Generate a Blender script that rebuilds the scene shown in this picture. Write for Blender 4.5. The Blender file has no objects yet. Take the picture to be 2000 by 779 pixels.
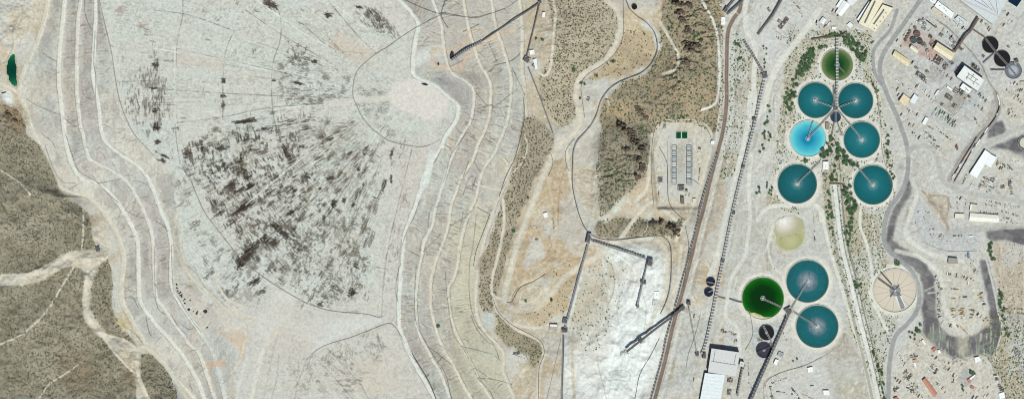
import bpy, math, random
import numpy as np
from mathutils import Vector
C = bpy.context.scene
COL = C.collection
R = math.radians
# ------------------------------------------------------------ camera, sky, sun, exposure
M = 1.5            # metres per photo pixel
H = 9000.0         # height of the survey camera
cam = bpy.data.cameras.new('camera'); co = bpy.data.objects.new('camera', cam); COL.objects.link(co)
co.location = (0, 0, H); co.rotation_euler = (0, 0, 0)
cam.sensor_width = 36; cam.lens = 36 * H / (2000 * M); cam.clip_start = 100; cam.clip_end = 60000
C.camera = co
SUN_EL, SUN_AZ = 60.0, 163.0      # azimuth clockwise from north (photo up)
wd = bpy.data.worlds.new('World'); C.world = wd; wd.use_nodes = True
nt = wd.node_tree; bg = nt.nodes['Background']
sky = nt.nodes.new('ShaderNodeTexSky'); sky.sky_type = 'NISHITA'; sky.sun_disc = False
sky.sun_elevation = R(SUN_EL); sky.sun_rotation = R(SUN_AZ)
nt.links.new(sky.outputs[0], bg.inputs[0]); bg.inputs[1].default_value = 0.06
sd = bpy.data.lights.new('sun', 'SUN'); so = bpy.data.objects.new('sun', sd); COL.objects.link(so)
sd.energy = 4.2; sd.angle = R(0.5); sd.color = (1.0, 0.98, 0.915)
az, el = R(SUN_AZ), R(SUN_EL)
sv = Vector((math.sin(az) * math.cos(el), math.cos(az) * math.cos(el), math.sin(el)))
so.rotation_euler = sv.to_track_quat('Z', 'Y').to_euler(); so.location = (0, 0, 3000)
C.view_settings.view_transform = 'Standard'; C.view_settings.look = 'None'
C.cycles.pixel_filter_type = 'BLACKMAN_HARRIS'; C.cycles.filter_width = 1.1
C.view_settings.exposure = 0.29; C.view_settings.gamma = 1; C.view_settings.use_curve_mapping = False
KA = 1.50          # display value of a white surface in this light

rng = np.random.default_rng(7); random.seed(7)
def lin(c):
    out = []
    for v in c[:3]:
        v = v / 255.0
        out.append(v / 12.92 if v <= 0.04045 else ((v + 0.055) / 1.055) ** 2.4)
    return out
def A(*c):         # albedo of a sunlit colour
    return np.array([min(0.85, v / KA) for v in lin((c[0] * .985, c[1] * 1.0, c[2] * .998))], dtype=np.float32)

# ------------------------------------------------------------ raster helpers on the terrain grid
ST = 1.0
xs = np.arange(-70, 2071, ST, dtype=np.float32); ys = np.arange(-70, 850, ST, dtype=np.float32)
NX, NY = len(xs), len(ys)
PX, PY = np.meshgrid(xs, ys)
def vn(x, y, seed=0):
    r = np.random.default_rng(seed + 991); T = r.random((257, 257)).astype(np.float32)
    T[256] = T[0]; T[:, 256] = T[:, 0]
    xi = np.floor(x); yi = np.floor(y); fx = (x - xi).astype(np.float32); fy = (y - yi).astype(np.float32)
    xi = xi.astype(np.int32) & 255; yi = yi.astype(np.int32) & 255
    fx = fx * fx * (3 - 2 * fx); fy = fy * fy * (3 - 2 * fy)
    a = T[yi, xi]; b = T[yi, xi + 1]; c = T[yi + 1, xi]; d = T[yi + 1, xi + 1]
    return (a + (b - a) * fx) * (1 - fy) + (c + (d - c) * fx) * fy
def fbm(x, y, seed=0, oc=4):
    s = 0; a = .5; t = 0
    for k in range(oc):
        s = s + a * vn(x * 2 ** k + 17.3 * k, y * 2 ** k + 9.1 * k, seed + k); t += a; a *= .5
    return s / t
def sst(a, b, x):
    t = np.clip((x - a) / (b - a), 0, 1); return t * t * (3 - 2 * t)
WX = (fbm(PX / 14, PY / 14, 301, 3) - .5) * 2; WY = (fbm(PX / 14, PY / 14, 333, 3) - .5) * 2
def ext(pts):       # carry a line on past the frame
    p = [tuple(map(float, q)) for q in pts]
    def e(a, b):
        if a[0] < 6 or a[0] > 1994 or a[1] < 6 or a[1] > 773:
            d = math.hypot(a[0] - b[0], a[1] - b[1]) or 1
            return (a[0] + (a[0] - b[0]) / d * 90, a[1] + (a[1] - b[1]) / d * 90)
    s = e(p[0], p[1]); t = e(p[-1], p[-2])
    return ([s] if s else []) + p + ([t] if t else [])
def smooth(pts, n=5):
    p = [np.array(q, float) for q in pts]
    if len(p) < 3: return [tuple(q) for q in p]
    out = []
    for i in range(len(p) - 1):
        a = p[max(i - 1, 0)]; b = p[i]; c = p[i + 1]; d = p[min(i + 2, len(p) - 1)]
        for k in range(n):
            t = k / n
            out.append(tuple(.5 * ((2 * b) + (c - a) * t + (2 * a - 5 * b + 4 * c - d) * t * t + (3 * b - a - 3 * c + d) * t ** 3)))
    out.append(tuple(p[-1])); return out
def bb(x0, y0, x1, y1):
    i0 = max(0, int((x0 + 70) / ST)); i1 = min(NX, int((x1 + 70) / ST) + 2)
    j0 = max(0, int((y0 + 70) / ST)); j1 = min(NY, int((y1 + 70) / ST) + 2)
    return slice(j0, max(j0, j1)), slice(i0, max(i0, i1))
def dist_line(pts, reach, wob=0.0):
    """distance to a polyline, only near it; returns slices and distance"""
    P_ = np.array(pts)
    S = bb(P_[:, 0].min() - reach, P_[:, 1].min() - reach, P_[:, 0].max() + reach, P_[:, 1].max() + reach)
    X = PX[S]; Y = PY[S]
    D = np.full(X.shape, 1e6, np.float32)
    if wob: X = X + WX[S] * wob; Y = Y + WY[S] * wob
    oj, oi = S[0].start, S[1].start
    rr = reach + wob * 1.2
    for a, b in zip(pts[:-1], pts[1:]):
        T = bb(min(a[0], b[0]) - rr, min(a[1], b[1]) - rr, max(a[0], b[0]) + rr, max(a[1], b[1]) + rr)
        L = (slice(T[0].start - oj if T[0].start > oj else 0, max(0, T[0].stop - oj)), slice(T[1].start - oi if T[1].start > oi else 0, max(0, T[1].stop - oi)))
        x = X[L]; y = Y[L]
        if x.size == 0: continue
        dx, dy = b[0] - a[0], b[1] - a[1]; q = dx * dx + dy * dy + 1e-9
        t = np.clip(((x - a[0]) * dx + (y - a[1]) * dy) / q, 0, 1)
        D[L] = np.minimum(D[L], np.hypot(x - a[0] - t * dx, y - a[1] - t * dy))
    return S, D
def inpoly(X, Y, poly):
    r = np.zeros(X.shape, bool); n = len(poly)
    for i in range(n):
        x0, y0 = poly[i]; x1, y1 = poly[(i + 1) % n]
        if y0 == y1: continue
        c = ((Y < y0) != (Y < y1)) & (X < (x1 - x0) * (Y - y0) / (y1 - y0) + x0)
        r ^= c
    return r
def mask_poly(poly, feather=2, wob=2.0):
    p = np.array(poly, float); f = feather + wob + 2
    S = bb(p[:, 0].min() - f, p[:, 1].min() - f, p[:, 0].max() + f, p[:, 1].max() + f)
    X = PX[S] + WX[S] * wob; Y = PY[S] + WY[S] * wob
    m = inpoly(X, Y, poly).astype(np.float32)
    if feather > 0:
        k = max(1, int(round(feather / ST)))
        for _ in range(2):
            for ax in (0, 1):
                q = np.pad(m, [(k, k) if a == ax else (0, 0) for a in (0, 1)], mode='edge')
                cs = np.cumsum(q, axis=ax, dtype=np.float64)
                cs = np.concatenate([np.zeros_like(np.take(cs, [0], axis=ax)), cs], axis=ax)
                n = m.shape[ax]
                m = ((np.take(cs, range(2 * k + 1, 2 * k + 1 + n), axis=ax) - np.take(cs, range(0, n), axis=ax)) / (2 * k + 1)).astype(np.float32)
    return S, m
COLR = np.zeros((NY, NX, 3), np.float32); LAB = np.zeros((NY, NX), np.uint8)
ROUGHM = np.zeros((NY, NX), np.float32)
def blend(S, m, col, a=1.0):
    m = (m * a)[..., None]; COLR[S] = COLR[S] * (1 - m) + col * m
def fill(poly, col, a=1.0, feather=2, wob=2.0, lab=None, noise=0, nsc=20, seed=0):
    S, m = mask_poly(poly, feather, wob)
    if noise: 
        n = fbm(PX[S] / nsc, PY[S] / nsc, 50 + seed, 4); m = m * (1 - noise + noise * sst(.35, .62, n))
    blend(S, m, A(*col), a)
    if lab is not None: LAB[S][m > .5] = lab
    return S, m
def line(pts, w, col, a=1.0, soft=1.0, wob=0.0, lab=None, sm=True, ex=True, brk=0, seed=0):
    p = ext(pts) if ex else [tuple(map(float, q)) for q in pts]
    if sm: p = smooth(p)
    S, D = dist_line(p, w / 2 + soft + 1, wob)
    m = 1 - sst(w / 2 - soft * .5, w / 2 + soft, D)
    if brk: m = m * (1 - brk + brk * sst(.4, .6, fbm(PX[S] / 9, PY[S] / 9, 70 + seed, 3)))
    blend(S, m, A(*col), a)
    if lab is not None: LAB[S][m > .5] = lab
    return S, m
def circ(cx, cy, r, n=40): return [(cx + r * math.cos(k * 2 * math.pi / n), cy + r * math.sin(k * 2 * math.pi / n)) for k in range(n)]
BRN0 = [(1449,2),(1444,22),(1432,38),(1423,58),(1420,90),(1419,160),(1419,200),(1414,245),(1405,285),(1390,340),(1376,400),(1362,450),(1348,510),(1338,550),(1324,600),(1311,650),(1300,700),(1288,745),(1279,779)]
L_PLANT, L_TOP, L_SLOPE, L_HILL, L_ROAD, L_WASTE, L_PAVE, L_BROWN, L_ORE = range(9)

# ------------------------------------------------------------ bench lines of the tailings dam
WB = [  # west side, from the toe to the crest, x by y
 [(95,0),(85,50),(70,90),(55,120),(42,155),(38,180),(50,210),(62,250),(80,290),(95,320),(108,350),(122,370),(150,381),(172,386),(190,400),(210,425),(228,455),(240,490),(242,520),(238,560),(240,590),(255,620),(275,655),(300,690),(340,735),(380,779)],
 [(127,0),(122,50),(117,100),(115,150),(119,200),(124,240),(127,265),(134,300),(145,330),(162,350),(190,360),(210,372),(230,395),(245,420),(260,445),(268,470),(271,500),(271,560),(276,592),(300,627),(330,662),(358,695),(385,740),(400,779)],
 [(158,0),(152,50),(150,120),(150,160),(152,200),(157,245),(163,265),(168,290),(176,312),(200,325),(225,338),(250,358),(265,380),(280,410),(292,440),(298,465),(300,490),(302,540),(306,580),(322,605),(347,640),(372,675),(390,692),(402,725),(420,779)],
 [(188,0),(186,60),(183,120),(183,155),(190,190),(195,230),(200,262),(206,276),(225,295),(255,315),(275,330),(288,345),(297,365),(310,400),(320,425),(330,450),(335,480),(334,530),(336,560),(350,590),(368,615),(385,640),(400,662),(420,700),(440,779)],
 [(194,0),(203,40),(214,85),(220,115),(224,145),(230,180),(238,210),(250,240),(262,262),(300,303),(330,322),(338,360),(342,400),(348,440),(356,480),(366,520),(385,560),(415,600),(440,640),(455,700),(465,779)]]
EB = [  # east side, from the crest down
 [(778,0),(790,12),(805,28),(817,50),(812,75),(808,100),(806,130),(812,152),(845,166),(872,187),(893,205),(895,220),(888,240),(872,262),(860,290),(845,310),(838,325),(828,345),(820,375),(812,400),(800,430),(790,460),(785,500),(781,560),(779,600),(781,640),(791,670),(810,710),(830,745),(850,779)],
 [(845,0),(862,50),(868,100),(880,140),(905,155),(922,170),(926,190),(923,215),(918,240),(905,262),(890,290),(878,320),(868,350),(858,385),(850,410),(845,440),(835,460),(826,485),(820,519),(814,560),(812,600),(816,640),(826,665),(842,695),(862,730),(880,779)],
 [(905,0),(912,40),(925,90),(940,130),(957,160),(958,200),(955,230),(944,262),(935,280),(925,310),(913,330),(900,350),(889,380),(881,400),(877,430),(873,450),(867,470),(858,492),(849,519),(843,545),(841,570),(842,600),(851,640),(866,680),(884,710),(902,745),(922,779)],
 [(960,0),(968,50),(985,100),(998,150),(997,190),(992,230),(982,262),(965,300),(945,330),(938,350),(932,380),(924,400),(915,420),(905,450),(898,490),(893,519),(886,545),(876,565),(878,600),(887,640),(902,672),(921,710),(938,745),(960,779)],
 [(1015,0),(1020,60),(1020,130),(1024,165),(1026,200),(1029,235),(1024,262),(1010,300),(998,330),(988,358),(974,388),(966,405),(958,435),(946,470),(936,519),(931,560),(930,600),(936,625),(951,650),(970,670),(984,690),(983,720),(990,740),(1005,779)]]
def xby(pts):
    a = np.array(pts, float); return np.interp(ys, a[:, 1], a[:, 0])
WX_ = [xby(p) for p in WB]; EX_ = [xby(p) for p in EB]
for L in (WX_, EX_):
    for k in range(1, 5): L[k] = np.maximum(L[k], L[k - 1] + 5)
ZW = [22, 38, 54, 70, 84]; ZE = [84, 69, 54, 40, 26]
natural = 14 + 34 * fbm(PX / 160, PY / 160, 5, 5)
Z = natural.copy()
GU = np.zeros_like(Z)      # 1 on dam slopes
SL = np.zeros_like(Z)      # index of the slope band
def setslope(bx, bz, flat=.16):
    global Z
    for k in range(4):
        a = bx[k][:, None]; b = bx[k + 1][:, None]
        m = (PX >= a) & (PX < b); t = (PX - a) / (b - a)
        h = bz[k] + (bz[k + 1] - bz[k]) * sst(flat, 1 - flat * .5, t) if bz[k] < bz[k + 1] else bz[k + 1] + (bz[k] - bz[k + 1]) * sst(flat, 1 - flat * .5, 1 - t)
        slope = np.gradient(bx[k], ys)[:, None]; slope = np.clip(slope, -1.3, 1.3)
        s = PY + slope * (PX - (a + b) / 2) + WX * 2.0
        s = s + (fbm(PX / 9, PY / 9, 140 + k, 2) - .5) * 4; g = vn(PX / 16 + k * 9, s / 2.0, 80 + k); g2 = vn(PX / 11 + k * 5, s / 3.4, 90 + k)
        env = np.clip(np.sin(np.clip(t, 0, 1) * math.pi), 0, 1) ** .6
        rough = sst(.3, .65, fbm(PX / 60, PY / 60, 120 + k, 2))
        gul = (sst(.55, .95, g) * .8 + sst(.7, .97, g2) * 1.3) * env * (.1 + .9 * rough)
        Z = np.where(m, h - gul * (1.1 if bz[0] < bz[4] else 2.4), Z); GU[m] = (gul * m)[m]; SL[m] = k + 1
setslope(WX_, ZW); setslope(EX_, ZE)
top = (PX >= WX_[4][:, None]) & (PX < EX_[0][:, None])
Z = np.where(top, 84 + (fbm(PX / 40, PY / 40, 9, 3) - .5) * 1.0, Z)
east = PX >= EX_[4][:, None]
# natural ground east of the dam falls to the plant
nat2 = 26 - 20 * sst(1030, 1420, PX) + (fbm(PX / 90, PY / 90, 15, 5) - .5) * 34 * (1 - sst(1330, 1450, PX)) * sst(0, 40, PX - EX_[4][:, None])
nat2 = nat2 + (fbm(PX / 60, PY / 60, 19, 4) - .5) * 2.5
Z = np.where(east, nat2, Z)
west = PX < WX_[0][:, None]
w0 = sst(0, 60, WX_[0][:, None] - PX)
Z = np.where(west, 22 * (1 - w0) + (8 + 50 * fbm(PX / 110, PY / 110, 5, 5) + 26 * fbm(PX / 26, PY / 22, 25, 4) - 6) * w0, Z)
# south: the dam runs out into a broad ramp
def raise_poly(poly, h, feather, wob=3):
    S, m = mask_poly(poly, feather, wob); Z[S] = Z[S] + h * m
def level_poly(poly, z, feather, wob=0):
    S, m = mask_poly(poly, feather, wob); Z[S] = Z[S] * (1 - m) + z * m
crag = 1 - np.abs(fbm(PX / 26 + PY / 60, PY / 14, 61, 5) - .5) * 2
crag2 = 1 - np.abs(fbm(PX / 13, PY / 9, 65, 4) - .5) * 2
for poly, h, c, f in [
   ([(1300,-60),(1405,-60),(1408,60),(1400,150),(1405,230),(1330,235),(1290,200),(1310,120),(1298,40)], 30, 22, 16),
   ([(1185,245),(1240,236),(1262,270),(1268,320),(1240,365),(1200,410),(1172,420),(1168,330)], 46, 20, 14),
   ([(1195,180),(1300,190),(1300,232),(1200,238)], 10, 8, 12),
   ([(1250,435),(1300,428),(1330,445),(1320,465),(1250,462)], 16, 16, 5),
   ([(1045,0),(1170,0),(1180,90),(1120,140),(1100,200),(1060,210),(1058,120)], 14, 5, 22)]:
    S, m = mask_poly(poly, f, 6); Z[S] += m * (h * .5 + h * .5 * fbm(PX[S] / 50, PY[S] / 50, 44, 3) + c * ((sst(.6, 1.0, crag[S]) - .3) * .45 * sst(.4, .6, fbm(PX[S] / 40, PY[S] / 40, 47, 2)) + .12 * (crag2[S] - .6)))
PLAT = [(1790,296),(1780,380),(1768,430),(1762,462),(1790,488),(1815,512),(1832,545),(1836,600),(1850,638),(1880,648),(1915,636),(1932,612),(1926,560),(1912,505),(1925,470),(1950,440),(2070,452),(2070,-70),(1835,-70),(1790,60),(1755,150),(1770,230)]
raise_poly(PLAT, 17, 9, 2)
Z0plant = sst(1380, 1440, PX)
Z = Z * (1 - .55 * Z0plant) + Z0plant * 4

def hs(px, py):
    fx = (px + 70) / ST; fy = (py + 70) / ST
    fx = min(max(fx, 0), NX - 1.001); fy = min(max(fy, 0), NY - 1.001)
    i, j = int(fx), int(fy); a, b = fx - i, fy - j
    return float((Z[j, i] * (1 - a) + Z[j, i + 1] * a) * (1 - b) + (Z[j + 1, i] * (1 - a) + Z[j + 1, i + 1] * a) * b)
def W(px, py, z):
    s = M * (H - z) / H; return Vector(((px - 1000) * s, (389.5 - py) * s, z))
def G(px, py, dz=0):
    return W(px, py, hs(px, py) + dz)
def pond(poly, depth, feather=2):
    p = np.array(poly); z = min(hs(*q) for q in poly)
    level_poly(poly, z - depth, feather); return z

# humps, berms and dumped heaps of the open ground
S, m = mask_poly([(1180,482),(1250,474),(1296,490),(1300,560),(1286,615),(1275,680),(1255,850),(1110,850),(1110,660),(1180,640),(1230,560)], 8, 5)
Z[S] += m * (5.0 * (1 - np.abs(fbm(PX[S] / 24, PY[S] / 30, 951, 3) - .5) * 4) + 2.2 * fbm(PX[S] / 6, PY[S] / 6, 955, 3))
Z += sst(20, 60, PX - EX_[4][:, None]) * (1.9 * (1 - np.abs(fbm(PX / 17, PY / 22, 961, 3) - .5) * 4) * .6 + 1.0 * (fbm(PX / 5, PY / 5, 965, 2) - .5))
# level the pads the tanks stand on
TANKS = [(1635,127,31),(1593,196,35),(1671,197,34.5),(1578,271,35),(1683,273,35.5),(1557,359,38.5),(1705,361,38.5),(1490,582,41),(1577,549,41.5),(1596,637,41.5),(1748,567,42),
         (1632,229,9.7),(1497,649,14.5),(1492,683,15),(1388,550,8.5),(1384,570,8.5),(1934,88,15.5),(1957,115,15.5),(1979,138,16),(2001,279,13),(1239,14,5)]
for x, y, r in TANKS: level_poly(circ(x, y, r + 4), hs(x, y), 3)
GREENPOND = [(25,105),(30,105),(30,120),(32,130),(33,155),(32,165),(28,167),(20,161),(16,155),(18,148),(13,145),(13,128),(16,118),(20,110)]
level_poly(circ(23, 136, 42), 30, 12); level_poly(GREENPOND, 27.0, 2)
OREPOND = [(1513,430),(1520,424),(1545,420),(1568,428),(1573,445),(1570,470),(1560,484),(1545,489),(1528,486),(1517,478),(1513,460)]
zp = hs(1543, 455); level_poly(circ(1543, 455, 36), zp, 4); level_poly(OREPOND, zp - 3, 4)
NAVY = [(1970,-4),(1999,-4),(1986,15),(1968,4)]
def flat_here(poly, pad=3):
    p = np.array(poly, float); c = p.mean(0); q = c + (p - c) * (1 + pad / max(6, np.abs(p - c).max()))
    level_poly([tuple(v) for v in q], hs(*c), 2)
flat_here([(1300,240),(1395,240),(1390,300),(1365,405),(1285,405),(1275,300)], 2)

# ------------------------------------------------------------ ground colours (what the ground is made of, no light or shade)
n1 = fbm(PX / 120, PY / 120, 200, 4); n2 = fbm(PX / 30, PY / 30, 210, 4); n3 = fbm(PX / 7, PY / 7, 220, 3); n4 = vn(PX / 2.6, PY / 2.6, 230)
base = A(198, 195, 186) * np.ones((NY, NX, 1), np.float32)
COLR[:] = base
def mixto(mask, col, amt):
    global COLR
    a = (mask * amt)[..., None]; COLR = COLR * (1 - a) + A(*col) * a
# plant side: pale grey, tan patches
LAB[:] = L_PLANT
mixto(sst(.45, .6, n1), (200, 196, 184), .45); mixto(sst(.5, .65, n2), (209, 208, 203), .5); mixto(sst(.55, .7, n3), (178, 172, 160), .25)
# hills west
def hill(mask, c1, c2, c3):
    mixto(mask, c1, 1.0); mixto(mask * sst(.42, .62, n1), c2, .8); mixto(mask * sst(.5, .7, n2), c3, .55); mixto(mask * sst(.55, .8, n3), (168, 158, 140), .35)
    LAB[mask > .5] = L_HILL
mid = ((PX > EX_[4][:, None]) & (PX < 1415)).astype(np.float32)
mixto(mid, (194, 180, 156), 1.0); mixto(mid * sst(.4, .62, n1), (190, 170, 142), .7); mixto(mid * sst(.5, .66, n2), (202, 193, 175), .6)
mixto(west.astype(np.float32), (203, 194, 177), 1.0); mixto(west * sst(.45, .6, n2), (192, 175, 146), .6)
# dam slopes
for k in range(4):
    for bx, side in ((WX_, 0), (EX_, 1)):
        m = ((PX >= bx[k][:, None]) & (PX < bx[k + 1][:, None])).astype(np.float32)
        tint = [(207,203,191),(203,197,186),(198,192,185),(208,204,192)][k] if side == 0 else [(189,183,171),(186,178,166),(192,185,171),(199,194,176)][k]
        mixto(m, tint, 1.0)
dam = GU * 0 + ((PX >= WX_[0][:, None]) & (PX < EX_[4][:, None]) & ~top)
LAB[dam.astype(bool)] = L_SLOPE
mixto(dam * sst(.46, .62, fbm(PX / 45, PY / 70, 240, 4)), (190, 196, 190), .6)
mixto(dam * sst(.54, .68, fbm(PX / 30, PY / 55, 244, 4)), (205, 192, 172), .5)
mixto(dam * sst(.52, .68, fbm(PX / 34, PY / 40, 248, 4)), (180, 174, 168), .5)
mixto(dam * sst(.55, .72, fbm(PX / 5, PY / 9, 250, 3)), (212, 209, 198), .4)
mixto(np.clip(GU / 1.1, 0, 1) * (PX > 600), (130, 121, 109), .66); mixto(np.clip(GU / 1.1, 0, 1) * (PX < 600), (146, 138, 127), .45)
mixto(dam * sst(.56, .74, n3), (156, 148, 136), .4); mixto(dam * sst(.6, .8, fbm(PX / 3, PY / 3, 252, 2)), (216, 213, 203), .35); mixto(dam * sst(.52, .66, fbm(PX / 16, PY / 30, 254, 3)), (166, 160, 154), .45)
eastlow = dam * (PX > 880) * sst(380, 470, PY)
mixto(eastlow, (197, 191, 165), .45)
# tailings top
topf = top.astype(np.float32); LAB[top] = L_TOP
CX, CY = 822.0, 190.0
rr_ = np.hypot(PX - CX, PY - CY); th = np.arctan2(PY - CY, PX - CX)
mixto(topf, (205, 208, 199), 1.0)
sector = np.floor((th + math.pi) / .155).astype(int); ring = np.searchsorted([135, 285, 385, 480, 590, 900], rr_)
rs = np.random.default_rng(3).random((64, 8))
sv_ = rs[sector % 64, ring % 8].astype(np.float32)
edge = sst(.5, .8, sv_)
mixto(topf * edge * (.6 + .4 * n2), (210, 203, 192), .55)
mixto(topf * (sv_ < .3), (205, 209, 202), .6)
mixto(topf * sst(.5, .66, n1), (206, 200, 190), .4)
mixto(topf * sst(700, 790, PX) * sst(250, 300, PY), (209, 200, 191), .6)
mixto(topf * sst(560, 620, PY), (205, 201, 192), .7); mixto(topf * sst(.6, .78, fbm(PX / 2.6, PY / 1.8, 264, 2)), (150, 146, 134), .4); mixto(topf * sst(.5, .62, fbm(PX / 30, PY / 20, 266, 3)) * sst(.5, .7, fbm(PX / 4, PY / 2.2, 268, 2)), (168, 162, 150), .5)
furr = vn(th * 60, rr_ / 1.7, 260); mixto(topf * sst(.6, .95, furr), (178, 176, 165), .28)
furr = vn(th * 260, rr_ / 12, 262); mixto(topf * sst(.6, .95, furr), (180, 178, 168), .25)

# stains of dark wet tailings
def stain(poly, dens, mode, dark=(66, 58, 50), seed=0, scale=1.0, feather=10, amt=.9):
    S, m = mask_poly(poly, feather, 6)
    x, y, r_, t_ = PX[S], PY[S], rr_[S], th[S]
    if mode == 'rad': q = vn(r_ / (6 * scale), t_ * 150 / scale, 400 + seed) * .55 + vn(r_ / (3.2 * scale), t_ * 260 / scale, 402 + seed) * .45
    elif mode == 'tan': q = vn(r_ / (2.9 * scale), t_ * 50 / scale, 410 + seed) * .6 + vn(r_ / (1.5 * scale), t_ * 120 / scale, 412 + seed) * .4
    else: q = vn(x / (3.2 * scale), y / (3.2 * scale), 420 + seed) * .5 + vn(x / (1.9 * scale), y / (1.9 * scale), 422 + seed) * .5
    clump = fbm(x / 22, y / 22, 430 + seed, 3)
    v = q * .5 + clump * .36 + fbm(x / 8, y / 8, 450 + seed, 3) * .42 + (m - 1) * .5
    th_ = np.quantile(v[m > .5], 1 - dens) if (m > .5).any() else 1
    al = sst(th_ - .03, th_ + .13, v) * m * (.72 + .28 * vn(r_ / 1.4, t_ * 40, 470))
    blend(S, al, A(*dark), amt)
stain([(440,228),(560,205),(690,205),(770,290),(745,420),(725,600),(640,612),(560,570),(480,520),(410,430),(350,330),(340,280)], .34, 'rad', seed=1, dark=(132,129,118), amt=.7, feather=22)
stain([(440,240),(560,235),(640,300),(600,420),(620,520),(560,560),(480,520),(400,410),(350,330),(345,270)], .30, 'tan', seed=2, dark=(66,57,48))
stain([(440,250),(640,240),(690,330),(640,420),(590,500),(540,545),(480,520),(400,410),(380,300)], .15, 'rad', seed=3, dark=(50,41,34), scale=1.5)
stain([(235,125),(300,120),(345,170),(345,230),(300,290),(262,250),(236,190)], .32, 'tan', seed=4, dark=(96,90,80), amt=.75)
stain([(530,85),(690,120),(700,205),(620,215),(530,212)], .3, 'rad', seed=5, dark=(96,89,78), amt=.75)
stain([(535,60),(640,95),(650,130),(560,130)], .2, 'iso', seed=6, dark=(100,92,80))
stain([(692,150),(760,175),(775,215),(800,280),(730,265),(690,205)], .34, 'rad', seed=7, dark=(110,104,92), amt=.7)
stain([(700,5),(738,10),(790,70),(760,88),(708,45)], .42, 'tan', seed=8, dark=(92,86,76))
stain([(640,620),(760,625),(770,700),(690,779),(520,779),(600,690)], .07, 'rad', seed=9, dark=(100,90,80))
stain([(390,560),(480,545),(530,580),(495,612),(440,600),(400,575)], .4, 'rad', seed=10, dark=(104,90,78), amt=.8)
stain([(400,460),(460,475),(520,530),(450,600),(420,560)], .34, 'rad', seed=11, dark=(98,90,80), amt=.7)
stain([(580,430),(750,400),(720,615),(640,610),(560,570)], .3, 'iso', seed=12, dark=(86,80,68), amt=.8)
stain([(750,330),(840,330),(800,420),(760,640),(735,600)], .06, 'iso', seed=13, dark=(140,130,118), amt=.7)
stain([(345,0),(530,0),(545,80),(460,60),(345,60)], .06, 'iso', seed=14, dark=(120,112,100), amt=.7)
def blob(x, y, w, h, ang=0, col=(50, 41, 34), a=.92, seed=0, rag=.75):
    r = max(w, h) + 4; S = bb(x - r, y - r, x + r, y + r); X = PX[S] - x; Y = PY[S] - y
    ca, sa = math.cos(R(ang)), math.sin(R(ang)); u = X * ca + Y * sa; v = -X * sa + Y * ca
    d = np.hypot(u / w, v / h) + (fbm(u / 5 + x, v / 1.8 + y, 500 + seed, 3) - .5) * 2.6 * rag
    blend(S, 1 - sst(.6, 1.05, d), A(*col), a)
for b in [(528,9,16,9,20),(304,127,8,5,0),(301,173,9,3,0),(303,216,5,8,0),(306,250,8,4,0),(308,278,8,5,0),(480,236,24,4,-8),(437,158,5,6,0),(437,187,6,5,0),(436,206,4,9,0),
   (536,157,6,3,0),(582,163,14,3,12),(475,406,32,7,-30),(452,362,10,8,-20),(468,372,13,4,-28),(490,364,14,3,-28),(480,500,12,22,45),(492,485,14,10,-40),(470,518,10,5,-40),
   (547,450,22,7,40),(520,465,8,8,0),(536,470,8,8,0),(568,415,12,4,-30),(645,348,9,5,0),(652,398,7,10,15),(632,425,5,5,0),(748,365,4,14,12),(765,300,3,8,8),(764,350,3,9,0),
   (688,572,10,5,0),(626,593,8,5,0),(702,723,7,6,0),(740,665,3,24,-14),(741,696,6,4,0),(365,300,8,10,0),(395,290,4,12,0),(438,325,5,16,-20),(470,315,7,10,0),(477,335,5,8,0),
   (432,290,10,5,0),(560,300,6,14,-25),(568,315,7,5,0),(430,415,3,8,-20),(495,550,14,6,-35),(510,570,16,5,-30),(640,30,9,6,0),(658,92,3,20,-45),(700,15,8,4,20),(615,120,8,4,10),
   (540,345,5,4,0),(575,345,8,3,-30),(600,345,7,6,0),(672,390,5,7,0),(690,400,5,4,0),(318,303,16,3,24),(316,313,10,4,24),(625,370,5,5,0),(700,330,4,4,0),(712,300,4,3,0)]:
    blob(*b, seed=int(b[0]) % 7)
for b in [(235,20,12,10),(275,50,12,7),(240,115,3,8)]: blob(*b, 0, (168,150,138), .7)
r6 = np.random.default_rng(66)
WEDGE = [(440,232),(560,212),(690,212),(760,290),(735,420),(715,600),(640,605),(560,562),(480,512),(410,425),(355,330),(350,285)]
def dashes(cx, cy, n, ang, sx, sy, l0, l1, col, al):
    for _ in range(n):
        u, v = r6.normal(0, sx), r6.normal(0, sy); ca, sa = math.cos(ang), math.sin(ang); x = cx + u * ca - v * sa; y = cy + u * sa + v * ca
        l = r6.uniform(l0, l1) / 2; a = ang + r6.normal(0, .06); line([(x - l * math.cos(a), y - l * math.sin(a)), (x + l * math.cos(a), y + l * math.sin(a))], r6.uniform(.6, 1.6), col, al * r6.uniform(.5, 1), .9, .6, ex=False)
k = 0
while k < 120:
    x, y = r6.uniform(350, 765), r6.uniform(215, 605)
    if not inpoly(np.array([x]), np.array([y]), WEDGE)[0]: continue
    wgt = math.exp(-((x - 490) ** 2 / 120 ** 2 + (y - 420) ** 2 / 120 ** 2)) + .35
    if r6.random() > wgt: continue
    k += 1; a = math.atan2(y - CY, x - CX); tang = (x < 600 and r6.random() < .7) or r6.random() < .15
    if tang: a += math.pi / 2
    dark = (58,47,38) if r6.random() < .35 * wgt + .1 else (102,90,74)
    dashes(x, y, int(r6.integers(5, 17)), a, 3, 4.5 if tang else 3, 4, 11 if tang else 16, dark, .8)
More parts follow.
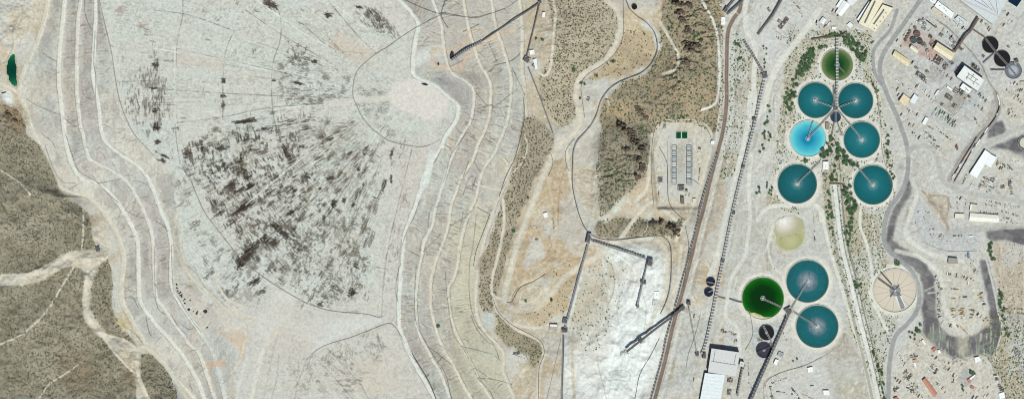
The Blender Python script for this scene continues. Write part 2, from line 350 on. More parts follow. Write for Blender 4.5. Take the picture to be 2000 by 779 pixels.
for cx_, cy_, n_, sx_, sy_, rd_ in [(475,406,60,12,2.6,1),(484,498,70,9,6,1),(470,512,40,8,5,0),(547,445,40,7,6,0),(520,470,34,5,5,0),(535,478,26,4,4,0),(452,365,24,6,3,1),(488,362,30,6,3,1),(645,348,24,5,3,1),(652,398,26,6,3,1),(748,365,30,9,2,1),(765,300,16,6,1.6,1),(700,375,26,14,3,1),(590,420,26,10,3,1),(432,285,24,5,6,0),(480,300,30,4,8,0),(470,270,26,4,6,0),(560,300,36,10,2.5,0),
    (520,250,30,14,3,1),(560,240,30,12,3,1),(600,235,26,10,3,1),(480,238,40,14,1.5,1),(610,200,30,12,5,1),(580,180,30,14,6,1),(600,120,34,8,8,1),(570,120,24,6,6,1),(688,572,30,5,3,1),(655,560,18,5,5,0),(640,520,20,5,5,0),(430,415,20,6,3,1),(500,548,30,8,5,1),(450,575,28,10,4,1),(412,535,24,8,5,1),(380,440,24,6,6,1),
    (304,200,60,12,10,0),(260,200,40,12,8,0),(304,135,26,8,3,0),(304,250,26,6,6,0),(740,675,30,10,2,0),(700,725,20,4,4,0),(640,700,30,8,6,1),(680,690,24,6,8,1),(740,40,60,10,8,1),(725,25,30,6,6,1),(528,9,36,8,4,1)]:
    a = math.atan2(cy_ - CY, cx_ - CX) + (0 if rd_ else math.pi / 2); dashes(cx_, cy_, n_, a, sx_, sy_, 3, 9, (58,47,38) if n_ > 25 and cy_ > 230 else (84,74,63), .85)
for k in range(330):
    t_ = r6.uniform(1.7, 4.5); r0_ = r6.uniform(90, 600); x, y = CX + r0_ * math.cos(t_), CY + r0_ * math.sin(t_)
    if y < 3 or y > 605 or x < 235 or (x < 330 and y > 300) or (x < 470 and y > 560): continue
    ins = inpoly(np.array([x]), np.array([y]), WEDGE)[0]
    if fbm(np.array([x / 40.]), np.array([y / 40.]), 77, 3)[0] < (.42 if ins else .5): continue
    dashes(x, y, int(r6.integers(4, 12)), t_ + (math.pi / 2 if (x < 520 and r6.random() < .6) else 0), 5, 4, 3, 10, (116,102,86) if r6.random() < .7 else (76,62,50), .65)
for k in range(150):
    t_ = r6.uniform(1.75, 4.0); r0_ = r6.uniform(150, 430); r1_ = r0_ + r6.uniform(30, 130); p0, p1 = (CX + r0_ * math.cos(t_), CY + r0_ * math.sin(t_)), (CX + r1_ * math.cos(t_), CY + r1_ * math.sin(t_))
    if p1[0] < 240 or p1[1] > 590 or p1[1] < 5: continue
    line([p0, p1], r6.uniform(.6, 1.2), (120,112,100) if k % 2 else (222,223,215), .55, .8, .5, ex=False, brk=.6, seed=k)
for k in range(60):   # southern cell
    t_ = r6.uniform(3.4, 4.9); r0_ = r6.uniform(60, 240); x, y = 770 + r0_ * math.cos(t_), 850 + r0_ * math.sin(t_)
    if 640 < y < 779 and 600 < x < 775: dashes(x, y, 8, t_, 5, 3, 4, 12, (112,102,90), .6)
# panel and dyke lines on the top
THIN = (104, 98, 88)
for p in [[(346,95),(440,117),(535,138),(620,158)],[(300,117),(345,120)],[(300,173),(400,180),(530,187),(690,192)],[(345,240),(440,228),(530,210),(690,200)],
          [(357,0),(357,30),(345,95),(342,240),(352,320)],[(458,60),(438,115),(435,235)],[(300,20),(360,28),(400,40),(455,60)],[(520,0),(545,25),(548,75),(532,130),(532,210),(540,250),(555,290),(575,320),(600,350),(620,372)],
          [(480,20),(545,65),(640,120)],[(230,160),(300,158)],[(300,205),(342,205)],[(590,45),(650,95),(735,105)],[(640,0),(690,60),(735,105)],[(410,430),(500,372),(600,300),(690,230)],[(430,455),(560,350),(700,240)],
          [(545,548),(640,420),(715,300),(755,240)],[(600,592),(690,430),(750,300)],[(470,505),(600,400),(700,300)],[(745,617),(755,500),(790,350),(805,290)],[(600,530),(680,515),(755,525)],
          [(385,290),(480,265),(600,245)],[(640,620),(660,680),(700,740),(720,779)],[(610,690),(660,720),(700,750)]]:
    line(p, 1.1, THIN, .8, soft=.9, brk=.6)
for p in [[(342,240),(342,95)],[(300,95),(440,117)],[(450,120),(530,140)],[(500,0),(600,70),(640,90)],[(600,300),(480,400)],[(690,200),(560,210)],[(640,0),(720,60)]]:
    line(p, 2.0, (222, 223, 216), .8, soft=1, brk=.3)
DISC = [(760,185),(765,168),(785,157),(815,155),(840,168),(860,180),(868,190),(879,206),(870,222),(856,238),(830,231),(800,222),(775,212),(763,200)]
fill(DISC, (217, 210, 202), 1, 1.5, 1.5)
fill([(690,193),(762,184),(765,196),(690,204)], (211,206,196), .9, 2, 2); fill([(633,195),(690,193),(690,206),(633,212)], (211,206,196), .8, 2, 2)
fill([(545,560),(580,575),(560,640),(520,660),(490,640)], (211,207,197), .8, 4, 3)
fill([(345,95),(440,117),(436,140),(345,125)], (205,194,183), .6, 3); fill([(660,60),(735,105),(700,128),(640,85)], (206,192,175), .6, 2)
fill([(700,0),(770,0),(797,45),(780,65),(740,20)], (209,202,194), .7, 4)
fill([(470,560),(600,600),(770,625),(785,779),(380,779),(400,620)], (204,200,191), .45, 8, 5)
fill([(640,620),(745,620),(660,665),(605,700),(560,640)], (208,208,202), .6, 4, 4)
fill([(680,700),(760,690),(800,760),(690,779)], (206,199,186), .6, 4, 3)
# north-east head of the dam
HEAD = [(815,40),(960,-10),(1020,0),(1015,120),(940,130),(900,130),(850,140),(800,130),(808,80)]
fill(HEAD, (192,186,177), .5, 8, 5)
fill([(800,112),(850,88),(872,95),(845,118),(808,130)], (212,215,208), .8, 4, 3)
fill([(850,150),(900,150),(925,180),(915,240),(895,200),(870,178)], (180,176,172), .75, 5, 3)
for p, c in [([(925,70),(880,100),(850,98)], (208,186,160)), ([(1000,60),(940,85),(900,130)], (211,190,163)), ([(880,140),(900,135),(850,128),(845,100)], (209,186,158)), ([(985,95),(940,60),(905,62)], (206,190,166))]:
    line(p, 9, c, .6, 4, 2, ex=False)
for p in [[(985,18),(960,26),(930,35),(905,33),(880,28),(850,24)],[(790,0),(830,18),(860,28)],[(905,62),(935,48)],[(965,128),(1000,118),(1020,100)],[(870,0),(862,30),(875,55)]]:
    line(p, 1.6, (84,80,76), .8, .8, ex=False)
# bench roads
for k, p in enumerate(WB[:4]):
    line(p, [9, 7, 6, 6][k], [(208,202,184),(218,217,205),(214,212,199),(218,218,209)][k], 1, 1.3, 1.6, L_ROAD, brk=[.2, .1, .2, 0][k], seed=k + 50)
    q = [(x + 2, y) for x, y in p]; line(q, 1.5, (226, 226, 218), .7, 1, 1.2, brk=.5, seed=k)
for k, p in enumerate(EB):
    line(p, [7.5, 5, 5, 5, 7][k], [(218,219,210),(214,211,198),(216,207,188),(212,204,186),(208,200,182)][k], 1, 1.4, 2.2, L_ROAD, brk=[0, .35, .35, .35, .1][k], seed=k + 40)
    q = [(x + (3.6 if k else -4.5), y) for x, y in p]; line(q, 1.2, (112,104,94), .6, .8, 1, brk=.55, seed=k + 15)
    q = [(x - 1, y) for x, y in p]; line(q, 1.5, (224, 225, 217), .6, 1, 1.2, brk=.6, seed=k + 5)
line([(845,300),(838,325),(828,360)], 12, (216,220,212), .8, 4, 2, ex=False)
line([(240,0),(222,20),(214,45),(216,75),(224,110),(240,190)], 6, (208,206,196), .8, 2, 1)
line([(200,262),(240,290),(290,330)], 10, (212,209,196), .6, 4, 2, ex=False)
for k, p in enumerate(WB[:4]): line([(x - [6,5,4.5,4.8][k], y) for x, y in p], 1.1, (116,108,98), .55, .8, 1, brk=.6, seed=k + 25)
# drains with dark linings beside the benches
DR = (78, 74, 68)
drains = [[(194,0),(203,40),(214,85),(220,115),(224,145),(230,180),(238,210),(250,240),(262,262),(285,288),(300,303)],
 [(165,0),(166,25),(172,45),(180,60)],[(83,104),(95,112),(110,120)],[(52,193),(70,205),(100,218),(118,225)],[(124,230),(140,243),(150,248)],[(160,178),(168,190),(183,195)],[(0,127),(12,120),(22,100),(35,90),(57,85)],
 [(82,262),(100,275),(108,290)],[(88,285),(105,330),(122,355),(145,357)],[(128,262),(140,300),(155,335),(185,352),(205,372),(230,395)],[(135,370),(155,358)],[(190,358),(235,350)],[(258,353),(275,355),(288,362)],[(245,410),(262,420),(280,426)],
 [(186,190),(187,150),(183,120),(186,60)],[(88,352),(118,380)],[(205,520),(207,560)],[(222,580),(230,625),(262,650),(278,668)],[(244,582),(258,580),(270,600)],[(285,620),(292,650),(300,660)],
 [(335,480),(338,560),(350,585),(375,625),(393,648)],[(302,480),(305,590),(325,615)],[(335,615),(350,640),(365,652)],[(355,633),(368,642),(378,640)],
 [(345,325),(360,333),(372,350),(380,370),(390,395),(402,418),(412,432),(430,455),(450,480),(470,505),(500,530),(530,552),(560,570),(600,592),(640,605),(680,610),(715,613),(740,619),(748,616)],
 [(600,700),(615,685),(640,672),(680,660),(720,645),(750,633),(765,632),(780,650),(790,670)],[(670,610),(700,608)],
 [(870,25),(820,50),(780,75),(757,92),(735,105),(705,130),(693,150),(689,175),(690,190),(696,205),(707,228),(725,250),(740,262),(760,275),(790,283),(820,287),(840,283),(858,272)],
 [(780,519),(775,545),(773,570),(778,590)],[(813,519),(810,570),(811,620),(822,650),(845,690),(870,730),(882,779)],[(800,690),(820,715),(840,750),(852,779)],[(870,530),(873,575),(885,650),(905,680),(925,720),(935,740),(955,760),(965,779)],
 [(835,675),(855,690),(880,710)],[(900,675),(960,690),(1000,750)][:2],[(935,738),(965,740),(1000,750)],[(930,720),(960,740)],[(920,615),(930,640),(950,665),(965,675),(975,700)],
 [(917,519),(916,560),(920,600),(930,630),(945,650),(965,672)],[(930,420),(925,470),(920,500),(916,519)],[(933,405),(945,412),(957,417)],[(920,412),(907,425),(880,440)],[(905,412),(898,450)],
 [(850,130),(905,118)][:0] or [(905,118),(880,130)],[(955,85),(970,120)],[(930,130),(958,160),(965,165)][:0] or [(928,178),(950,205),(958,207)],[(932,213),(958,205),(965,210),(995,209)],[(962,212),(990,190),(1010,175)],[(1000,132),(1008,150),(1018,170),(1024,185)],
 [(1018,262),(1000,330),(975,380)],[(1025,180),(1024,215),(1018,262)],[(908,262),(893,285),(880,305),(872,335),(866,355)],[(858,300),(848,330)][:0] or [(905,380),(915,350),(922,345)],[(955,300),(930,350)][:0] or [(930,345),(922,370)],[(915,315),(905,345)],
 [(835,310),(815,340)][:0] or [(863,290),(855,305),(846,320)],[(820,390),(810,420),(800,440),(785,480),(782,519)],[(845,400),(838,420),(836,445)],[(860,458),(840,478),(827,490)],[(832,455),(823,470),(820,490)],[(795,488),(820,500)],
 [(345,440),(330,455),(322,470)][:0] or [(305,432),(318,440),(328,452)],[(985,519),(972,560),(968,562)],[(950,395),(935,420)][:0] or [(1010,320),(1000,350)]]
for p in drains:
    if len(p) > 1: line(p, 1.1, DR, .75, .8, brk=.35, ex=(p[0][1] < 3 or p[-1][1] > 775 or p[0][0] < 3))
for k in range(240):     # short plant and sediment streaks on the slopes
    side = rng.random() < .4; bx = WX_ if side else EX_; b = rng.integers(0, 4); j = rng.integers(60, NY - 60); y = ys[j]; x = bx[b][j] + (bx[b + 1][j] - bx[b][j]) * rng.random()
    a = rng.uniform(-.9, .9); l = rng.uniform(5, 16)
    line([(x, y), (x + l * .6 * math.cos(a), y + l * .6 * math.sin(a) + 1), (x + l * math.cos(a + .2), y + l * math.sin(a + .2))], rng.uniform(.7, 1.2), (104,97,88) if k % 4 else (222,220,212), rng.uniform(.35, .75), .8, 1, ex=False)
# hills on the west side
HA = [(-70,193),(12,205),(35,215),(48,240),(52,262),(60,270),(78,283),(90,305),(100,330),(112,355),(120,378),(140,394),(160,405),(172,418),(177,440),(181,465),(186,480),(178,487),(140,490),(115,500),(92,519),(60,533),(-70,538)]
HB = [(-70,562),(50,557),(90,545),(120,525),(140,519),(160,525),(165,545),(160,590),(163,622),(180,645),(210,668),(240,702),(262,738),(278,850),(-70,850)]
HC = [(195,519),(202,508),(210,508),(218,525),(220,560),(218,600),(235,640),(258,662),(265,675),(240,668),(210,655),(187,625),(176,600),(178,560)]
HD = [(275,692),(292,690),(312,705),(330,730),(345,760),(352,850),(300,850),(285,779),(276,740)]
for hp in (HA, HB, HC, HD):
    S, m = mask_poly(hp, 1.5, 2.5); full = np.zeros_like(Z); full[S] = m
    hill(full, (150, 143, 124), (140, 134, 115), (163, 157, 138))
for b in [(60,450,70,40,0),(120,700,90,40,-30),(60,640,60,18,-40)]: blob(*b, (172,164,148), .45, 3, .4)
for b in [(150,720,45,50,0),(30,230,30,30,0),(260,740,30,25,0)]: blob(*b, (140,122,98), .5, 4, .4)
fill([(0,195),(30,205),(48,240),(45,262),(30,255),(0,215)], (150,126,98), .6, 4, 4)
# east natural ground: scrub areas
SCR = [ [(1060,-70),(1185,-70),(1204,20),(1210,45),(1205,75),(1190,105),(1150,132),(1128,150),(1122,185),(1125,235),(1100,250),(1075,225),(1055,190),(1052,150),(1072,120),(1080,60)],
        [(1020,230),(1040,225),(1082,262),(1080,285),(1062,320),(1045,345),(1035,370),(1022,400),(1012,430),(1000,465),(985,515),(975,560),(966,590),(958,612),(945,612),(936,590),(938,519),(955,470),(970,420),(985,385),(998,345),(1012,300)],
        [(1215,60),(1275,60),(1282,90),(1265,125),(1225,148),(1180,150),(1140,160),(1180,130),(1208,90)],
        [(1300,-70),(1405,-70),(1412,60),(1414,240),(1400,262),(1350,240),(1295,238),(1275,262),(1180,262),(1172,230),(1180,195),(1215,160),(1265,145),(1288,100),(1290,60)],
        [(1172,262),(1258,246),(1275,300),(1260,340),(1235,370),(1195,405),(1172,425),(1165,330)],
        [(1165,430),(1250,425),(1270,432),(1335,428),(1328,470),(1300,462),(1215,462),(1165,462)],
        [(965,600),(990,630),(1040,655),(1060,668),(1062,690),(1045,720),(1020,690),(985,670),(970,650),(968,620)],
        [(1114,640),(1118,600),(1130,560),(1150,522),(1185,502),(1222,505),(1228,540),(1212,590),(1195,640),(1165,690),(1142,700),(1125,670)],
        [(1078,530),(1135,500),(1118,560),(1100,620),(1065,640),(1010,615),(1060,600)],
        [(1432,60),(1455,80),(1490,150),(1475,230),(1440,350),(1405,350),(1420,240),(1425,120)],
        [(1540,60),(1700,60),(1712,160),(1745,320),(1752,390),(1728,420),(1735,520),(1760,600),(1730,700),(1720,779),(1660,640),(1620,480),(1600,300),(1560,420),(1500,400),(1520,260)],
        [(1920,620),(1965,600),(2070,600),(2070,850),(1975,850),(1955,740),(1925,690)] ]
SCOL = [((183,173,150),(190,180,158),(172,160,138)),((168,158,138),(160,148,128),(180,170,150)),((190,172,142),(196,180,150),(182,166,140)),((162,146,122),(174,156,128),(150,140,122)),
        ((154,143,125),(166,152,132),(144,134,119)),((152,140,120),(164,150,130),(140,130,114)),((160,148,126),(170,156,132),(150,140,120)),((203,199,186),(194,184,164),(210,208,198)),((192,174,144),(186,168,140),(198,182,156)),
        ((196,190,176),(188,176,156),(204,200,188)),((192,186,166),(180,170,146),(200,196,182)),((184,172,150),(192,178,156),(174,164,142))]
for hp, cc in zip(SCR, SCOL):
    S, m = mask_poly(hp, 6 if hp is SCR[4] else 2.5, 9); full = np.zeros_like(Z); full[S] = m
    hill(full, *cc)
    if hp in (SCR[9], SCR[10], SCR[11]): LAB[full > .5] = L_PLANT
for b in [(1255,25,28,22,0),(1235,50,30,18,20)]: blob(*b, (200,180,146), .8, 3, .4)
fill([(1130,285),(1160,275),(1165,320),(1135,315)], (184,156,122), .8, 4, 4); fill([(1115,310),(1170,320),(1175,420),(1150,450),(1125,400)], (203,194,176), .7, 4, 4)
fill([(1175,215),(1215,200),(1230,215),(1215,230)], (190,166,130), .7, 4, 4)
fill([(1020,420),(1110,280),(1115,370),(1140,450),(1135,500),(1075,545),(1000,590),(1005,520)], (192, 170, 138), .8, 5, 5)
fill([(1005,580),(1040,545),(1090,540),(1060,585)], (205,194,170), .8, 3, 3)
for k in range(110):
    x = rng.uniform(1060, 1150); y = rng.uniform(330, 520); line([(x, y), (x + rng.uniform(10, 30), y + rng.uniform(-2, 7))], 1.2, (164,142,116), .6, 1, 1, ex=False)
# fine erosion over the bare flank
# dirt roads
RD = (208, 203, 188)
DIRT = [([(0,545),(40,543),(80,530),(120,508),(150,500),(168,505),(174,520)], 13), ([(174,518),(168,560),(167,592),(175,625),(200,655),(235,672),(262,686)], 8),
 ([(268,690),(267,710),(272,738),(283,765),(289,779)], 7), ([(200,655),(225,690),(262,728)], 4), ([(262,688),(275,678),(292,682),(330,722),(365,779)], 8), ([(205,655),(250,668),(268,686)], 7),
 ([(0,672),(40,655),(75,625),(100,595),(120,560),(145,520)], 3), ([(75,779),(95,750),(120,735),(152,712)], 2), ([(0,332),(20,345),(40,358),(60,380)], 2.5), ([(162,405),(163,440),(160,485)], 3),
 ([(172,500),(205,505),(216,480),(195,455)], 6),
 ([(1185,0),(1205,20),(1212,42),(1208,70),(1196,98),(1180,120),(1155,135),(1136,148),(1128,165),(1125,190),(1130,215),(1133,238),(1122,260),(1105,272),(1088,292),(1070,322),(1058,352),(1045,385),(1032,420),(1020,450),(1010,480),(1000,519),(990,555),(985,585)], 11),
 ([(985,585),(1000,602),(1030,606),(1055,595),(1075,575),(1100,545),(1130,522),(1160,505),(1190,488)], 10), ([(965,585),(972,607),(990,626),(1010,643),(1040,657),(1058,670),(1062,692),(1054,725),(1050,779)], 7),
 ([(1003,632),(1040,640),(1068,636),(1098,620)], 6), ([(983,390),(984,440),(975,490),(962,540),(962,575),(985,585)], 5), ([(1105,272),(1110,320),(1118,370),(1128,410),(1145,450)], 6), ([(1300,232),(1320,236),(1355,236),(1385,250),(1392,275)], 3),
 ([(1150,475),(1200,475),(1260,468),(1295,478),(1303,519),(1298,570),(1280,610),(1262,650)], 8), ([(1300,0),(1330,0)], .5), ([(1290,45),(1310,80),(1325,110),(1320,135),(1295,145)], 5),
 ([(1080,0),(1085,30),(1080,80),(1075,130),(1065,148),(1050,140)], 5), ([(1025,262),(1028,300),(1000,340)], 3), ([(930,360),(980,372)], 3),
 ([(1370,0),(1392,40),(1402,80),(1405,150),(1398,200),(1370,215)], 4), ([(1455,0),(1458,60),(1475,95),(1472,160),(1475,215),(1462,225),(1468,180)], 9), ([(1600,20),(1565,70),(1525,120),(1505,160),(1492,210),(1478,228)], 11),
 ([(1700,0),(1640,0)], .5), ([(1460,240),(1448,300),(1430,370),(1415,430),(1400,500),(1385,540)], 9), ([(1468,300),(1462,360),(1465,420),(1460,468),(1455,500),(1430,540),(1422,580),(1418,620),(1440,640),(1446,700)], 7),
 ([(1480,430),(1500,405),(1540,402),(1595,402),(1605,430)], 8), ([(1510,440),(1500,480),(1510,520),(1530,535)], 5), ([(1606,410),(1612,450),(1625,500),(1640,550),(1655,600),(1668,640),(1686,700),(1702,779)], 6),
 ([(1682,400),(1680,440),(1690,468),(1700,510),(1703,550),(1700,580),(1720,620),(1735,650)], 5), ([(1320,470),(1335,440),(1345,425),(1378,330),(1400,262)], 6), ([(1205,475),(1250,415),(1275,395),(1290,405),(1320,430)], 7),
 ([(1275,262),(1268,330),(1262,370),(1240,395)], 6), ([(1330,480),(1325,540),(1310,580)], 6), ([(420,540),(440,580),(480,600)], 4), ([(345,420),(340,460),(350,500),(372,540),(420,580),(450,610),(500,620)], 6),
 ([(545,640),(520,680),(505,720),(492,779)], 7), ([(455,600),(480,640),(470,700),(452,730),(450,779)], 6), ([(880,519),(875,560)], 1), ([(35,0),(40,30),(30,60),(28,90),(27,105)], 5), ([(0,165),(20,172),(38,183)], 6),
 ([(1750,490),(1790,500),(1822,520),(1838,545),(1845,600),(1870,640)], 8), ([(1795,290),(1815,340),(1840,370)], 1), ([(1780,350),(1790,380),(1778,420),(1768,455),(1790,480),(1830,500),(1880,510)], 8)]
def dirt(a_):
    for k_, (p, w) in enumerate(DIRT):
        if w <= 1: continue
        east_ = p[len(p) // 2][0] > 1400; c_ = (216,215,205) if east_ else (206,198,180)
        if a_ > .8 and w > 4: line(p, w + 3, (176,170,156), .35, 2, 1.5, brk=.6, seed=k_)
        line(p, w, c_, a_, 1.0, .8, (L_ROAD if w > 3 else None)); line(p, max(1.2, w * .3), (222,218,206), .35, 1.2, 2, brk=.5)
dirt(.9)
# orange patches by the sump
for p, w in [([(425,645),(450,660),(472,680),(470,700)], 7), ([(405,712),(440,710)], 9), ([(405,712),(415,740),(420,765)], 5)]: line(p, w, (211,178,143), .8, 3, 3, ex=False, brk=.3)
fill([(395,640),(440,650),(465,690),(455,760),(420,779),(405,700),(392,660)], (194,196,190), .55, 5, 4)
for k in range(14):
    x = 398 + k * 4.5; line([(x, 655), (x + 4, 700)], 1, (182,178,168), .5, 1, 1, ex=False)

line([(340,760),(335,735),(320,705),(300,690)], 3, (196,208,208), .8, 1, 1, ex=False); line([(355,779),(345,745),(325,712)], 3, (190,208,210), .8, 1, 1, ex=False)
fill([(218,600),(240,615),(260,640),(245,645),(225,630)], (206,190,150), .8, 3, 2); fill([(226,605),(240,615),(236,625),(226,618)], (190,200,180), .6, 2, 2)
# fill zones of the plant side
fill([(1180,482),(1250,474),(1296,490),(1300,560),(1286,615),(1275,680),(1255,779),(1180,850),(1165,779),(1180,700),(1200,640),(1215,610),(1240,560),(1250,520),(1200,505),(1160,490)], (219,223,219), .92, 8, 6, L_ORE)
fill([(1190,560),(1285,520),(1290,620),(1270,700),(1250,779),(1185,779),(1195,650)], (234,237,233), .6, 6, 6, noise=.5); fill([(1106,660),(1135,690),(1165,700),(1170,790),(1104,790)], (213,213,204), .8, 5, 4, noise=.3); fill([(1230,610),(1300,600),(1320,640),(1290,760),(1200,779),(1180,720)], (224,229,226), .8, 10, 6, L_ORE)
blob(1222, 690, 20, 16, -20, (214,216,212), .9, 3, .3); blob(1150,461,10,18,0,(205,208,204),.9,2,.2)
for k in range(60):
    x = rng.uniform(1170, 1300); y = rng.uniform(500, 779); line([(x, y), (x + rng.uniform(-8, 4), y + rng.uniform(8, 26))], rng.uniform(1.5, 4), (209,212,208) if k % 2 else (230,234,232), .5, 2, 3, ex=False)
line([(1102,450),(1130,550),(1105,650),(1098,779)][:0] or [(1135,530),(1118,590),(1104,650),(1103,700),(1101,779)], 10, (216,219,214), .85, 3, 2)
line([(1100,540),(1060,545)], .5, RD, .1)
fill([(1330,600),(1420,600),(1400,660),(1370,760),(1300,779),(1325,660)], (206,207,200), .6, 6, 4)
fill([(1385,300),(1440,300),(1395,500),(1345,560),(1330,600),(1365,450)], (190,180,164), .55, 5, 4)
for k in range(80):
    t = rng.random(); x = 1422 - t * 70 + rng.uniform(-8, 8); y = 290 + t * 260; line([(x, y), (x + rng.uniform(8, 18), y + rng.uniform(1, 5))], 1.1, (164,154,140), .45, 1, 1, ex=False)
fill([(1428,160),(1450,160),(1455,200),(1430,200)], (168,164,150), .7, 3, 3); fill([(1430,120),(1455,120),(1455,160),(1430,158)], (172,166,150), .6, 3, 3)
fill([(1440,0),(1600,0),(1520,120),(1470,90),(1450,40)], (204,205,200), .6, 5, 3)
for dx, w, c in [(12, 4, (216,216,209)), (-11, 4, (214,212,204)), (20, 2, (160,156,142)), (17, 1.2, (136,132,120))]: line([(x + dx, y) for x, y in BRN0], w, c, .75, 1.2, 1, brk=.3)
for dx, w, c in [(-11, 7, (219,219,212)), (-16, 1.5, (150,146,134)), (10, 4, (172,170,160)), (15, 2, (206,206,198))]: line([(x + dx, y) for x, y in [(1484,195),(1476,235),(1463,285),(1450,335),(1438,385),(1428,430),(1418,480),(1408,530),(1398,580),(1388,630),(1378,680)]], w, c, .7, 1.4, 1, ex=False, brk=.3)
for p, c in [([(1516,190),(1530,168),(1538,175),(1522,197)], (217,216,209)), ([(1470,335),(1488,302),(1516,284),(1510,300),(1484,342)], (216,214,205)), ([(1508,300),(1535,285),(1535,300),(1510,330)], (210,206,194)), ([(1480,60),(1530,75),(1525,120),(1500,130),(1490,100)], (213,214,210)),
   ([(1415,520),(1440,500),(1450,540),(1420,590)], (184,182,170)), ([(1425,330),(1460,310),(1455,400),(1430,440),(1410,520),(1405,480)], (190,188,178)), ([(1440,420),(1470,400),(1500,440),(1470,520),(1440,520)], (184,182,172)), ([(1492,470),(1508,470),(1510,530),(1496,530)], (166,158,144)),
   ([(1505,498),(1535,505),(1520,532),(1508,520)], (186,186,186)), ([(1330,610),(1380,600),(1390,640),(1350,760),(1320,760)], (190,192,186)), ([(1575,440),(1605,440),(1620,520),(1590,500)], (186,180,168)), ([(1410,240),(1425,240),(1395,350),(1380,380)], (204,200,190)),
   ([(1345,410),(1380,400),(1362,440),(1345,520),(1335,470)], (178,172,158)), ([(1745,330),(1766,320),(1766,350),(1752,380),(1745,360)], (150,146,148)), ([(1700,420),(1724,420),(1722,500),(1700,470)], (182,176,158))]: fill(p, c, .75, 3, 4, noise=.4)
for p in [[(1511,190),(1512,215),(1514,240),(1520,256)],[(1520,256),(1518,290),(1510,312)],[(1530,200),(1532,240),(1530,290)],[(1509,118),(1520,100),(1540,85),(1560,78),(1590,78)],[(1505,170),(1530,140),(1552,115)],[(1480,420),(1500,395),(1494,340),(1505,320)],[(1700,150),(1712,190),(1722,240),(1726,300),(1742,330)],
   [(1586,405),(1590,440),(1582,480),(1545,500),(1515,490)],[(1520,532),(1545,510),(1580,495)],[(1498,468),(1499,530)],[(1650,655),(1640,685),(1600,702)],[(1640,645),(1625,680),(1590,695)],[(1740,640),(1740,665)]]: line(p, 1.3, (128,124,110), .7, .8, .6, ex=False, brk=.3)
for p in [[(1514,200),(1516,250),(1524,290)],[(1538,230),(1530,300),(1512,350),(1510,390)],[(1494,340),(1480,390),(1478,430)],[(1520,130),(1560,80),(1600,72)],[(1715,160),(1725,240),(1745,330)],[(1705,430),(1712,520)],[(1420,600),(1400,660)],[(1440,540),(1425,600)]]: line(p, 3, (216,214,205), .75, 1.2, 1, ex=False)
# concrete aprons of the tanks
def aprons(a_=.95):
    for x, y, r in TANKS[:11]: 
        S, m = mask_poly(circ(x, y, r + 8), 2.5, 1.5); blend(S, m, A(221, 218, 206), a_); LAB[S][m > .5] = L_PLANT
aprons()
for p in [[(1600,130),(1670,130),(1712,200),(1722,290),(1750,350),(1745,395),(1700,405),(1662,385),(1668,320),(1640,300),(1632,260),(1612,300),(1590,402),(1540,405),(1515,370),(1535,300),(1550,220),(1580,150)],[(1530,520),(1590,505),(1620,540),(1645,640),(1620,690),(1560,690),(1530,640),(1500,630),(1475,632),(1448,600),(1450,560),(1490,530)]]:
    fill(p, (210,207,196), .65, 4, 3)
fill([(1470,640),(1512,625),(1525,640),(1500,705),(1478,700),(1466,670)], (176,184,188), .8, 4, 2)
# ore pond banks
fill(circ(1543,455,42), (206,200,182), .8, 4, 3); fill(circ(1543,455,36), (196,192,166), .7, 3, 3)
# main paved roads
AS = (156, 157, 155)
PAVED = [([(1798,0),(1770,40),(1745,75),(1724,108),(1718,135),(1722,156),(1735,190),(1755,235),(1770,280),(1774,312),(1771,345),(1760,375),(1740,402),(1729,430),(1726,465),(1735,488),(1760,510),(1782,532),(1794,560),(1795,590),(1788,612),(1772,632),(1750,655),(1740,690),(1736,730),(1735,779)], 8),
 ([(1752,20),(1738,60),(1714,86),(1705,105),(1708,140),(1722,165)], 6), ([(1774,300),(1785,288),(1805,285),(1822,292),(1832,312),(1837,340),(1852,362),(1900,378),(2000,394)], 9),
 ([(1852,362),(1880,352),(1895,330),(1912,300),(1935,278),(1962,264),(2000,248)], 9), ([(1850,455),(1900,448),(1950,442),(2000,440)], 13), ([(1870,0),(1905,30),(1935,55),(1960,68),(1978,62),(1988,40),(2000,25)], 4)]
def paved():
    for p, w in PAVED:
        line(p, w + 7, (205,203,196), .8, 2, 1); line(p, w, AS if w in (8, 6) else (186,184,176), .9, 1.2, .3, L_PAVE)
        for s in (-.22, .22):
            q = [(x + s * w, y) for x, y in p]; line(q, .8, (180,180,176), .5, .8)
paved()
# plant plateau ground
fill(PLAT, (199,198,193), .6, 6, 3)
fill([(1800,60),(1880,40),(1960,150),(1930,180),(1880,220),(1800,180),(1770,110)], (192,194,192), .7, 8, 4)
fill([(1862,110),(1905,90),(1935,150),(1925,190),(1890,250),(1870,200)], (178,182,184), .6, 6, 4)
fill([(1762,86),(1786,52),(1820,70),(1842,92),(1822,118),(1795,108),(1785,92)], (182,140,128), .85, 2, 2, noise=.3)
fill([(1845,112),(1868,118),(1880,128),(1870,150),(1850,135)], (150,150,162), .8, 3, 2)
fill([(1835,120),(1865,110),(1882,125),(1870,150),(1860,170),(1830,150)], (170,172,178), .6, 4, 2)
fill([(1817,125),(1848,145),(1840,160),(1822,160),(1805,148)], (168,164,158), .85, 1.5, .5); fill([(1849,165),(1890,185),(1862,225),(1826,197)], (164,158,150), .9, 1.2, .4)
fill([(1860,55),(1890,60),(1905,80),(1880,95),(1850,80)], (190,190,188), .7, 4, 3)
fill([(1790,395),(1830,395),(1870,440),(1912,455),(1912,490),(1840,492),(1800,470),(1782,430)], (190,192,192), .9, 2, 1)
for p in [[(1800,452),(1905,458)],[(1800,486),(1908,488)],[(1808,468),(1906,470)],[(1908,452),(1909,490)],[(1855,438),(1860,455)],[(1862,438),(1950,440)],[(1862,446),(1930,448)],[(1850,440),(1852,455)]]: line(p, .9, (212,213,210), .7, .6, sm=False, ex=False)
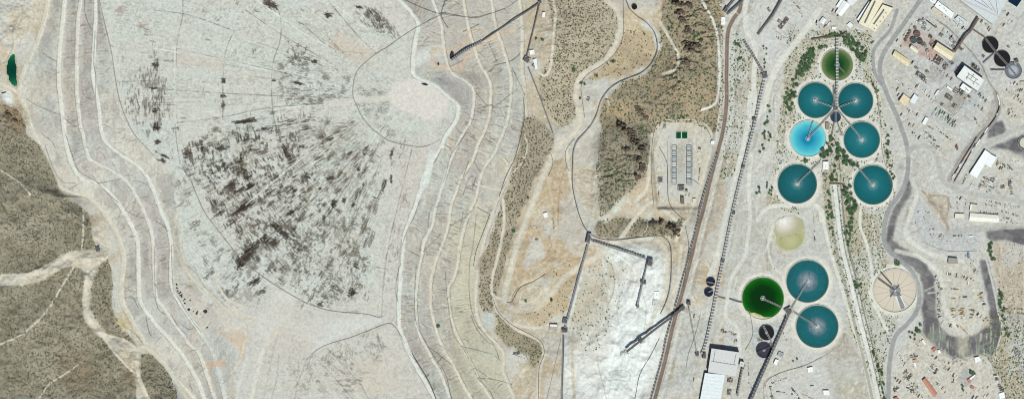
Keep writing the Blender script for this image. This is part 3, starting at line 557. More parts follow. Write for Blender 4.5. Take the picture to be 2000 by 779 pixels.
fill([(1800,368),(1835,378),(1855,382),(1855,430),(1848,450),(1830,430),(1808,395)], (196,184,166), .9, 3, 2); line([(1815,395),(1838,405),(1842,412)], 6, (158,142,126), .7, 3, 2, ex=False); line([(1812,382),(1845,430),(1850,450)], 6, (156,142,128), .7, 3, 2, ex=False); line([(1800,372),(1815,382),(1848,383),(1853,400),(1848,425)], 3, (150,138,122), .7, 1.5, 1, ex=False)
# dark slag slopes
SLAG = [[(1776,345),(1783,350),(1776,385),(1758,412),(1748,440),(1744,468),(1762,482),(1790,500),(1810,518),(1824,545),(1828,600),(1836,640),(1805,640),(1800,600),(1803,560),(1796,535),(1780,520),(1755,505),(1738,488),(1731,465),(1735,432),(1745,408),(1765,380)],
 [(1803,624),(1832,632),(1852,652),(1882,662),(1905,652),(1930,638),(1946,615),(1955,624),(1955,650),(1946,682),(1934,696),(1912,690),(1882,700),(1858,697),(1828,680),(1802,650)],
 [(1912,505),(1928,506),(1938,545),(1948,600),(1954,624),(1936,624),(1930,590),(1922,550),(1914,528)],
 [(1925,452),(1950,440),(1985,444),(2070,440),(2070,480),(1990,478),(1960,468),(1938,472),(1928,465)],[(1930,290),(1958,278),(2000,262),(2070,240),(2070,320),(2000,312),(1975,296),(1950,288)],
 [(1940,236),(1958,238),(1966,255),(1960,262),(1928,272),(1930,255)]]
for k, p in enumerate(SLAG):
    S, m = fill(p, (113,109,113), .95, 2.2, 3, L_WASTE)
    x, y = PX[S], PY[S]
    st = vn(x / 2.2, y / 16, 600 + k) if k == 1 else vn((x + .5 * y) / 14, (y - .5 * x) / 1.9, 600 + k)
    blend(S, m * sst(.5, .8, st), A(172,174,154) if k == 1 else A(146,148,140), .95 if k == 1 else .5)
    blend(S, m * sst(.5, .62, fbm(x / 16, y / 16, 620 + k, 3)), A(94,89,94), .65)
    blend(S, m * sst(.55, .68, fbm(x / 20, y / 20, 630 + k, 3)), A(134,142,132), .7 if k in (1, 2, 3) else .15)
fill([(1870,660),(1890,660),(1892,690),(1878,694),(1868,690)], (186,182,162), .7, 3, 3); fill([(1730,470),(1745,468)] + [(1740,490)], AS, .1, 1)
line([(1800,652),(1830,682),(1860,700),(1885,702),(1915,690),(1932,702),(1945,730),(1965,779)], 2.2, (140,136,112), .8, 1, .8)
line([(1926,505),(1934,535),(1942,570),(1950,610),(1957,640),(1948,680),(1944,700)], 3.2, (206,205,198), .9, 1, .6, ex=False)
# yards
YARD = [(1835,510),(1905,510),(1915,560),(1930,612),(1912,635),(1880,645),(1850,635),(1838,600),(1832,545)]
fill(YARD, (203,198,184), .8, 4, 3); fill([(1940,472),(1995,485),(2070,488),(2070,610),(1965,612),(1955,580),(1940,520)], (190,174,152), .8, 2, 2)
fill([(1958,612),(2070,610),(2070,655),(1970,655)], (184,180,174), .8, 3, 2)
fill([(1976,666),(2000,660),(2070,660),(2070,750),(1998,750)], (178,178,174), .9, 1.5, .5)
fill([(1775,660),(1800,655),(1860,700),(1920,700),(1950,760),(1950,850),(1735,850),(1750,700)], (204,198,184), .75, 4, 3)
fill([(1886,714),(1909,732),(1887,756),(1868,739)], (172,172,168), .9, 1, .3)
fill([(1835,262),(1880,262),(1860,305),(1820,300)], (199,193,178), .7, 5, 3); fill([(1815,205),(1868,235),(1860,258),(1810,232)], (190,192,188), .7, 4, 3)
fill([(1940,180),(2070,160),(2070,235),(1970,245),(1955,210)], (199,194,180), .7, 4, 3); fill([(1890,310),(2000,300),(2000,375),(1870,365)], (201,197,186), .7, 4, 3)
fill([(1610,690),(1650,640),(1680,700),(1698,779),(1625,779)], (174,164,150), .75, 4, 4); fill([(1640,720),(1670,715),(1690,779),(1645,779)], (192,190,168), .6, 5, 4)
fill([(1495,735),(1590,690),(1615,700),(1625,779),(1490,850)], (205,202,194), .8, 3, 2)
line([(1492,779),(1492,752),(1500,738),(1530,725),(1565,715),(1600,700),(1640,672),(1650,650)], 1.5, (120,120,108), .7, 1, .5)
fill([(1420,636),(1450,640),(1456,700),(1430,700),(1410,670)], (202,202,197), .7, 3, 2)
# canal and its banks
def canal():
    for dx, w, c in [(-12, 5, (172,168,152)), (-7, 2.5, (208,208,200)), (0, 7, (220,220,213)), (5.5, 1.2, (134,132,118)), (8, 3, (206,206,198)), (12, 1.5, (128,126,108))]:
        line([(1630 + dx, 362),(1634 + dx, 400),(1638 + dx, 440),(1646 + dx, 490),(1664 + dx, 560),(1678 + dx, 620),(1696 + dx, 690),(1716 + dx, 779)], w, c, .92, 1.2, .5, L_ROAD if w > 5 else None)
canal()
fill([(1696,680),(1704,700),(1716,750),(1722,779),(1712,779),(1702,740),(1692,700)], (158,156,132), .9, 2, 1)
fill([(1629,362),(1636,362),(1644,420),(1644,440),(1636,440)], (205,212,212), .9, 1, .5)
# brown haul belt corridor
BROWN = [(1449,2),(1444,22),(1432,38),(1423,58),(1420,90),(1419,160),(1419,200),(1414,245),(1405,285),(1390,340),(1376,400),(1362,450),(1348,510),(1338,550),(1324,600),(1311,650),(1300,700),(1288,745),(1279,779)]
line(BROWN, 15, (203,200,192), .7, 2, 1); line(BROWN, 7.2, (121,103,90), .95, 1, .4, L_BROWN); line([(x - .6, y) for x, y in BROWN], 1.6, (146,130,116), .6, .8, .4)
line([(x - 6, y) for x, y in BROWN[7:]], 1.5, (150,148,142), .8, .8); line([(x + 6.5, y) for x, y in BROWN[12:]], 1.5, (160,160,154), .8, .8)
# rail yard bed
RAIL = [(1855,350),(1880,305),(1905,272),(1928,250),(1946,226),(1950,205),(1944,182),(1930,158),(1918,130),(1900,105),(1880,84),(1855,58),(1830,40)]
line(RAIL[:7], 9, (158,152,144), .85, 2, 1, L_PAVE); line(RAIL[5:], 3, (160,154,142), .8, 1, 1); line([(1866,320),(1890,283),(1912,254),(1935,222),(1940,200)], 8, (160,152,142), .7, 3, 1, ex=False)
# small pads
fill([(22 + (a - 22) * 1.45, 136 + (b - 136) * 1.14) for a, b in GREENPOND], (168,158,132), .7, 2, 2)
fill([(1150,178),(1168,184),(1164,206),(1143,203)], (172,158,140), .9, 1, .5); fill([(1160,165),(1180,157),(1190,172),(1172,182)], (204,206,198), .8, 3, 2)
fill([(1230,40),(1268,45),(1285,65),(1293,95),(1282,98),(1274,62),(1240,40)], (206,211,210), .85, 1.5, .6)
fill([(1038,410),(1075,395),(1082,440),(1070,450),(1040,445)], (205,193,168), .8, 2, 1.5); fill([(1035,468),(1058,465),(1062,485),(1050,505),(1030,505)], (216,208,186), .9, 2, 2.5)
fill([(942,612),(958,606),(966,618),(963,648),(950,640),(940,625)], (196,204,202), .8, 1.5, 1)
fill([(985,688),(1025,690),(1035,720),(1010,730),(988,722)], (205,196,174), .8, 3, 2); fill([(998,690),(1035,692),(1030,705),(998,703)], (214,214,208), .7, 2, 1)
fill([(1075,620),(1098,610),(1098,650),(1068,646)], (206,204,192), .9, 2, 1); blob(1120,648,9,16,0,(208,212,208),.9,1,.2)
fill([(3,178),(20,178),(27,195),(22,204),(10,200),(3,190)], (226,230,228), .95, 1.5, 2)
fill([(1280,242),(1380,242),(1392,262),(1385,320),(1360,402),(1290,402),(1272,330)], (206,200,184), .8, 3, 2)
fill([(1304,262),(1360,262),(1358,365),(1302,365)], (196,194,184), .8, 1, .4); fill([(1323,278),(1339,278),(1339,360),(1323,360)], (168,164,152), .7, 1, 1, noise=.4); line([(1310,281),(1310,361),(1352,361),(1352,281)], 1.4, (110,106,100), .8, .7, ex=False, sm=False); fill([(1260,562),(1295,560),(1294,600),(1262,600)], (209,211,206), .8, 5, 2)
fill([(1195,407),(1208,400),(1212,412),(1198,417)], (206,222,216), .8, 2, 1.5)
fill([(1506,40),(1540,12),(1552,30),(1535,72),(1508,55)], (208,208,202), .8, 1.5, .5); fill([(1525,62),(1545,40),(1552,52),(1535,72)], (176,176,166), .7, 1, .5)
# wheel tracks, scrapes and spilled material over the open ground
def field(x, y):
    if x < 1400: return 1.3 if x > 1160 else 2.0
    return {0: 2.1, 1: 1.75, 2: .75}[2 if x > 1760 and y < 330 else (0 if x < 1560 else 1)]
for k in range(1500):
    x = rng.uniform(1000, 2000); y = rng.uniform(0, 779); j_, i_ = int((y + 70) / ST), int((x + 70) / ST)
    if LAB[j_, i_] not in (L_PLANT, L_ORE) or any((x - a) ** 2 + (y - b) ** 2 < (r + 4) ** 2 for a, b, r in TANKS): continue
    a = field(x, y) + rng.normal(0, .35) + (math.pi / 2 if rng.random() < .25 else 0); l = rng.uniform(4, 26); c = rng.uniform(-.5, .5)
    p = [(x, y), (x + l * .5 * math.cos(a), y + l * .5 * math.sin(a)), (x + l * (.5 * math.cos(a) + .5 * math.cos(a + c)), y + l * (.5 * math.sin(a) + .5 * math.sin(a + c)))]
    t_ = rng.random(); line(p, rng.uniform(.8, 2.6), (226,226,218) if t_ < .45 else ((176,171,160) if t_ < .8 else (150,143,130)), rng.uniform(.25, .6), 1, 1, ex=False)
fn = fbm(PX / 4.2, PY / 4.2, 910, 3); pl_ = (LAB == L_PLANT).astype(np.float32)
mixto(pl_ * sst(.54, .7, fn), (224,222,214), .3); mixto(pl_ * sst(.56, .72, fbm(PX / 3.4, PY / 3.4, 920, 3)), (165,160,148), .35); mixto(pl_ * sst(.64, .8, fbm(PX / 2.2, PY / 2.2, 925, 2)), (132,130,114), .35)
mixto(pl_ * sst(.5, .62, fbm(PX / 45, PY / 45, 930, 3)), (200,202,198), .5)
mid2 = pl_ * (PX < 1180)
for ln_ in range(70):
    x = rng.uniform(20, 85); y = rng.uniform(0, 190); line([(x, y), (x + rng.uniform(-6, 6), y + rng.uniform(6, 18))], 1.2, (178,164,140), .5, 1, 1, ex=False)
fill([(1130,655),(1165,640),(1190,600),(1215,545),(1180,505),(1240,495),(1290,520),(1292,600),(1265,700),(1245,800),(1108,800),(1108,700)], (229,232,228), .6, 5, 7, noise=.45, seed=9)
for p_, w_, c_ in [([(1190,490),(1215,505),(1240,530),(1235,570),(1215,610),(1205,660),(1190,720),(1180,779)],3,(240,241,237)),([(1175,500),(1195,520),(1200,560),(1185,600)],2,(176,168,150)),([(1255,520),(1250,570),(1235,620),(1225,660)],2.5,(238,240,236)),([(1280,520),(1278,590),(1262,650),(1245,720),(1232,779)],3,(238,238,232)),
    ([(1165,690),(1172,730),(1185,779)],2,(190,186,172)),([(1250,560),(1262,600),(1258,650)],1.5,(196,196,186)),([(1190,726),(1212,722),(1230,728),(1226,744),(1200,740)],1.5,(186,184,172)),([(1120,640),(1118,700),(1122,779)],5,(200,186,160)),([(1218,560),(1205,600),(1212,640)],1.5,(198,196,184)),([(1240,640),(1262,660),(1255,720)],2,(242,243,240)),
    ([(985,597),(1005,606),(1035,606),(1065,592),(1090,562),(1115,535),(1140,520),(1175,498)],7,(212,192,160)),([(990,600),(1000,575),(1018,555),(1045,545),(1075,528)],2.5,(214,204,182)),([(1015,590),(1020,570),(1040,560),(1058,565),(1050,582),(1028,592),(1015,590)],2.5,(216,209,188)),([(1005,596),(1000,580),(1012,560)],1.5,(150,132,108)),
    ([(1020,470),(1035,430),(1050,400),(1068,385)],3,(206,192,166)),([(1085,400),(1087,450),(1078,490),(1060,515),(1030,525)],3,(208,188,156)),([(1072,460),(1078,490),(1062,508)],2,(176,150,118)),([(1140,480),(1100,500),(1060,530)],2,(212,186,150)),([(1140,500),(1090,520),(1050,545)],1.2,(160,134,104)),
    ([(1118,300),(1100,340),(1092,380),(1090,440)],1.5,(168,146,118)),([(1065,330),(1072,360),(1080,400)],3,(204,190,166)),([(1000,625),(1010,650),(1040,662)],1.5,(150,132,108))]: line(p_, w_, c_, .75, 1, 1, ex=False)
dirt(.6); canal(); aprons(.8)
for k_, (p, w) in enumerate(PAVED): line(p, w, AS if k_ < 2 else (182,181,173), .8, 1.3, .6, L_PAVE, brk=0 if k_ < 2 else .3)
# furrows and streaks of the southern cells
for k in range(0):
    x = rng.uniform(400, 775); y = rng.uniform(600, 779); a = math.atan2(y - 900, x - 830) + rng.normal(0, .08); l = rng.uniform(3, 13)
    if x < 470 and y > 640: continue
    line([(x, y), (x + l * math.cos(a), y + l * math.sin(a))], rng.uniform(.7, 1.4), (128,118,104) if k % 3 else (220,217,208), rng.uniform(.3, .65), .8, ex=False)
for p, w, c, a_ in [([(480,700),(470,740),(462,779)],5,(214,212,203),.8),([(505,650),(520,690),(500,779)],3,(196,190,178),.5),([(530,640),(512,690),(490,779)],7,(215,213,205),.8),([(545,645),(530,700),(515,779)],2,(180,170,156),.6),([(555,640),(640,668),(600,700)],2,(190,180,166),.6),
    ([(500,620),(460,640),(430,645)],5,(212,206,194),.7),([(430,570),(470,610),(520,625),(545,640)],3,(214,212,204),.7),([(400,545),(430,580),(455,605)],3,(212,211,203),.7),([(345,440),(352,480),(372,520),(400,560)],3,(190,184,172),.6),([(378,520),(400,560),(445,600)],1.5,(138,130,118),.6),
    ([(600,700),(585,740),(575,779)],2,(150,140,126),.5),([(545,690),(540,740),(530,779)],1.6,(150,140,126),.5),([(640,680),(700,745),(720,779)],1.2,(120,112,100),.6),([(620,700),(660,745),(690,779)],1.2,(130,122,110),.5),([(730,640),(745,690),(755,720)],2,(212,208,198),.6)]:
    line(p, w, c, a_, 1.2, 1.5, ex=False, brk=.35)
stain([(400,640),(445,630),(470,680),(462,760),(420,779),(405,720)], .2, 'iso', seed=21, dark=(160,154,144), amt=.5)
stain([(505,690),(570,680),(640,680),(620,779),(510,779)], .18, 'iso', seed=22, dark=(132,124,112), amt=.55); stain([(560,645),(620,660),(600,690),(560,680)], .2, 'rad', seed=23, dark=(96,90,78), amt=.7)
stain([(610,690),(700,670),(750,640),(765,700),(700,779),(600,779)], .16, 'tan', seed=24, dark=(112,102,90), amt=.7); stain([(335,395),(400,430),(440,470),(420,500),(385,500),(350,450)], .14, 'rad', seed=25, dark=(120,112,98), amt=.6)
stain([(300,310),(345,320),(395,400),(400,430),(345,400)], .2, 'iso', seed=26, dark=(150,146,134), amt=.6)
for p, c in [([(404,706),(440,703),(442,713),(406,718)], (212,176,142)), ([(448,640),(478,650),(484,668),(470,672),(452,655)], (212,180,146)), ([(345,545),(400,590),(412,640),(400,648),(360,600)], (208,200,186)), ([(415,600),(440,615),(470,655),(450,650)], (210,196,176)), ([(640,632),(742,622),(745,630),(660,660),(610,690),(600,660)], (211,212,206)),
     ([(700,712),(740,700),(765,760),(720,779)], (205,196,180)), ([(540,640),(600,625),(640,640),(600,700),(550,690)], (204,197,186))]: fill(p, c, .6, 2, 3, noise=.3)
# hairline cracks on the tailings top
for k in range(900):
    t_ = rng.uniform(1.7, 4.4); r_ = rng.uniform(120, 600); x, y = CX + r_ * math.cos(t_), CY + r_ * math.sin(t_)
    if not (0 < y < 600 and x > 215): continue
    a = t_ + (math.pi / 2 if rng.random() < .5 else 0) + rng.normal(0, .06); l = rng.uniform(2, 9)
    line([(x, y), (x + l * math.cos(a), y + l * math.sin(a))], rng.uniform(.6, 1.3), (124,118,106), rng.uniform(.2, .55), .8, ex=False)
# fine grain
COLR *= (.925 + .15 * n4 + .16 * (n3 - .5))[..., None]
COLR *= (1 + dam * .16 * (vn(PX / 1.7, PY / 1.7, 940) - .5))[..., None]
Z += (fbm(PX / 5, PY / 5, 700, 2) - .5) * .7 + (n4 - .5) * .25
for x, y, r in TANKS: level_poly(circ(x, y, r + 1.5), hs(x, y), 1)

# ------------------------------------------------------------ materials
MATS = {}
def mat(name, col, rough=.8, noise=.12, scale=.3, metal=0, spec=.3, objcol=False):
    if name in MATS: return MATS[name]
    m = bpy.data.materials.new(name); m.use_nodes = True; t = m.node_tree; p = t.nodes['Principled BSDF']
    p.inputs['Roughness'].default_value = rough; p.inputs['Metallic'].default_value = metal
    p.inputs['Specular IOR Level'].default_value = spec
    tc = t.nodes.new('ShaderNodeTexCoord'); n = t.nodes.new('ShaderNodeTexNoise'); n.inputs['Scale'].default_value = scale; n.inputs['Detail'].default_value = 5
    t.links.new(tc.outputs['Object'], n.inputs['Vector'])
    mr = t.nodes.new('ShaderNodeMapRange'); mr.inputs[3].default_value = 1 - noise; mr.inputs[4].default_value = 1 + noise; mr.inputs[1].default_value = .3; mr.inputs[2].default_value = .7
    t.links.new(n.outputs[0], mr.inputs[0])
    mx = t.nodes.new('ShaderNodeMix'); mx.data_type = 'RGBA'; mx.blend_type = 'MULTIPLY'; mx.inputs[0].default_value = 1
    if objcol:
        oi = t.nodes.new('ShaderNodeObjectInfo'); t.links.new(oi.outputs['Color'], mx.inputs[6])
    else: mx.inputs[6].default_value = (*[float(v) for v in col], 1)
    t.links.new(mr.outputs[0], mx.inputs[7]); t.links.new(mx.outputs[2], p.inputs['Base Color'])
    MATS[name] = m; return m
def ground_mat(name):
    m = bpy.data.materials.new(name); m.use_nodes = True; t = m.node_tree; p = t.nodes['Principled BSDF']
    p.inputs['Roughness'].default_value = .95; p.inputs['Specular IOR Level'].default_value = .12
    a = t.nodes.new('ShaderNodeAttribute'); a.attribute_name = 'soil'
    tc = t.nodes.new('ShaderNodeTexCoord'); n = t.nodes.new('ShaderNodeTexNoise'); n.inputs['Scale'].default_value = .16; n.inputs['Detail'].default_value = 6; n.inputs['Roughness'].default_value = .7
    t.links.new(tc.outputs['Object'], n.inputs['Vector'])
    mr = t.nodes.new('ShaderNodeMapRange'); mr.inputs[1].default_value = .3; mr.inputs[2].default_value = .7; mr.inputs[3].default_value = .88; mr.inputs[4].default_value = 1.1
    t.links.new(n.outputs[0], mr.inputs[0])
    mx = t.nodes.new('ShaderNodeMix'); mx.data_type = 'RGBA'; mx.blend_type = 'MULTIPLY'; mx.inputs[0].default_value = 1
    t.links.new(a.outputs['Color'], mx.inputs[6]); t.links.new(mr.outputs[0], mx.inputs[7]); t.links.new(mx.outputs[2], p.inputs['Base Color'])
    return m
GM = ground_mat('ground_soil')
# ------------------------------------------------------------ terrain meshes, one per kind of ground
sc = (M * (H - Z) / H).astype(np.float32)
VX = (PX - 1000) * sc; VY = (389.5 - PY) * sc
ALLV = np.stack([VX, VY, Z.astype(np.float32)], -1).reshape(-1, 3); ALLC = np.concatenate([COLR.reshape(-1, 3), np.ones((NX * NY, 1), np.float32)], 1)
jj, ii = np.meshgrid(np.arange(NY - 1), np.arange(NX - 1), indexing='ij')
q0 = (jj * NX + ii); QUADS = np.stack([q0, q0 + NX, q0 + NX + 1, q0 + 1], -1).reshape(-1, 4)
FL = LAB[:-1, :-1].reshape(-1)
def np_mesh(name, V, F, mats, colors=None, smooth=False):
    me = bpy.data.meshes.new(name); k = F.shape[1]
    me.vertices.add(len(V)); me.vertices.foreach_set('co', np.ascontiguousarray(V, np.float32).ravel())
    me.loops.add(F.size); me.loops.foreach_set('vertex_index', np.ascontiguousarray(F, np.int32).ravel())
    me.polygons.add(len(F)); me.polygons.foreach_set('loop_start', np.arange(0, F.size, k, dtype=np.int32))
    try: me.polygons.foreach_set('loop_total', np.full(len(F), k, np.int32))
    except Exception: pass
    if colors is not None:
        at = me.color_attributes.new('soil', 'FLOAT_COLOR', 'POINT'); at.data.foreach_set('color', np.ascontiguousarray(colors, np.float32).ravel())
    if smooth: me.polygons.foreach_set('use_smooth', np.ones(len(F), bool))
    for m in mats: me.materials.append(m)
    me.update(calc_edges=True); me.validate(); return me
for lab, nm in [(L_PLANT, 'ground'), (L_TOP, 'tailings_surface'), (L_SLOPE, 'tailings_slope'), (L_HILL, 'hillside'), (L_ROAD, 'dirt_road'), (L_WASTE, 'slag_slope'), (L_PAVE, 'paved_road'), (L_BROWN, 'haul_road'), (L_ORE, 'ore_ground')]:
    F = QUADS[FL == lab]
    if not len(F): continue
    u, inv = np.unique(F, return_inverse=True)
    me = np_mesh(nm, ALLV[u], inv.reshape(-1, 4), [GM], ALLC[u], True)
    o = bpy.data.objects.new(nm, me); COL.objects.link(o); o['kind'] = 'structure'
# desert far outside
X0, X1, Y0, Y1 = (xs[0] - 1000) * M + 6, (xs[-1] - 1000) * M - 6, (389.5 - ys[-1]) * M + 6, (389.5 - ys[0]) * M - 6
v = [(X0, Y0), (X1, Y0), (X1, Y1), (X0, Y1)]; big = [(-25000, -25000), (25000, -25000), (25000, 25000), (-25000, 25000)]
V = np.array([(a, b, 2.0) for a, b in v] + [(a, b, -30) for a, b in big]); F = np.array([[4, 5, 1, 0], [5, 6, 2, 1], [6, 7, 3, 2], [7, 4, 0, 3]])
o = bpy.data.objects.new('desert_plain', np_mesh('desert_plain', V, F, [mat('desert_soil', A(186, 176, 156), .95, .25, .004, spec=.1)])); COL.objects.link(o); o['kind'] = 'structure'

# ------------------------------------------------------------ object helpers
ALLT = []
def empty(name, loc, label, cat, group=None):
    o = bpy.data.objects.new(name, None); COL.objects.link(o); o.location = loc; o.empty_display_size = 2
    tag(o, label, cat, group); return o
def tag(o, label, cat, group=None):
    o['label'] = label; o['category'] = cat
    if group: o['group'] = group
    ALLT.append(o)
class MB:
    def __init__(s): s.v = []; s.f = []; s.mi = []
    def add(s, vs, fs, mi=0):
        n = len(s.v); s.v += [tuple(v) for v in vs]; s.f += [tuple(n + i for i in f) for f in fs]; s.mi += [mi] * len(fs); return s
    def prism(s, poly, z0, z1, mi=0, top=True, bot=False):
        n = len(poly); a = sum(poly[i][0] * poly[(i + 1) % n][1] - poly[(i + 1) % n][0] * poly[i][1] for i in range(n))
        if a < 0: poly = poly[::-1]
        vs = [(p[0], p[1], z0) for p in poly] + [(p[0], p[1], z1) for p in poly]
        fs = [(i, (i + 1) % n, n + (i + 1) % n, n + i) for i in range(n)]
        if top: fs.append(tuple(range(n, 2 * n)))
        if bot: fs.append(tuple(range(n - 1, -1, -1)))
        return s.add(vs, fs, mi)
    def box(s, cx, cy, z0, z1, lx, ly, ang=0, mi=0, bot=False):
        c, q = math.cos(ang), math.sin(ang)
        return s.prism([(cx + a * lx / 2 * c - b * ly / 2 * q, cy + a * lx / 2 * q + b * ly / 2 * c) for a, b in ((-1, -1), (1, -1), (1, 1), (-1, 1))], z0, z1, mi, bot=bot)
    def bar(s, p, q, w, h, mi=0):
        p, q = Vector(p), Vector(q); d = q - p
        if d.length < 1e-4: return s
        u = d.normalized(); side = u.cross(Vector((0, 0, 1)))
        if side.length < 1e-3: side = Vector((1, 0, 0))
        side.normalize(); up = side.cross(u); vs = []
        for e in (p, q):
            for a, b in ((-1, -1), (1, -1), (1, 1), (-1, 1)): vs.append(e + side * (a * w / 2) + up * (b * h / 2))
        return s.add(vs, [(0, 1, 2, 3), (7, 6, 5, 4), (0, 4, 5, 1), (1, 5, 6, 2), (2, 6, 7, 3), (3, 7, 4, 0)], mi)
    def cyl(s, cx, cy, z0, z1, r, n=16, r1=None, mi=0, cap=True):
        r1 = r if r1 is None else r1
        vs = [(cx + r * math.cos(2 * math.pi * k / n), cy + r * math.sin(2 * math.pi * k / n), z0) for k in range(n)] + [(cx + r1 * math.cos(2 * math.pi * k / n), cy + r1 * math.sin(2 * math.pi * k / n), z1) for k in range(n)]
        fs = [(k, (k + 1) % n, n + (k + 1) % n, n + k) for k in range(n)]
        if cap: fs.append(tuple(range(n, 2 * n)))
        return s.add(vs, fs, mi)
    def ring(s, cx, cy, z0, z1, r0, r1, n=72, mi=0):
        vs = []; 
        for r, z in ((r0, z0), (r1, z0), (r1, z1), (r0, z1)):
            vs += [(cx + r * math.cos(2 * math.pi * k / n), cy + r * math.sin(2 * math.pi * k / n), z) for k in range(n)]
        fs = []
        for k in range(n):
            j = (k + 1) % n
            fs += [(n + k, n + j, 2 * n + j, 2 * n + k), (2 * n + k, 2 * n + j, 3 * n + j, 3 * n + k), (3 * n + k, 3 * n + j, j, k)]
        return s.add(vs, fs, mi)
    def tube(s, pts, r, n=6, mi=0):
        pts = [Vector(p) for p in pts]; base = len(s.v); vs = []; fs = []
        for i, p in enumerate(pts):
            d = (pts[min(i + 1, len(pts) - 1)] - pts[max(i - 1, 0)]); 
            if d.length < 1e-5: d = Vector((1, 0, 0))
            d.normalize(); a = d.cross(Vector((0, 0, 1))); a = a.normalized() if a.length > 1e-3 else Vector((1, 0, 0)); b = a.cross(d)
            for k in range(n): vs.append(p + a * (r * math.cos(2 * math.pi * k / n)) + b * (r * math.sin(2 * math.pi * k / n)))
        for i in range(len(pts) - 1):
            for k in range(n): j = (k + 1) % n; fs.append((i * n + k, i * n + j, (i + 1) * n + j, (i + 1) * n + k))
        return s.add(vs, fs, mi)
    def mesh(s, name, mats, origin=None):
        me = bpy.data.meshes.new(name); o = Vector(origin) if origin is not None else Vector((0, 0, 0))
        me.from_pydata([tuple(Vector(v) - o) for v in s.v], [], s.f)
        for m in (mats if isinstance(mats, (list, tuple)) else [mats]): me.materials.append(m)
        me.polygons.foreach_set('material_index', s.mi); me.update(); return me
    def build(s, name, mats, parent=None, origin=None):
        """parent: mesh is stored relative to the parent's base"""
        wo = Vector((0, 0, 0)); p = parent
        while p is not None: wo += Vector(p.location); p = p.parent
        org = Vector(origin) if origin is not None else wo
        o = bpy.data.objects.new(name, s.mesh(name, mats, org)); COL.objects.link(o)
        if parent is not None: o.parent = parent; o.location = org - wo
        else: o.location = org
        return o
def cen(poly): return (sum(p[0] for p in poly) / len(poly), sum(p[1] for p in poly) / len(poly))
m_steel = mat('grey_steel', A(150, 150, 148), .6, .2, .5); m_dsteel = mat('dark_steel', A(92, 90, 89), .7, .25, .5); m_lsteel = mat('pale_galvanised_steel', A(196, 198, 198), .55, .1, .6)
m_conc = mat('pale_concrete', A(208, 205, 194), .9, .12, .2); m_white = mat('white_painted_metal', A(236, 238, 238), .5, .05, .2); m_glass = mat('dark_glass', (.02, .03, .035), .15, .1, 1, spec=.6)
m_tyre = mat('black_rubber', (.02, .02, .02), .8); m_coal = mat('black_slurry', (.006, .006, .008), .6, .3, .2, spec=.1); m_brown = mat('rusty_brown_steel', A(140, 104, 84), .8, .3, .4); m_paint = mat('vehicle_paint', None, .4, .06, .3, objcol=True)
m_ribd = mat('weathered_dark_roof', A(110, 108, 106), .8, .2, .3); m_wall = mat('beige_wall_panel', A(188, 182, 168), .8, .12, .4)
m_belt = mat('black_conveyor_belt', A(96, 94, 92), .8, .2, .4)

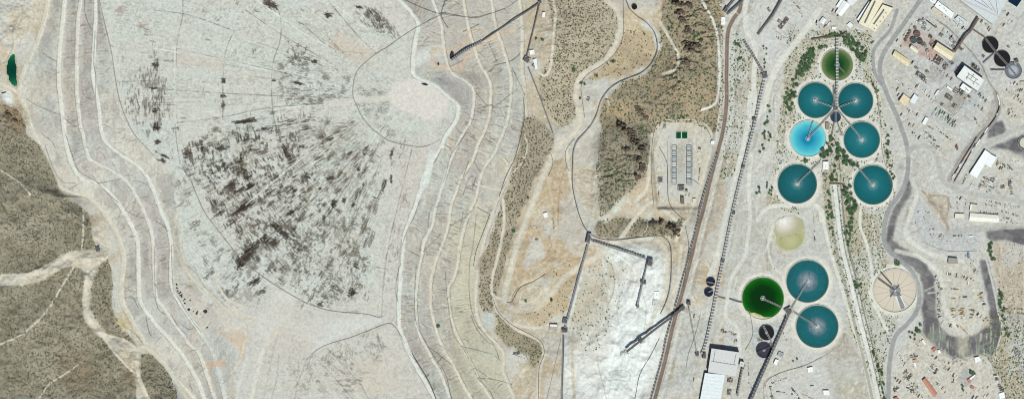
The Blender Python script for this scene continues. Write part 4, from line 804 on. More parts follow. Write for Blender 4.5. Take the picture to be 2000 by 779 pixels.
# ------------------------------------------------------------ thickener tanks
def water_mat(name, stops, R_m, cloud=None, cloud_r=.3, arms=0, seed=0):
    m = bpy.data.materials.new(name); m.use_nodes = True; t = m.node_tree; p = t.nodes['Principled BSDF']; N = t.nodes.new; Lk = t.links.new
    p.inputs['Roughness'].default_value = .12; p.inputs['IOR'].default_value = 1.33; p.inputs['Specular IOR Level'].default_value = .5
    tc = N('ShaderNodeTexCoord'); ns = N('ShaderNodeTexNoise'); ns.inputs['Scale'].default_value = 3.2 / R_m; ns.inputs['Detail'].default_value = 5; ns.inputs['Distortion'].default_value = .6
    mp = N('ShaderNodeMapping'); mp.inputs['Location'].default_value = (seed * 13.7, seed * 7.1, 0); Lk(tc.outputs['Object'], mp.inputs[0]); Lk(mp.outputs[0], ns.inputs['Vector'])
    ln = N('ShaderNodeVectorMath'); ln.operation = 'LENGTH'; Lk(tc.outputs['Object'], ln.inputs[0])
    dv = N('ShaderNodeMath'); dv.operation = 'DIVIDE'; dv.inputs[1].default_value = R_m; Lk(ln.outputs['Value'], dv.inputs[0])
    ms = N('ShaderNodeMath'); ms.operation = 'MULTIPLY_ADD'; ms.inputs[1].default_value = .22; Lk(ns.outputs[0], ms.inputs[0]); 
    sb = N('ShaderNodeMath'); sb.operation = 'SUBTRACT'; sb.inputs[1].default_value = .11; Lk(dv.outputs[0], sb.inputs[0]); Lk(sb.outputs[0], ms.inputs[2])
    cr = N('ShaderNodeValToRGB'); e = cr.color_ramp.elements
    for i, (pos, c) in enumerate(stops):
        q = e[i] if i < 2 else e.new(pos)
        q.position = pos; q.color = (*[float(v) for v in A(*c)], 1)
    Lk(ms.outputs[0], cr.inputs[0]); out = cr.outputs[0]
    if cloud:
        n2_ = N('ShaderNodeTexNoise'); n2_.inputs['Scale'].default_value = 9 / R_m; n2_.inputs['Detail'].default_value = 6; n2_.inputs['Roughness'].default_value = .65; n2_.inputs['Distortion'].default_value = 1.2; Lk(mp.outputs[0], n2_.inputs['Vector'])
        fr = N('ShaderNodeMapRange'); fr.inputs[1].default_value = 0; fr.inputs[2].default_value = cloud_r; fr.inputs[3].default_value = 1.15; fr.inputs[4].default_value = 0; Lk(dv.outputs[0], fr.inputs[0])
        ad = N('ShaderNodeMath'); ad.operation = 'MULTIPLY'; Lk(fr.outputs[0], ad.inputs[0])
        f2 = N('ShaderNodeMapRange'); f2.inputs[1].default_value = .34; f2.inputs[2].default_value = .58; Lk(n2_.outputs[0], f2.inputs[0]); Lk(f2.outputs[0], ad.inputs[1])
        mx = N('ShaderNodeMix'); mx.data_type = 'RGBA'; Lk(ad.outputs[0], mx.inputs[0]); Lk(out, mx.inputs[6]); mx.inputs[7].default_value = (*[float(v) for v in A(*cloud)], 1); out = mx.outputs[2]
    if arms:      # streaks of stirred silt
        n3_ = N('ShaderNodeTexNoise'); n3_.inputs['Scale'].default_value = 16 / R_m; n3_.inputs['Detail'].default_value = 4; n3_.inputs['Distortion'].default_value = 2.5; Lk(mp.outputs[0], n3_.inputs['Vector'])
        f3 = N('ShaderNodeMapRange'); f3.inputs[1].default_value = .5; f3.inputs[2].default_value = .72; f3.inputs[4].default_value = arms; Lk(n3_.outputs[0], f3.inputs[0])
        mx = N('ShaderNodeMix'); mx.data_type = 'RGBA'; Lk(f3.outputs[0], mx.inputs[0]); Lk(out, mx.inputs[6]); mx.inputs[7].default_value = (*[float(v) for v in A(92, 146, 144)], 1); out = mx.outputs[2]
    Lk(out, p.inputs['Base Color'])
    return m
TEAL = [(0, (40,116,122)), (.6, (20,100,108)), (.95, (16,88,92)), (1.0, (48,108,104))]
TEAL2 = [(0, (116,130,140)), (.16, (58,96,108)), (.38, (40,84,96)), (.52, (18,98,106)), (1.0, (16,86,90))]
SPEC = {0: ('dark_green', [(0,(10,58,34)),(.35,(22,72,34)),(.7,(62,96,48)),(1.0,(124,136,92))], None, 0, 0), 3: ('bright_blue', [(0,(16,108,142)),(.25,(18,134,172)),(.7,(72,184,202)),(1.0,(124,214,216))], None, 0, .12),
        7: ('vivid_green', [(0,(2,44,4)),(.55,(2,52,4)),(.85,(8,84,8)),(1.0,(30,112,20))], None, 0, 0),
        8: ('stirred_teal', TEAL2, (176,180,188), .55, .5), 9: ('stirred_teal', TEAL2, (172,180,186), .5, .45)}
TLAB = {0: 'round tank of murky dark green water at the top of the cluster', 1: 'teal round tank, upper left of the pair beside the central hub', 2: 'teal round tank, upper right of the pair beside the central hub',
 3: 'round tank of bright turquoise blue water', 4: 'teal round tank right of the bright blue one', 5: 'teal round tank below the bright blue one', 6: 'teal round tank at the lower right of the upper cluster beside the curving road',
 7: 'round tank of vivid green water with a pale silt edge', 8: 'large teal tank right above the green one, cloudy in the middle', 9: 'large teal tank at the bottom of the lower cluster, cloudy centre',
 10: 'empty drained round tank with a pale concrete floor and grey silt streak', 11: 'small dark blue tank between the four bridges of the hub', 12: 'small black slurry tank with a diagonal bridge', 13: 'small dark grey slurry tank touching the long conveyor',
 14: 'small navy round tank, upper of the two by the white yard', 15: 'small navy round tank, lower of the two by the white yard', 16: 'black round tank, upper left of the three in a row', 17: 'black round tank, middle of the three in a row', 18: 'round tank with a mottled pale crust, lower right of three in a row',
 19: 'pale round tank at the right edge ringed by dark slag', 20: 'tiny black round tank by the pipeline head at the top'}
TANKOBJ = []
for i, (x, y, r) in enumerate(TANKS):
    z = hs(x, y); c = W(x, y, z); rm = r * M
    grp = 'teal round thickener tanks' if i in (1, 2, 4, 5, 6, 8, 9) else ('small navy tanks by the white yard' if i in (14, 15) else None)
    T = empty('thickener_tank', c, TLAB[i], 'tank', grp); TANKOBJ.append(T)
    hgt = 2.6 if i < 11 else 4.5
    MB().ring(c.x, c.y, z - 1, z + hgt, rm, rm + (1.6 if i < 11 else .8)).build('wall', m_conc if i < 11 or i == 19 else m_dsteel, T)
    if i < 11: MB().ring(c.x, c.y, z + .2, z + hgt - 1.5, rm - 1.6, rm - 1.1).build('launder', m_steel, T)
    wz = z + hgt - (2.1 if i < 11 else 2.4)
    d = MB().cyl(c.x, c.y, wz - 1, wz, rm - .01, 96)
    if i in SPEC:
        nm, st, cl, cr_, ar = SPEC[i]; wm = water_mat(nm + '_water', st, rm, cl, cr_, ar, i)
    elif i < 10:
        tf = {1: 1.02, 2: .97, 4: 1.06, 5: .94, 6: 1.0}[i]; wm = water_mat('teal_water', [(p_, (c_[0] * tf + (i % 3) * 2, c_[1] * tf, c_[2] * tf)) for p_, c_ in TEAL], rm, (122,154,156), .34, .22, i)
    elif i == 10: wm = water_mat('dry_tank_floor', [(0,(208,196,178)),(.5,(214,202,184)),(.9,(210,198,180)),(1,(205,196,180))], rm); wm.node_tree.nodes['Principled BSDF'].inputs['Roughness'].default_value = .9
    elif i in (11, 14, 15): wm = water_mat('navy_water', [(0,(52,78,98)),(.6,(38,60,80)),(1,(50,74,88))] if i == 11 else [(0,(46,50,70)),(.6,(34,38,56)),(1,(40,44,60))], rm)
    elif i == 13: wm = water_mat('grey_slurry', [(0,(72,70,84)),(.6,(62,60,72)),(1,(56,54,66))], rm)
    elif i == 18: wm = water_mat('crusted_slurry', [(0,(120,122,136)),(.45,(150,154,164)),(.7,(84,84,100)),(1,(124,126,140))], rm, (206,210,216), .9, .3, 3)
    elif i == 19: wm = water_mat('pale_tank_cover', [(0,(210,208,196)),(.7,(204,200,188)),(.85,(60,60,64)),(1,(90,90,92))], rm)
    else: wm = m_coal
    d.build('slurry' if i in (12, 13, 16, 17, 18, 20) else ('floor' if i == 10 else ('cover' if i == 19 else 'water')), wm, T, origin=(c.x, c.y, wz))
    T['wz'] = wz
def dropwz():
    for t in TANKOBJ:
        if 'wz' in t: del t['wz']
def truss(parent, p, q, w, name='bridge', m=None, z0=None, z1=None, h=2.4, step=7):
    """walkway truss between two photo points"""
    m = m or m_lsteel; mb = MB()
    za = (z0 if z0 is not None else hs(*p) + 4); zb = (z1 if z1 is not None else hs(*q) + 4)
    a = W(p[0], p[1], za); b = W(q[0], q[1], zb); d = b - a; L = d.length; u = d / L; s = u.cross(Vector((0, 0, 1))).normalized(); up = Vector((0, 0, 1))
    mb.bar(a - up * .3, b - up * .3, w * .45, .3, 1)
    for e in (-1, 1):
        mb.bar(a + s * e * w / 2, b + s * e * w / 2, .55, .5); mb.bar(a + s * e * w / 2 + up * h, b + s * e * w / 2 + up * h, .5, .4)
    n = max(2, int(L / step))
    for k in range(n + 1):
        c = a + d * (k / n)
        mb.bar(c - s * w / 2 + up * h, c + s * w / 2 + up * h, .5, .4); mb.bar(c - s * w / 2, c + s * w / 2, .7, .5)
        for e in (-1, 1):
            mb.bar(c + s * e * w / 2, c + s * e * w / 2 + up * h, .3, .3)
            if k < n: mb.bar(c + s * e * w / 2, a + d * ((k + 1) / n) + s * e * w / 2 + up * h, .25, .25)
    return mb.build(name, [m, m_dsteel], parent)
def drive(parent, x, y, r=3.5):
    z = parent['wz']; c = W(x, y, z); mb = MB().cyl(c.x, c.y, z - .5, z + 2.5, r, 20).cyl(c.x, c.y, z + 2.5, z + 5.5, r * .55, 14); mb.ring(c.x, c.y, z + .1, z + .8, r * 1.5, r * 1.75, 24)
    mb.build('centre_drive', m_lsteel, parent)
BR = [(0,(1650,142),(1635,127),3.2,m_steel),(1,(1631,211),(1594,197),3.4,None),(2,(1634,211),(1671,197),3.4,None),(3,(1630,215),(1578,271),3.6,None),(3,(1588,237),(1578,271),3,None),(4,(1636,215),(1685,273),3.6,None),
      (5,(1602,316),(1556,359),3.6,None),(6,(1664,313),(1704,361),3.6,None),(7,(1528,600),(1490,583),4.4,None),(8,(1546,602),(1577,549),3.4,None),(9,(1548,608),(1596,636),4.2,None),
      (10,(1716,544),(1748,567),4.5,m_steel),(10,(1720,531),(1742,556),2.6,m_dsteel),(11,(1632,240),(1632,218),4,None),(12,(1491,636),(1507,668),4.2,None),(13,(1479,688),(1511,673),3,m_dsteel),(14,(1380,550),(1396,553),2,None),(15,(1384,570),(1393,566),2,None),
      (16,(1925,76),(1945,102),5,m_steel),(17,(1945,102),(1968,127),5,m_steel),(18,(1968,127),(1988,152),4,m_steel)]
done = set()
for i, p, q, w, m in BR:
    T = TANKOBJ[i]; truss(T, p, q, w, m=m, z0=T['wz'] + 3, z1=T['wz'] + 3)
    if i not in done and i not in (14, 15, 16, 17, 18, 11, 19): drive(T, TANKS[i][0], TANKS[i][1], 4 if i < 11 else 2.5)
    done.add(i)
# dry tank: rake arms, silt disc and streak; green tank: silt beach
T = TANKOBJ[10]; z = T['wz']
for p, q in [((1748,567),(1756,556)),((1748,567),(1739,579)),((1748,567),(1760,577)),((1748,567),(1738,558))]: truss(T, p, q, 3, 'rake_arm', m_steel, z + 1.2, z + 1.2, 1.2, 4)
silt = mat('grey_silt', A(142, 142, 144), .9, .15, .15)
def sheet(parent, poly, z, name, m, th=.25):
    MB().prism([tuple(W(a, b, z)[:2]) for a, b in poly], z - .4, z + th - .1).build(name, m, parent)
sheet(T, circ(1748, 567, 11), z, 'silt_layer', silt); sheet(T, [(1751,577),(1756,574),(1767,598),(1765,603),(1759,602)], z, 'silt_streak', silt)
wash = mat('pale_wash', A(226, 228, 226), .9, .1, .2)
sheet(T, [(1748,578),(1751,577),(1759,602),(1757,601)], z, 'washed_streak', wash); sheet(T, [(1756,574),(1759,574),(1769,598),(1767,599)], z, 'washed_streak', wash)
for a in range(0, 360, 24):
    ca, sa = math.cos(R(a)), math.sin(R(a)); sheet(T, [(1748 + 13 * ca - .3 * sa, 567 + 13 * sa + .3 * ca), (1748 + 41 * ca - .3 * sa, 567 + 41 * sa + .3 * ca), (1748 + 41 * ca + .3 * sa, 567 + 41 * sa - .3 * ca), (1748 + 13 * ca + .3 * sa, 567 + 13 * sa - .3 * ca)], z, 'floor_seam', silt, .12)
T = TANKOBJ[7]; bx, by, br = TANKS[7]
pts = [(bx + (br - .3) * math.cos(R(a)), by + (br - .3) * math.sin(R(a))) for a in range(62, 148, 4)]
inner = [(1459,606),(1464,610),(1473,610),(1484,614),(1492,618),(1500,619)]
sheet(T, pts + inner, T['wz'], 'silt_beach', mat('green_beige_silt', A(190, 180, 132), .8, .25, .12)); 
sheet(T, [(bx + (br - .3) * math.cos(R(a)), by + (br - .3) * math.sin(R(a))) for a in range(76, 136, 4)] + [(1464,613),(1474,614),(1484,618),(1494,621)], T['wz'] + .12, 'silt_beach', mat('pale_silt', A(212, 204, 178), .9, .15, .12))
dropwz()

# ------------------------------------------------------------ conveyors
def along(pts, step):
    """points every step metres along photo polyline"""
    P_ = [np.array(p, float) for p in pts]; out = [tuple(P_[0])]; 
    for a, b in zip(P_[:-1], P_[1:]):
        n = max(1, int(np.linalg.norm(b - a) * M / step)); out += [tuple(a + (b - a) * k / n) for k in range(1, n + 1)]
    return out
def conveyor(label, pts, w=4, z=(4, 4), group=None, deck=m_steel, rib=m_steel, ribstep=9, ribw=None, legs=36, sm=False, name='conveyor', covered=False, cat='conveyor'):
    pts = smooth(pts, 4) if sm else pts; P_ = along(pts, 14); n = len(P_) - 1; base = G(*P_[0])
    T = empty(name, base, label, cat, group)
    top_ = [hs(*p) + z[0] + (z[1] - z[0]) * k / n for k, p in enumerate(P_)]
    for _ in range(4): top_ = [top_[0]] + [max((top_[k - 1] + top_[k] + top_[k + 1]) / 3, hs(*P_[k]) + 1.2) for k in range(1, n)] + [top_[-1]]
    V_ = [W(p[0], p[1], t) for p, t in zip(P_, top_)]
    mb = MB(); bt = MB(); rb = MB(); acc = 0
    for a, b in zip(V_[:-1], V_[1:]):
        d = (b - a); L = d.length; u = d / L; s = u.cross(Vector((0, 0, 1))).normalized(); o2 = u * .15
        if covered: mb.bar(a - o2, b + o2, w, 2.6)
        else:
            for e in (-1, 1): mb.bar(a - o2 + s * e * w / 2, b + o2 + s * e * w / 2, .6, 1.1)
            mb.bar(a - o2 + s * w * .32 , b + o2 + s * w * .32, w * .22, .25)
        bt.bar(a - o2 - Vector((0, 0, .1)) + (Vector((0, 0, 1.6)) if covered else Vector((0,0,0))), b + o2 - Vector((0, 0, .1)) + (Vector((0, 0, 1.6)) if covered else Vector((0,0,0))), w * .5, .5)
        t = (-acc) % ribstep
        while t < L:
            c = a + u * t; rw = ribw or w * 1.15; rb.bar(c - s * rw / 2 + Vector((0, 0, 1.5)), c + s * rw / 2 + Vector((0, 0, 1.5)), ribstep * .36, .4)
            for e in (-1, 1): rb.bar(c + s * e * rw / 2, c + s * e * rw / 2 + Vector((0, 0, 1.6)), .4, .4)
            t += ribstep
        acc += L
    if ribstep < 100:
        for a, b in zip(V_[:-1], V_[1:]): rb.bar(a + Vector((0, 0, 1.75)), b + Vector((0, 0, 1.75)), .5, .3)
    mb.build('gallery_frame', deck, T); bt.build('belt', m_belt, T)
    if ribstep < 100: rb.build('hood', rib, T)
    acc = 0; last = 0; k = 0
    for i, v in enumerate(V_[1:-1], 1):
        acc += (V_[i] - V_[i - 1]).length
        if acc - last > legs and top_[i] - hs(*P_[i]) > 2 and k < 60:
            last = acc; k += 1; d = V_[i + 1] - V_[i - 1]; s = Vector((-d.y, d.x, 0)).normalized(); g = hs(*P_[i]) - 1; m2 = MB()
            for e in (-1, 1): m2.bar(v + s * e * w * .4 - Vector((0, 0, .6)), Vector((v.x + s.x * e * w * .75, v.y + s.y * e * w * .75, g)), .5, .5)
            m2.bar(Vector((v.x - s.x * w * .6, v.y - s.y * w * .6, (g + v.z) / 2)), Vector((v.x + s.x * w * .6, v.y + s.y * w * .6, (g + v.z) / 2)), .35, .35)
            m2.build('support', m_steel, T)
    return T
conveyor('thin dark conveyor running down from the tower at the dam head', [(1054,7),(995,45),(940,82)], 3.2, (9,5), ribstep=200, deck=m_dsteel)
conveyor('broad dark stacker conveyor ending at the black pile', [(940,82),(910,98),(881,118)], 7, (5,12), deck=m_dsteel, rib=m_steel, ribstep=7, name='stacker_conveyor')
conveyor('short dark conveyor between tower and white sheds near the dam head', [(1054,8),(1042,58),(1029,110)], 3.2, (9,5), ribstep=200, deck=m_dsteel)
conveyor('pale straight conveyor running down to the dirt road fork', [(1032,132),(1055,190),(1080,260)], 4.5, (4,3), rib=m_steel, ribstep=200)
conveyor('grey conveyor dropping from the pipeline corner to the transfer tower', [(1151,470),(1128,550),(1104,640)], 5.5, (9,6), ribstep=8)
conveyor('pale conveyor running straight down to the bottom edge', [(1101,655),(1099,720),(1097,800)], 5, (5,5), ribstep=200)
conveyor('conveyor sloping across the white ore yard to the stacker tower', [(1156,470),(1200,484),(1240,497),(1262,505)], 5, (8,12), ribstep=8)
conveyor('short crooked stacker conveyor over white ore', [(1264,515),(1256,550),(1244,602)], 3.5, (10,14), ribstep=12, deck=m_steel, name='stacker_conveyor')
conveyor('long dark stacker boom reaching over the white ore ground', [(1336,600),(1280,642),(1224,686)], 6.5, (12,20), ribstep=200, deck=m_dsteel, covered=True, legs=60, name='stacker_conveyor')
conveyor('short ribbed conveyor above the long main one', [(1453,80),(1472,110),(1492,144)], 6.5, (5,9), ribstep=8, deck=m_dsteel)
conveyor('main ribbed conveyor running the whole height beside the brown haul road', [(1493,156),(1484,195),(1476,235),(1463,285),(1450,335),(1438,385),(1428,430),(1418,480),(1408,530),(1398,580),(1388,630),(1378,672),(1371,692)], 8, (6,6), ribstep=9, rib=m_lsteel, deck=m_steel, sm=True)
conveyor('steep dark conveyor at the top beside the fenced substation', [(1532,-8),(1510,30),(1480,68)], 7, (12,3), ribstep=200, deck=m_dsteel)
conveyor('dark conveyor reaching the brown road at the top edge', [(1458,-6),(1440,12),(1420,29)], 6, (10,8), ribstep=200, deck=m_dsteel)
conveyor('upper dark conveyor of the pair crossing at the top edge', [(1440,-6),(1430,6),(1416,22)], 5, (10,8), ribstep=200, deck=m_dsteel)
conveyor('long dark ribbed conveyor passing the two small slurry tanks', [(1541,612),(1520,660),(1500,705),(1480,750),(1462,792)], 6.8, (10,16), ribstep=10, deck=m_dsteel, covered=True, rib=m_steel)
conveyor('wide vertical conveyor bridge crossing the dark green tank', [(1635,74),(1635,110),(1635,160),(1634,208)], 7, (8,8), ribstep=9, rib=m_lsteel, legs=90)
conveyor('slim conveyor running beside the wide bridge to the hub', [(1629,168),(1629,190),(1630,210)], 3.5, (7,7), ribstep=200, legs=60)
conveyor('dark inclined conveyor gallery between huge shed and cream plant hall', [(1911,36),(1895,62),(1886,70),(1864,102)], 6, (12,12), ribstep=200, deck=m_brown, covered=True)
conveyor('ribbed conveyor beside the big grey mill building', [(1452,710),(1446,740),(1440,772)], 5, (9,9), ribstep=8, deck=m_dsteel)
conveyor('curved black conveyor line above the dark green tank', [(1585,78),(1610,74),(1640,72),(1655,63)], 3, (7,7), ribstep=200, deck=m_brown)
conveyor('slender tan conveyor between crusher tower and small rusty tower', [(1346,600),(1354,645),(1361,690)], 3, (12,6), ribstep=200, deck=m_conc)
conveyor('pipe bridge from small tank down to the tree belt', [(1635,238),(1640,252),(1644,262)], 3, (4,3), ribstep=200, deck=m_steel)
conveyor('pipe bridge from hub down the left of the tree belt', [(1630,238),(1625,262),(1618,285)], 3, (4,3), ribstep=200, deck=m_steel)
conveyor('walkway crossing the head of the canal', [(1620,358),(1650,360)], 3, (3,3), ribstep=200, deck=m_brown)
conveyor('thin pipe trestle left of the vivid green tank', [(1425,583),(1440,588),(1450,590)], 3, (3,3), ribstep=200, deck=m_dsteel)
conveyor('short pipe trestle between main conveyor and dirt road', [(1400,578),(1417,583)], 3, (3,3), ribstep=200, deck=m_steel)
conveyor('dark pipe rack joining the tank row from the west', [(1900,58),(1924,74)], 3, (5,5), ribstep=200, deck=m_brown)
conveyor('dark pipe rack below the tank row', [(1935,137),(1962,137)], 2.6, (5,5), ribstep=200, deck=m_dsteel)
conveyor('pipe rack running south-west from between the black tanks', [(1945,102),(1920,124)], 3, (5,5), ribstep=200, deck=m_steel)
# towers
def tower(label, x, y, w, l, h, ang=0, m=m_steel, roof=m_dsteel, group=None):
    T = empty('transfer_tower', G(x, y), label, 'tower', group); z = hs(x, y); c = W(x, y, z + h); a = R(ang)
    fr = MB(); ca, sa = math.cos(a), math.sin(a)
    cs = [(c.x + (i * w * ca - j * l * sa) / 2, c.y + (i * w * sa + j * l * ca) / 2) for i, j in ((-1, -1), (1, -1), (1, 1), (-1, 1))]
    for p in cs: fr.bar((p[0], p[1], z - 1), (p[0], p[1], z + h), .9, .9)
    for lv in (.35, .68, 1):
        for k in range(4): fr.bar((*cs[k], z + h * lv), (*cs[(k + 1) % 4], z + h * lv), .6, .6)
    fr.bar((*cs[0], z), (*cs[1], z + h * .68), .4, .4); fr.bar((*cs[2], z), (*cs[3], z + h * .68), .4, .4); fr.build('frame', m, T)
    MB().box(c.x, c.y, z + h * .4, z + h - 1, w * .6, l * .6, a).build('machine_house', m_wall, T)
    rf = MB().box(c.x - w * .1 * ca, c.y - w * .1 * sa, z + h + .05, z + h + .8, w * .75, l * .8, a); rf.box(c.x + w * .3 * ca, c.y + w * .3 * sa, z + h + .05, z + h + 2.6, w * .3, l * .4, a); rf.build('roof', roof, T)
    MB().box(c.x, c.y, z + h * .68, z + h * .7, w * 1.25, l * 1.2, a).build('platform', m_lsteel, T)
for t in [('small transfer tower where two conveyors meet at the top', 1055,5,8,8,12,30),('rusty transfer station beside the white sheds', 1029,117,14,16,10,60,m_brown),('transfer tower at the corner of the curving pipeline', 1150,466,11,26,14,-14,m_brown),
   ('upper half of the transfer station above the white pad', 1104,627,12,14,12,-10),('lower half of the transfer station above the white pad', 1103,646,16,9,12,-5,m_brown),('rusty stacker tower standing in the white ore yard', 1270,514,14,18,18,-14,m_brown),
   ('cross shaped drive tower on the crooked stacker', 1257,552,14,8,13,-10),('tower at the tip of the crooked stacker', 1246,598,6,7,10,-10),('crusher tower at the head of the long stacker boom', 1346,593,9,9,16,-10),('drive frame between haul road and crusher tower', 1334,602,11,12,12,35),
   ('mid-boom support tower of the long stacker', 1251,665,9,15,16,35),('round ribbed transfer hub at the top of the main conveyor', 1494,149,16,14,14,10),('small dark drive house beside the main conveyor, upper', 1473,233,9,7,9,0,m_dsteel),
   ('small dark drive house beside the main conveyor, middle', 1452,325,7,9,9,-10,m_dsteel),('small dark drive house beside the main conveyor, lower', 1433,416,8,8,9,-10,m_dsteel),('drive house on the main conveyor near the pale dirt fork', 1412,510,9,9,9,-10),
   ('hub tower where four tank bridges meet', 1633,212,10,12,12,0),('bridge head tower on the wide conveyor bridge', 1631,181,5,12,11,0),('hub platform between the three lower large tanks', 1541,608,18,18,12,30),
   ('small rusty tower at the foot of the tan conveyor', 1362,692,10,9,9,10,m_brown),('top tower beside the upper curve of the brown road', 1418,20,9,16,12,-35),('round tower south-east of the crusted tank', 1986,120,10,9,10,20),
   ('rusty tower at the top of the mill building conveyor', 1376,695,8,14,14,-10,m_brown), ('small plant tower in the basin yard', 1331,368,16,14,10,0,m_brown), ('pump tower left of the basins', 1290,352,12,12,7,0)]:
    tower(*t)

# ------------------------------------------------------------ buildings
def cornered(q):
    c = cen(q); return c
def building(label, quad, h, roofc, roof='flat', wallm=None, name='industrial_building', group=None, extra=None, cat='building', ribs=0, rname=None):
    c = cen(quad); z = min(hs(*p) for p in quad); zt = hs(*c) + h
    T = empty(name, W(c[0], c[1], z), label, cat, group)
    q = [W(a, b, zt) for a, b in quad]; wm = wallm or m_wall
    MB().prism([(v.x, v.y) for v in q], z - 1, zt, top=False).build('wall', wm, T)
    cc = sum(q, Vector()) / 4; e = [cc + (v - cc) * (1 + .5 / max(2, (v - cc).length)) for v in q]
    rm = mat('roof_%d_%d_%d' % roofc, A(*roofc), .6, .11, .22, spec=.3)
    e01 = (q[1] - q[0]).length; e12 = (q[2] - q[1]).length
    mb = MB()
    if roof == 'flat':
        mb.prism([(v.x, v.y) for v in e], zt + .02, zt + .35, bot=True)
        for k in range(4):
            a, b = e[k], e[(k + 1) % 4]; mb.bar((a.x, a.y, zt + .6), (b.x, b.y, zt + .6), .4, .9)
    else:
        rise = min(e01, e12) * (.12 if roof == 'low' else .22)
        if e01 >= e12: a, b, c_, d = e[0], e[1], e[2], e[3]
        else: a, b, c_, d = e[1], e[2], e[3], e[0]
        r0 = (a + d) / 2 + Vector((0, 0, rise)); r1 = (b + c_) / 2 + Vector((0, 0, rise)); up = Vector((0, 0, .05))
        mb.add([a + up, b + up, c_ + up, d + up, r0 + up, r1 + up], [(0, 1, 5, 4), (2, 3, 4, 5), (1, 2, 5), (3, 0, 4)])
        mb.bar(r0 + up, r1 + up, .7, .4)
    if ribs:
        u0, u1 = (q[1] - q[0]), (q[3] - q[0])
        if u1.length > u0.length: pa, pb, pc = q[0], q[3], u0
        else: pa, pb, pc = q[0], q[1], u1
        rise = 0 if roof == 'flat' else min(e01, e12) * (.12 if roof == 'low' else .22)
        for k in range(1, ribs):
            s = pa + (pb - pa) * (k / ribs); t = s + pc
            if rise: mdl = (s + t) / 2 + Vector((0, 0, rise + .25)); mb.bar(s + Vector((0, 0, .25)), mdl, .45, .4); mb.bar(mdl, t + Vector((0, 0, .25)), .45, .4)
            else: mb.bar(s + Vector((0, 0, .5)), t + Vector((0, 0, .5)), .5, .4)
    mb.build('roof', rm, T)
    # a door on the longest front
    if e01 > e12: p0, p1 = q[0], q[1]
    else: p0, p1 = q[1], q[2]
    d = (p1 - p0).normalized(); md = (p0 + p1) / 2; nrm = Vector((d.y, -d.x, 0)); nrm = nrm if nrm.dot(md - cc) > 0 else -nrm
    dm = MB(); dh = min(4.5, h * .7); bz = hs(*c) - 1
    dm.bar(Vector((md.x, md.y, bz + dh / 2)) + nrm * .08 - d * 1.8, Vector((md.x, md.y, bz + dh / 2)) + nrm * .08 + d * 1.8, .12, dh); dm.build('door', m_dsteel, T)
    if extra: extra(T, q, zt)
    return T
def lerp2(q, u, v): return (q[0] * (1 - u) + q[1] * u) * (1 - v) + (q[3] * (1 - u) + q[2] * u) * v
def vents(*uv, s=2.2, m=None, name='roof_vent', hh=1.4, dz=.4):
    def f(T, q, zt):
        for u, v in uv:
            p = lerp2(q, u, v); d = q[1] - q[0]; MB().box(p.x, p.y, zt + dz, zt + dz + hh, s, s * .8, math.atan2(d.y, d.x)).cyl(p.x, p.y, zt + dz + hh, zt + dz + hh + .5, s * .3, 8).build(name, m or m_steel, T)
    return f
def strip(u0, v0, u1, v1, w, m, dz=.4, hh=.9, name='skylight'):
    def f(T, q, zt):
        a = lerp2(q, u0, v0); b = lerp2(q, u1, v1); MB().bar(Vector((a.x, a.y, zt + dz + hh / 2)), Vector((b.x, b.y, zt + dz + hh / 2)), w, hh).build(name, m, T)
    return f
def multi(*fs):
    def f(T, q, zt):
        for g in fs: g(T, q, zt)
    return f
CRM = (232, 224, 198); WHT = (240, 242, 241); LGR = (212, 213, 212)
building('tall cream workshop bay with a long dark skylight, top of the photo', [(1706,-4),(1729,-4),(1694,56),(1677,46)], 15, CRM, 'flat', extra=strip(.3,.12,.5,.9,4.5,m_ribd), name='workshop_bay')
building('cream workshop bay with five roof vents beside the taller one', [(1724,10),(1745,17),(1709,63),(1695,54)], 10, CRM, 'flat', extra=multi(strip(.35,.15,.35,.8,4.5,m_ribd), vents((.7,.25),(.75,.42),(.75,.6),(.7,.78),(.7,.92),s=3,m=m_dsteel)), name='workshop_bay')
building('narrow white lean-to roof left of the cream workshop', [(1697,4),(1703,8),(1679,43),(1674,38)], 8, WHT, 'flat')
building('white warehouse with a plain roof upper left of the workshop', [(1648,1),(1661,10),(1643,32),(1632,25)], 8, WHT, 'low')
building('narrow white shed beside the white warehouse', [(1643,-2),(1648,1),(1638,16),(1633,13)], 6, WHT)
building('low white hall at the top edge beside the warehouse', [(1656,-3),(1680,-3),(1664,12),(1655,7)], 7, (228,229,228))
building('pale workshop with a grey roof near the road bend', [(1607,34),(1614,39),(1608,48),(1600,43)], 6, (226,231,231), 'low')
building('small square white pump house by the junction', [(1660,44),(1667,50),(1661,56),(1654,49)], 5, (232,233,230))
building('tiny white cabin with a dark side above the dark green tank', [(1625,53),(1633,53),(1633,58),(1625,58)], 4, WHT)
building('long cream shed standing alone in the pale yard', [(1748,99),(1778,119),(1773,131),(1743,109)], 7, (224,210,174), 'low', extra=vents((.2,.7),(.5,.8),(.8,.85),s=2))
building('cream shed in the red stained tank yard', [(1781,88),(1795,98),(1791,104),(1777,94)], 6, CRM, 'gable')
building('white office at the top edge left of the long white block', [(1816,-3),(1831,-2),(1826,8),(1816,3)], 5, WHT, extra=vents((.5,.6)))
building('long stepped white block at the top with rooftop units', [(1832,3),(1863,26),(1858,37),(1825,13)], 7, WHT, extra=vents((.2,.4),(.45,.35),(.6,.5),s=3), ribs=4)
building('beige annex under the long stepped white block', [(1824,14),(1841,26),(1837,31),(1819,19)], 4, (206,194,172))
building('flat pale blue control building crowded with rooftop ducts', [(1872,31),(1889,43),(1884,52),(1865,38)], 6, (206,214,218), extra=multi(vents((.3,.4),(.5,.5),(.7,.5),(.4,.8),(.8,.8),s=2.6), strip(.1,.5,.9,.5,1.2,m_lsteel,name='duct')))
building('small white cabin right of the red yard', [(1993,160),(2003,160),(2003,166),(1993,166)], 4, (200,190,170))
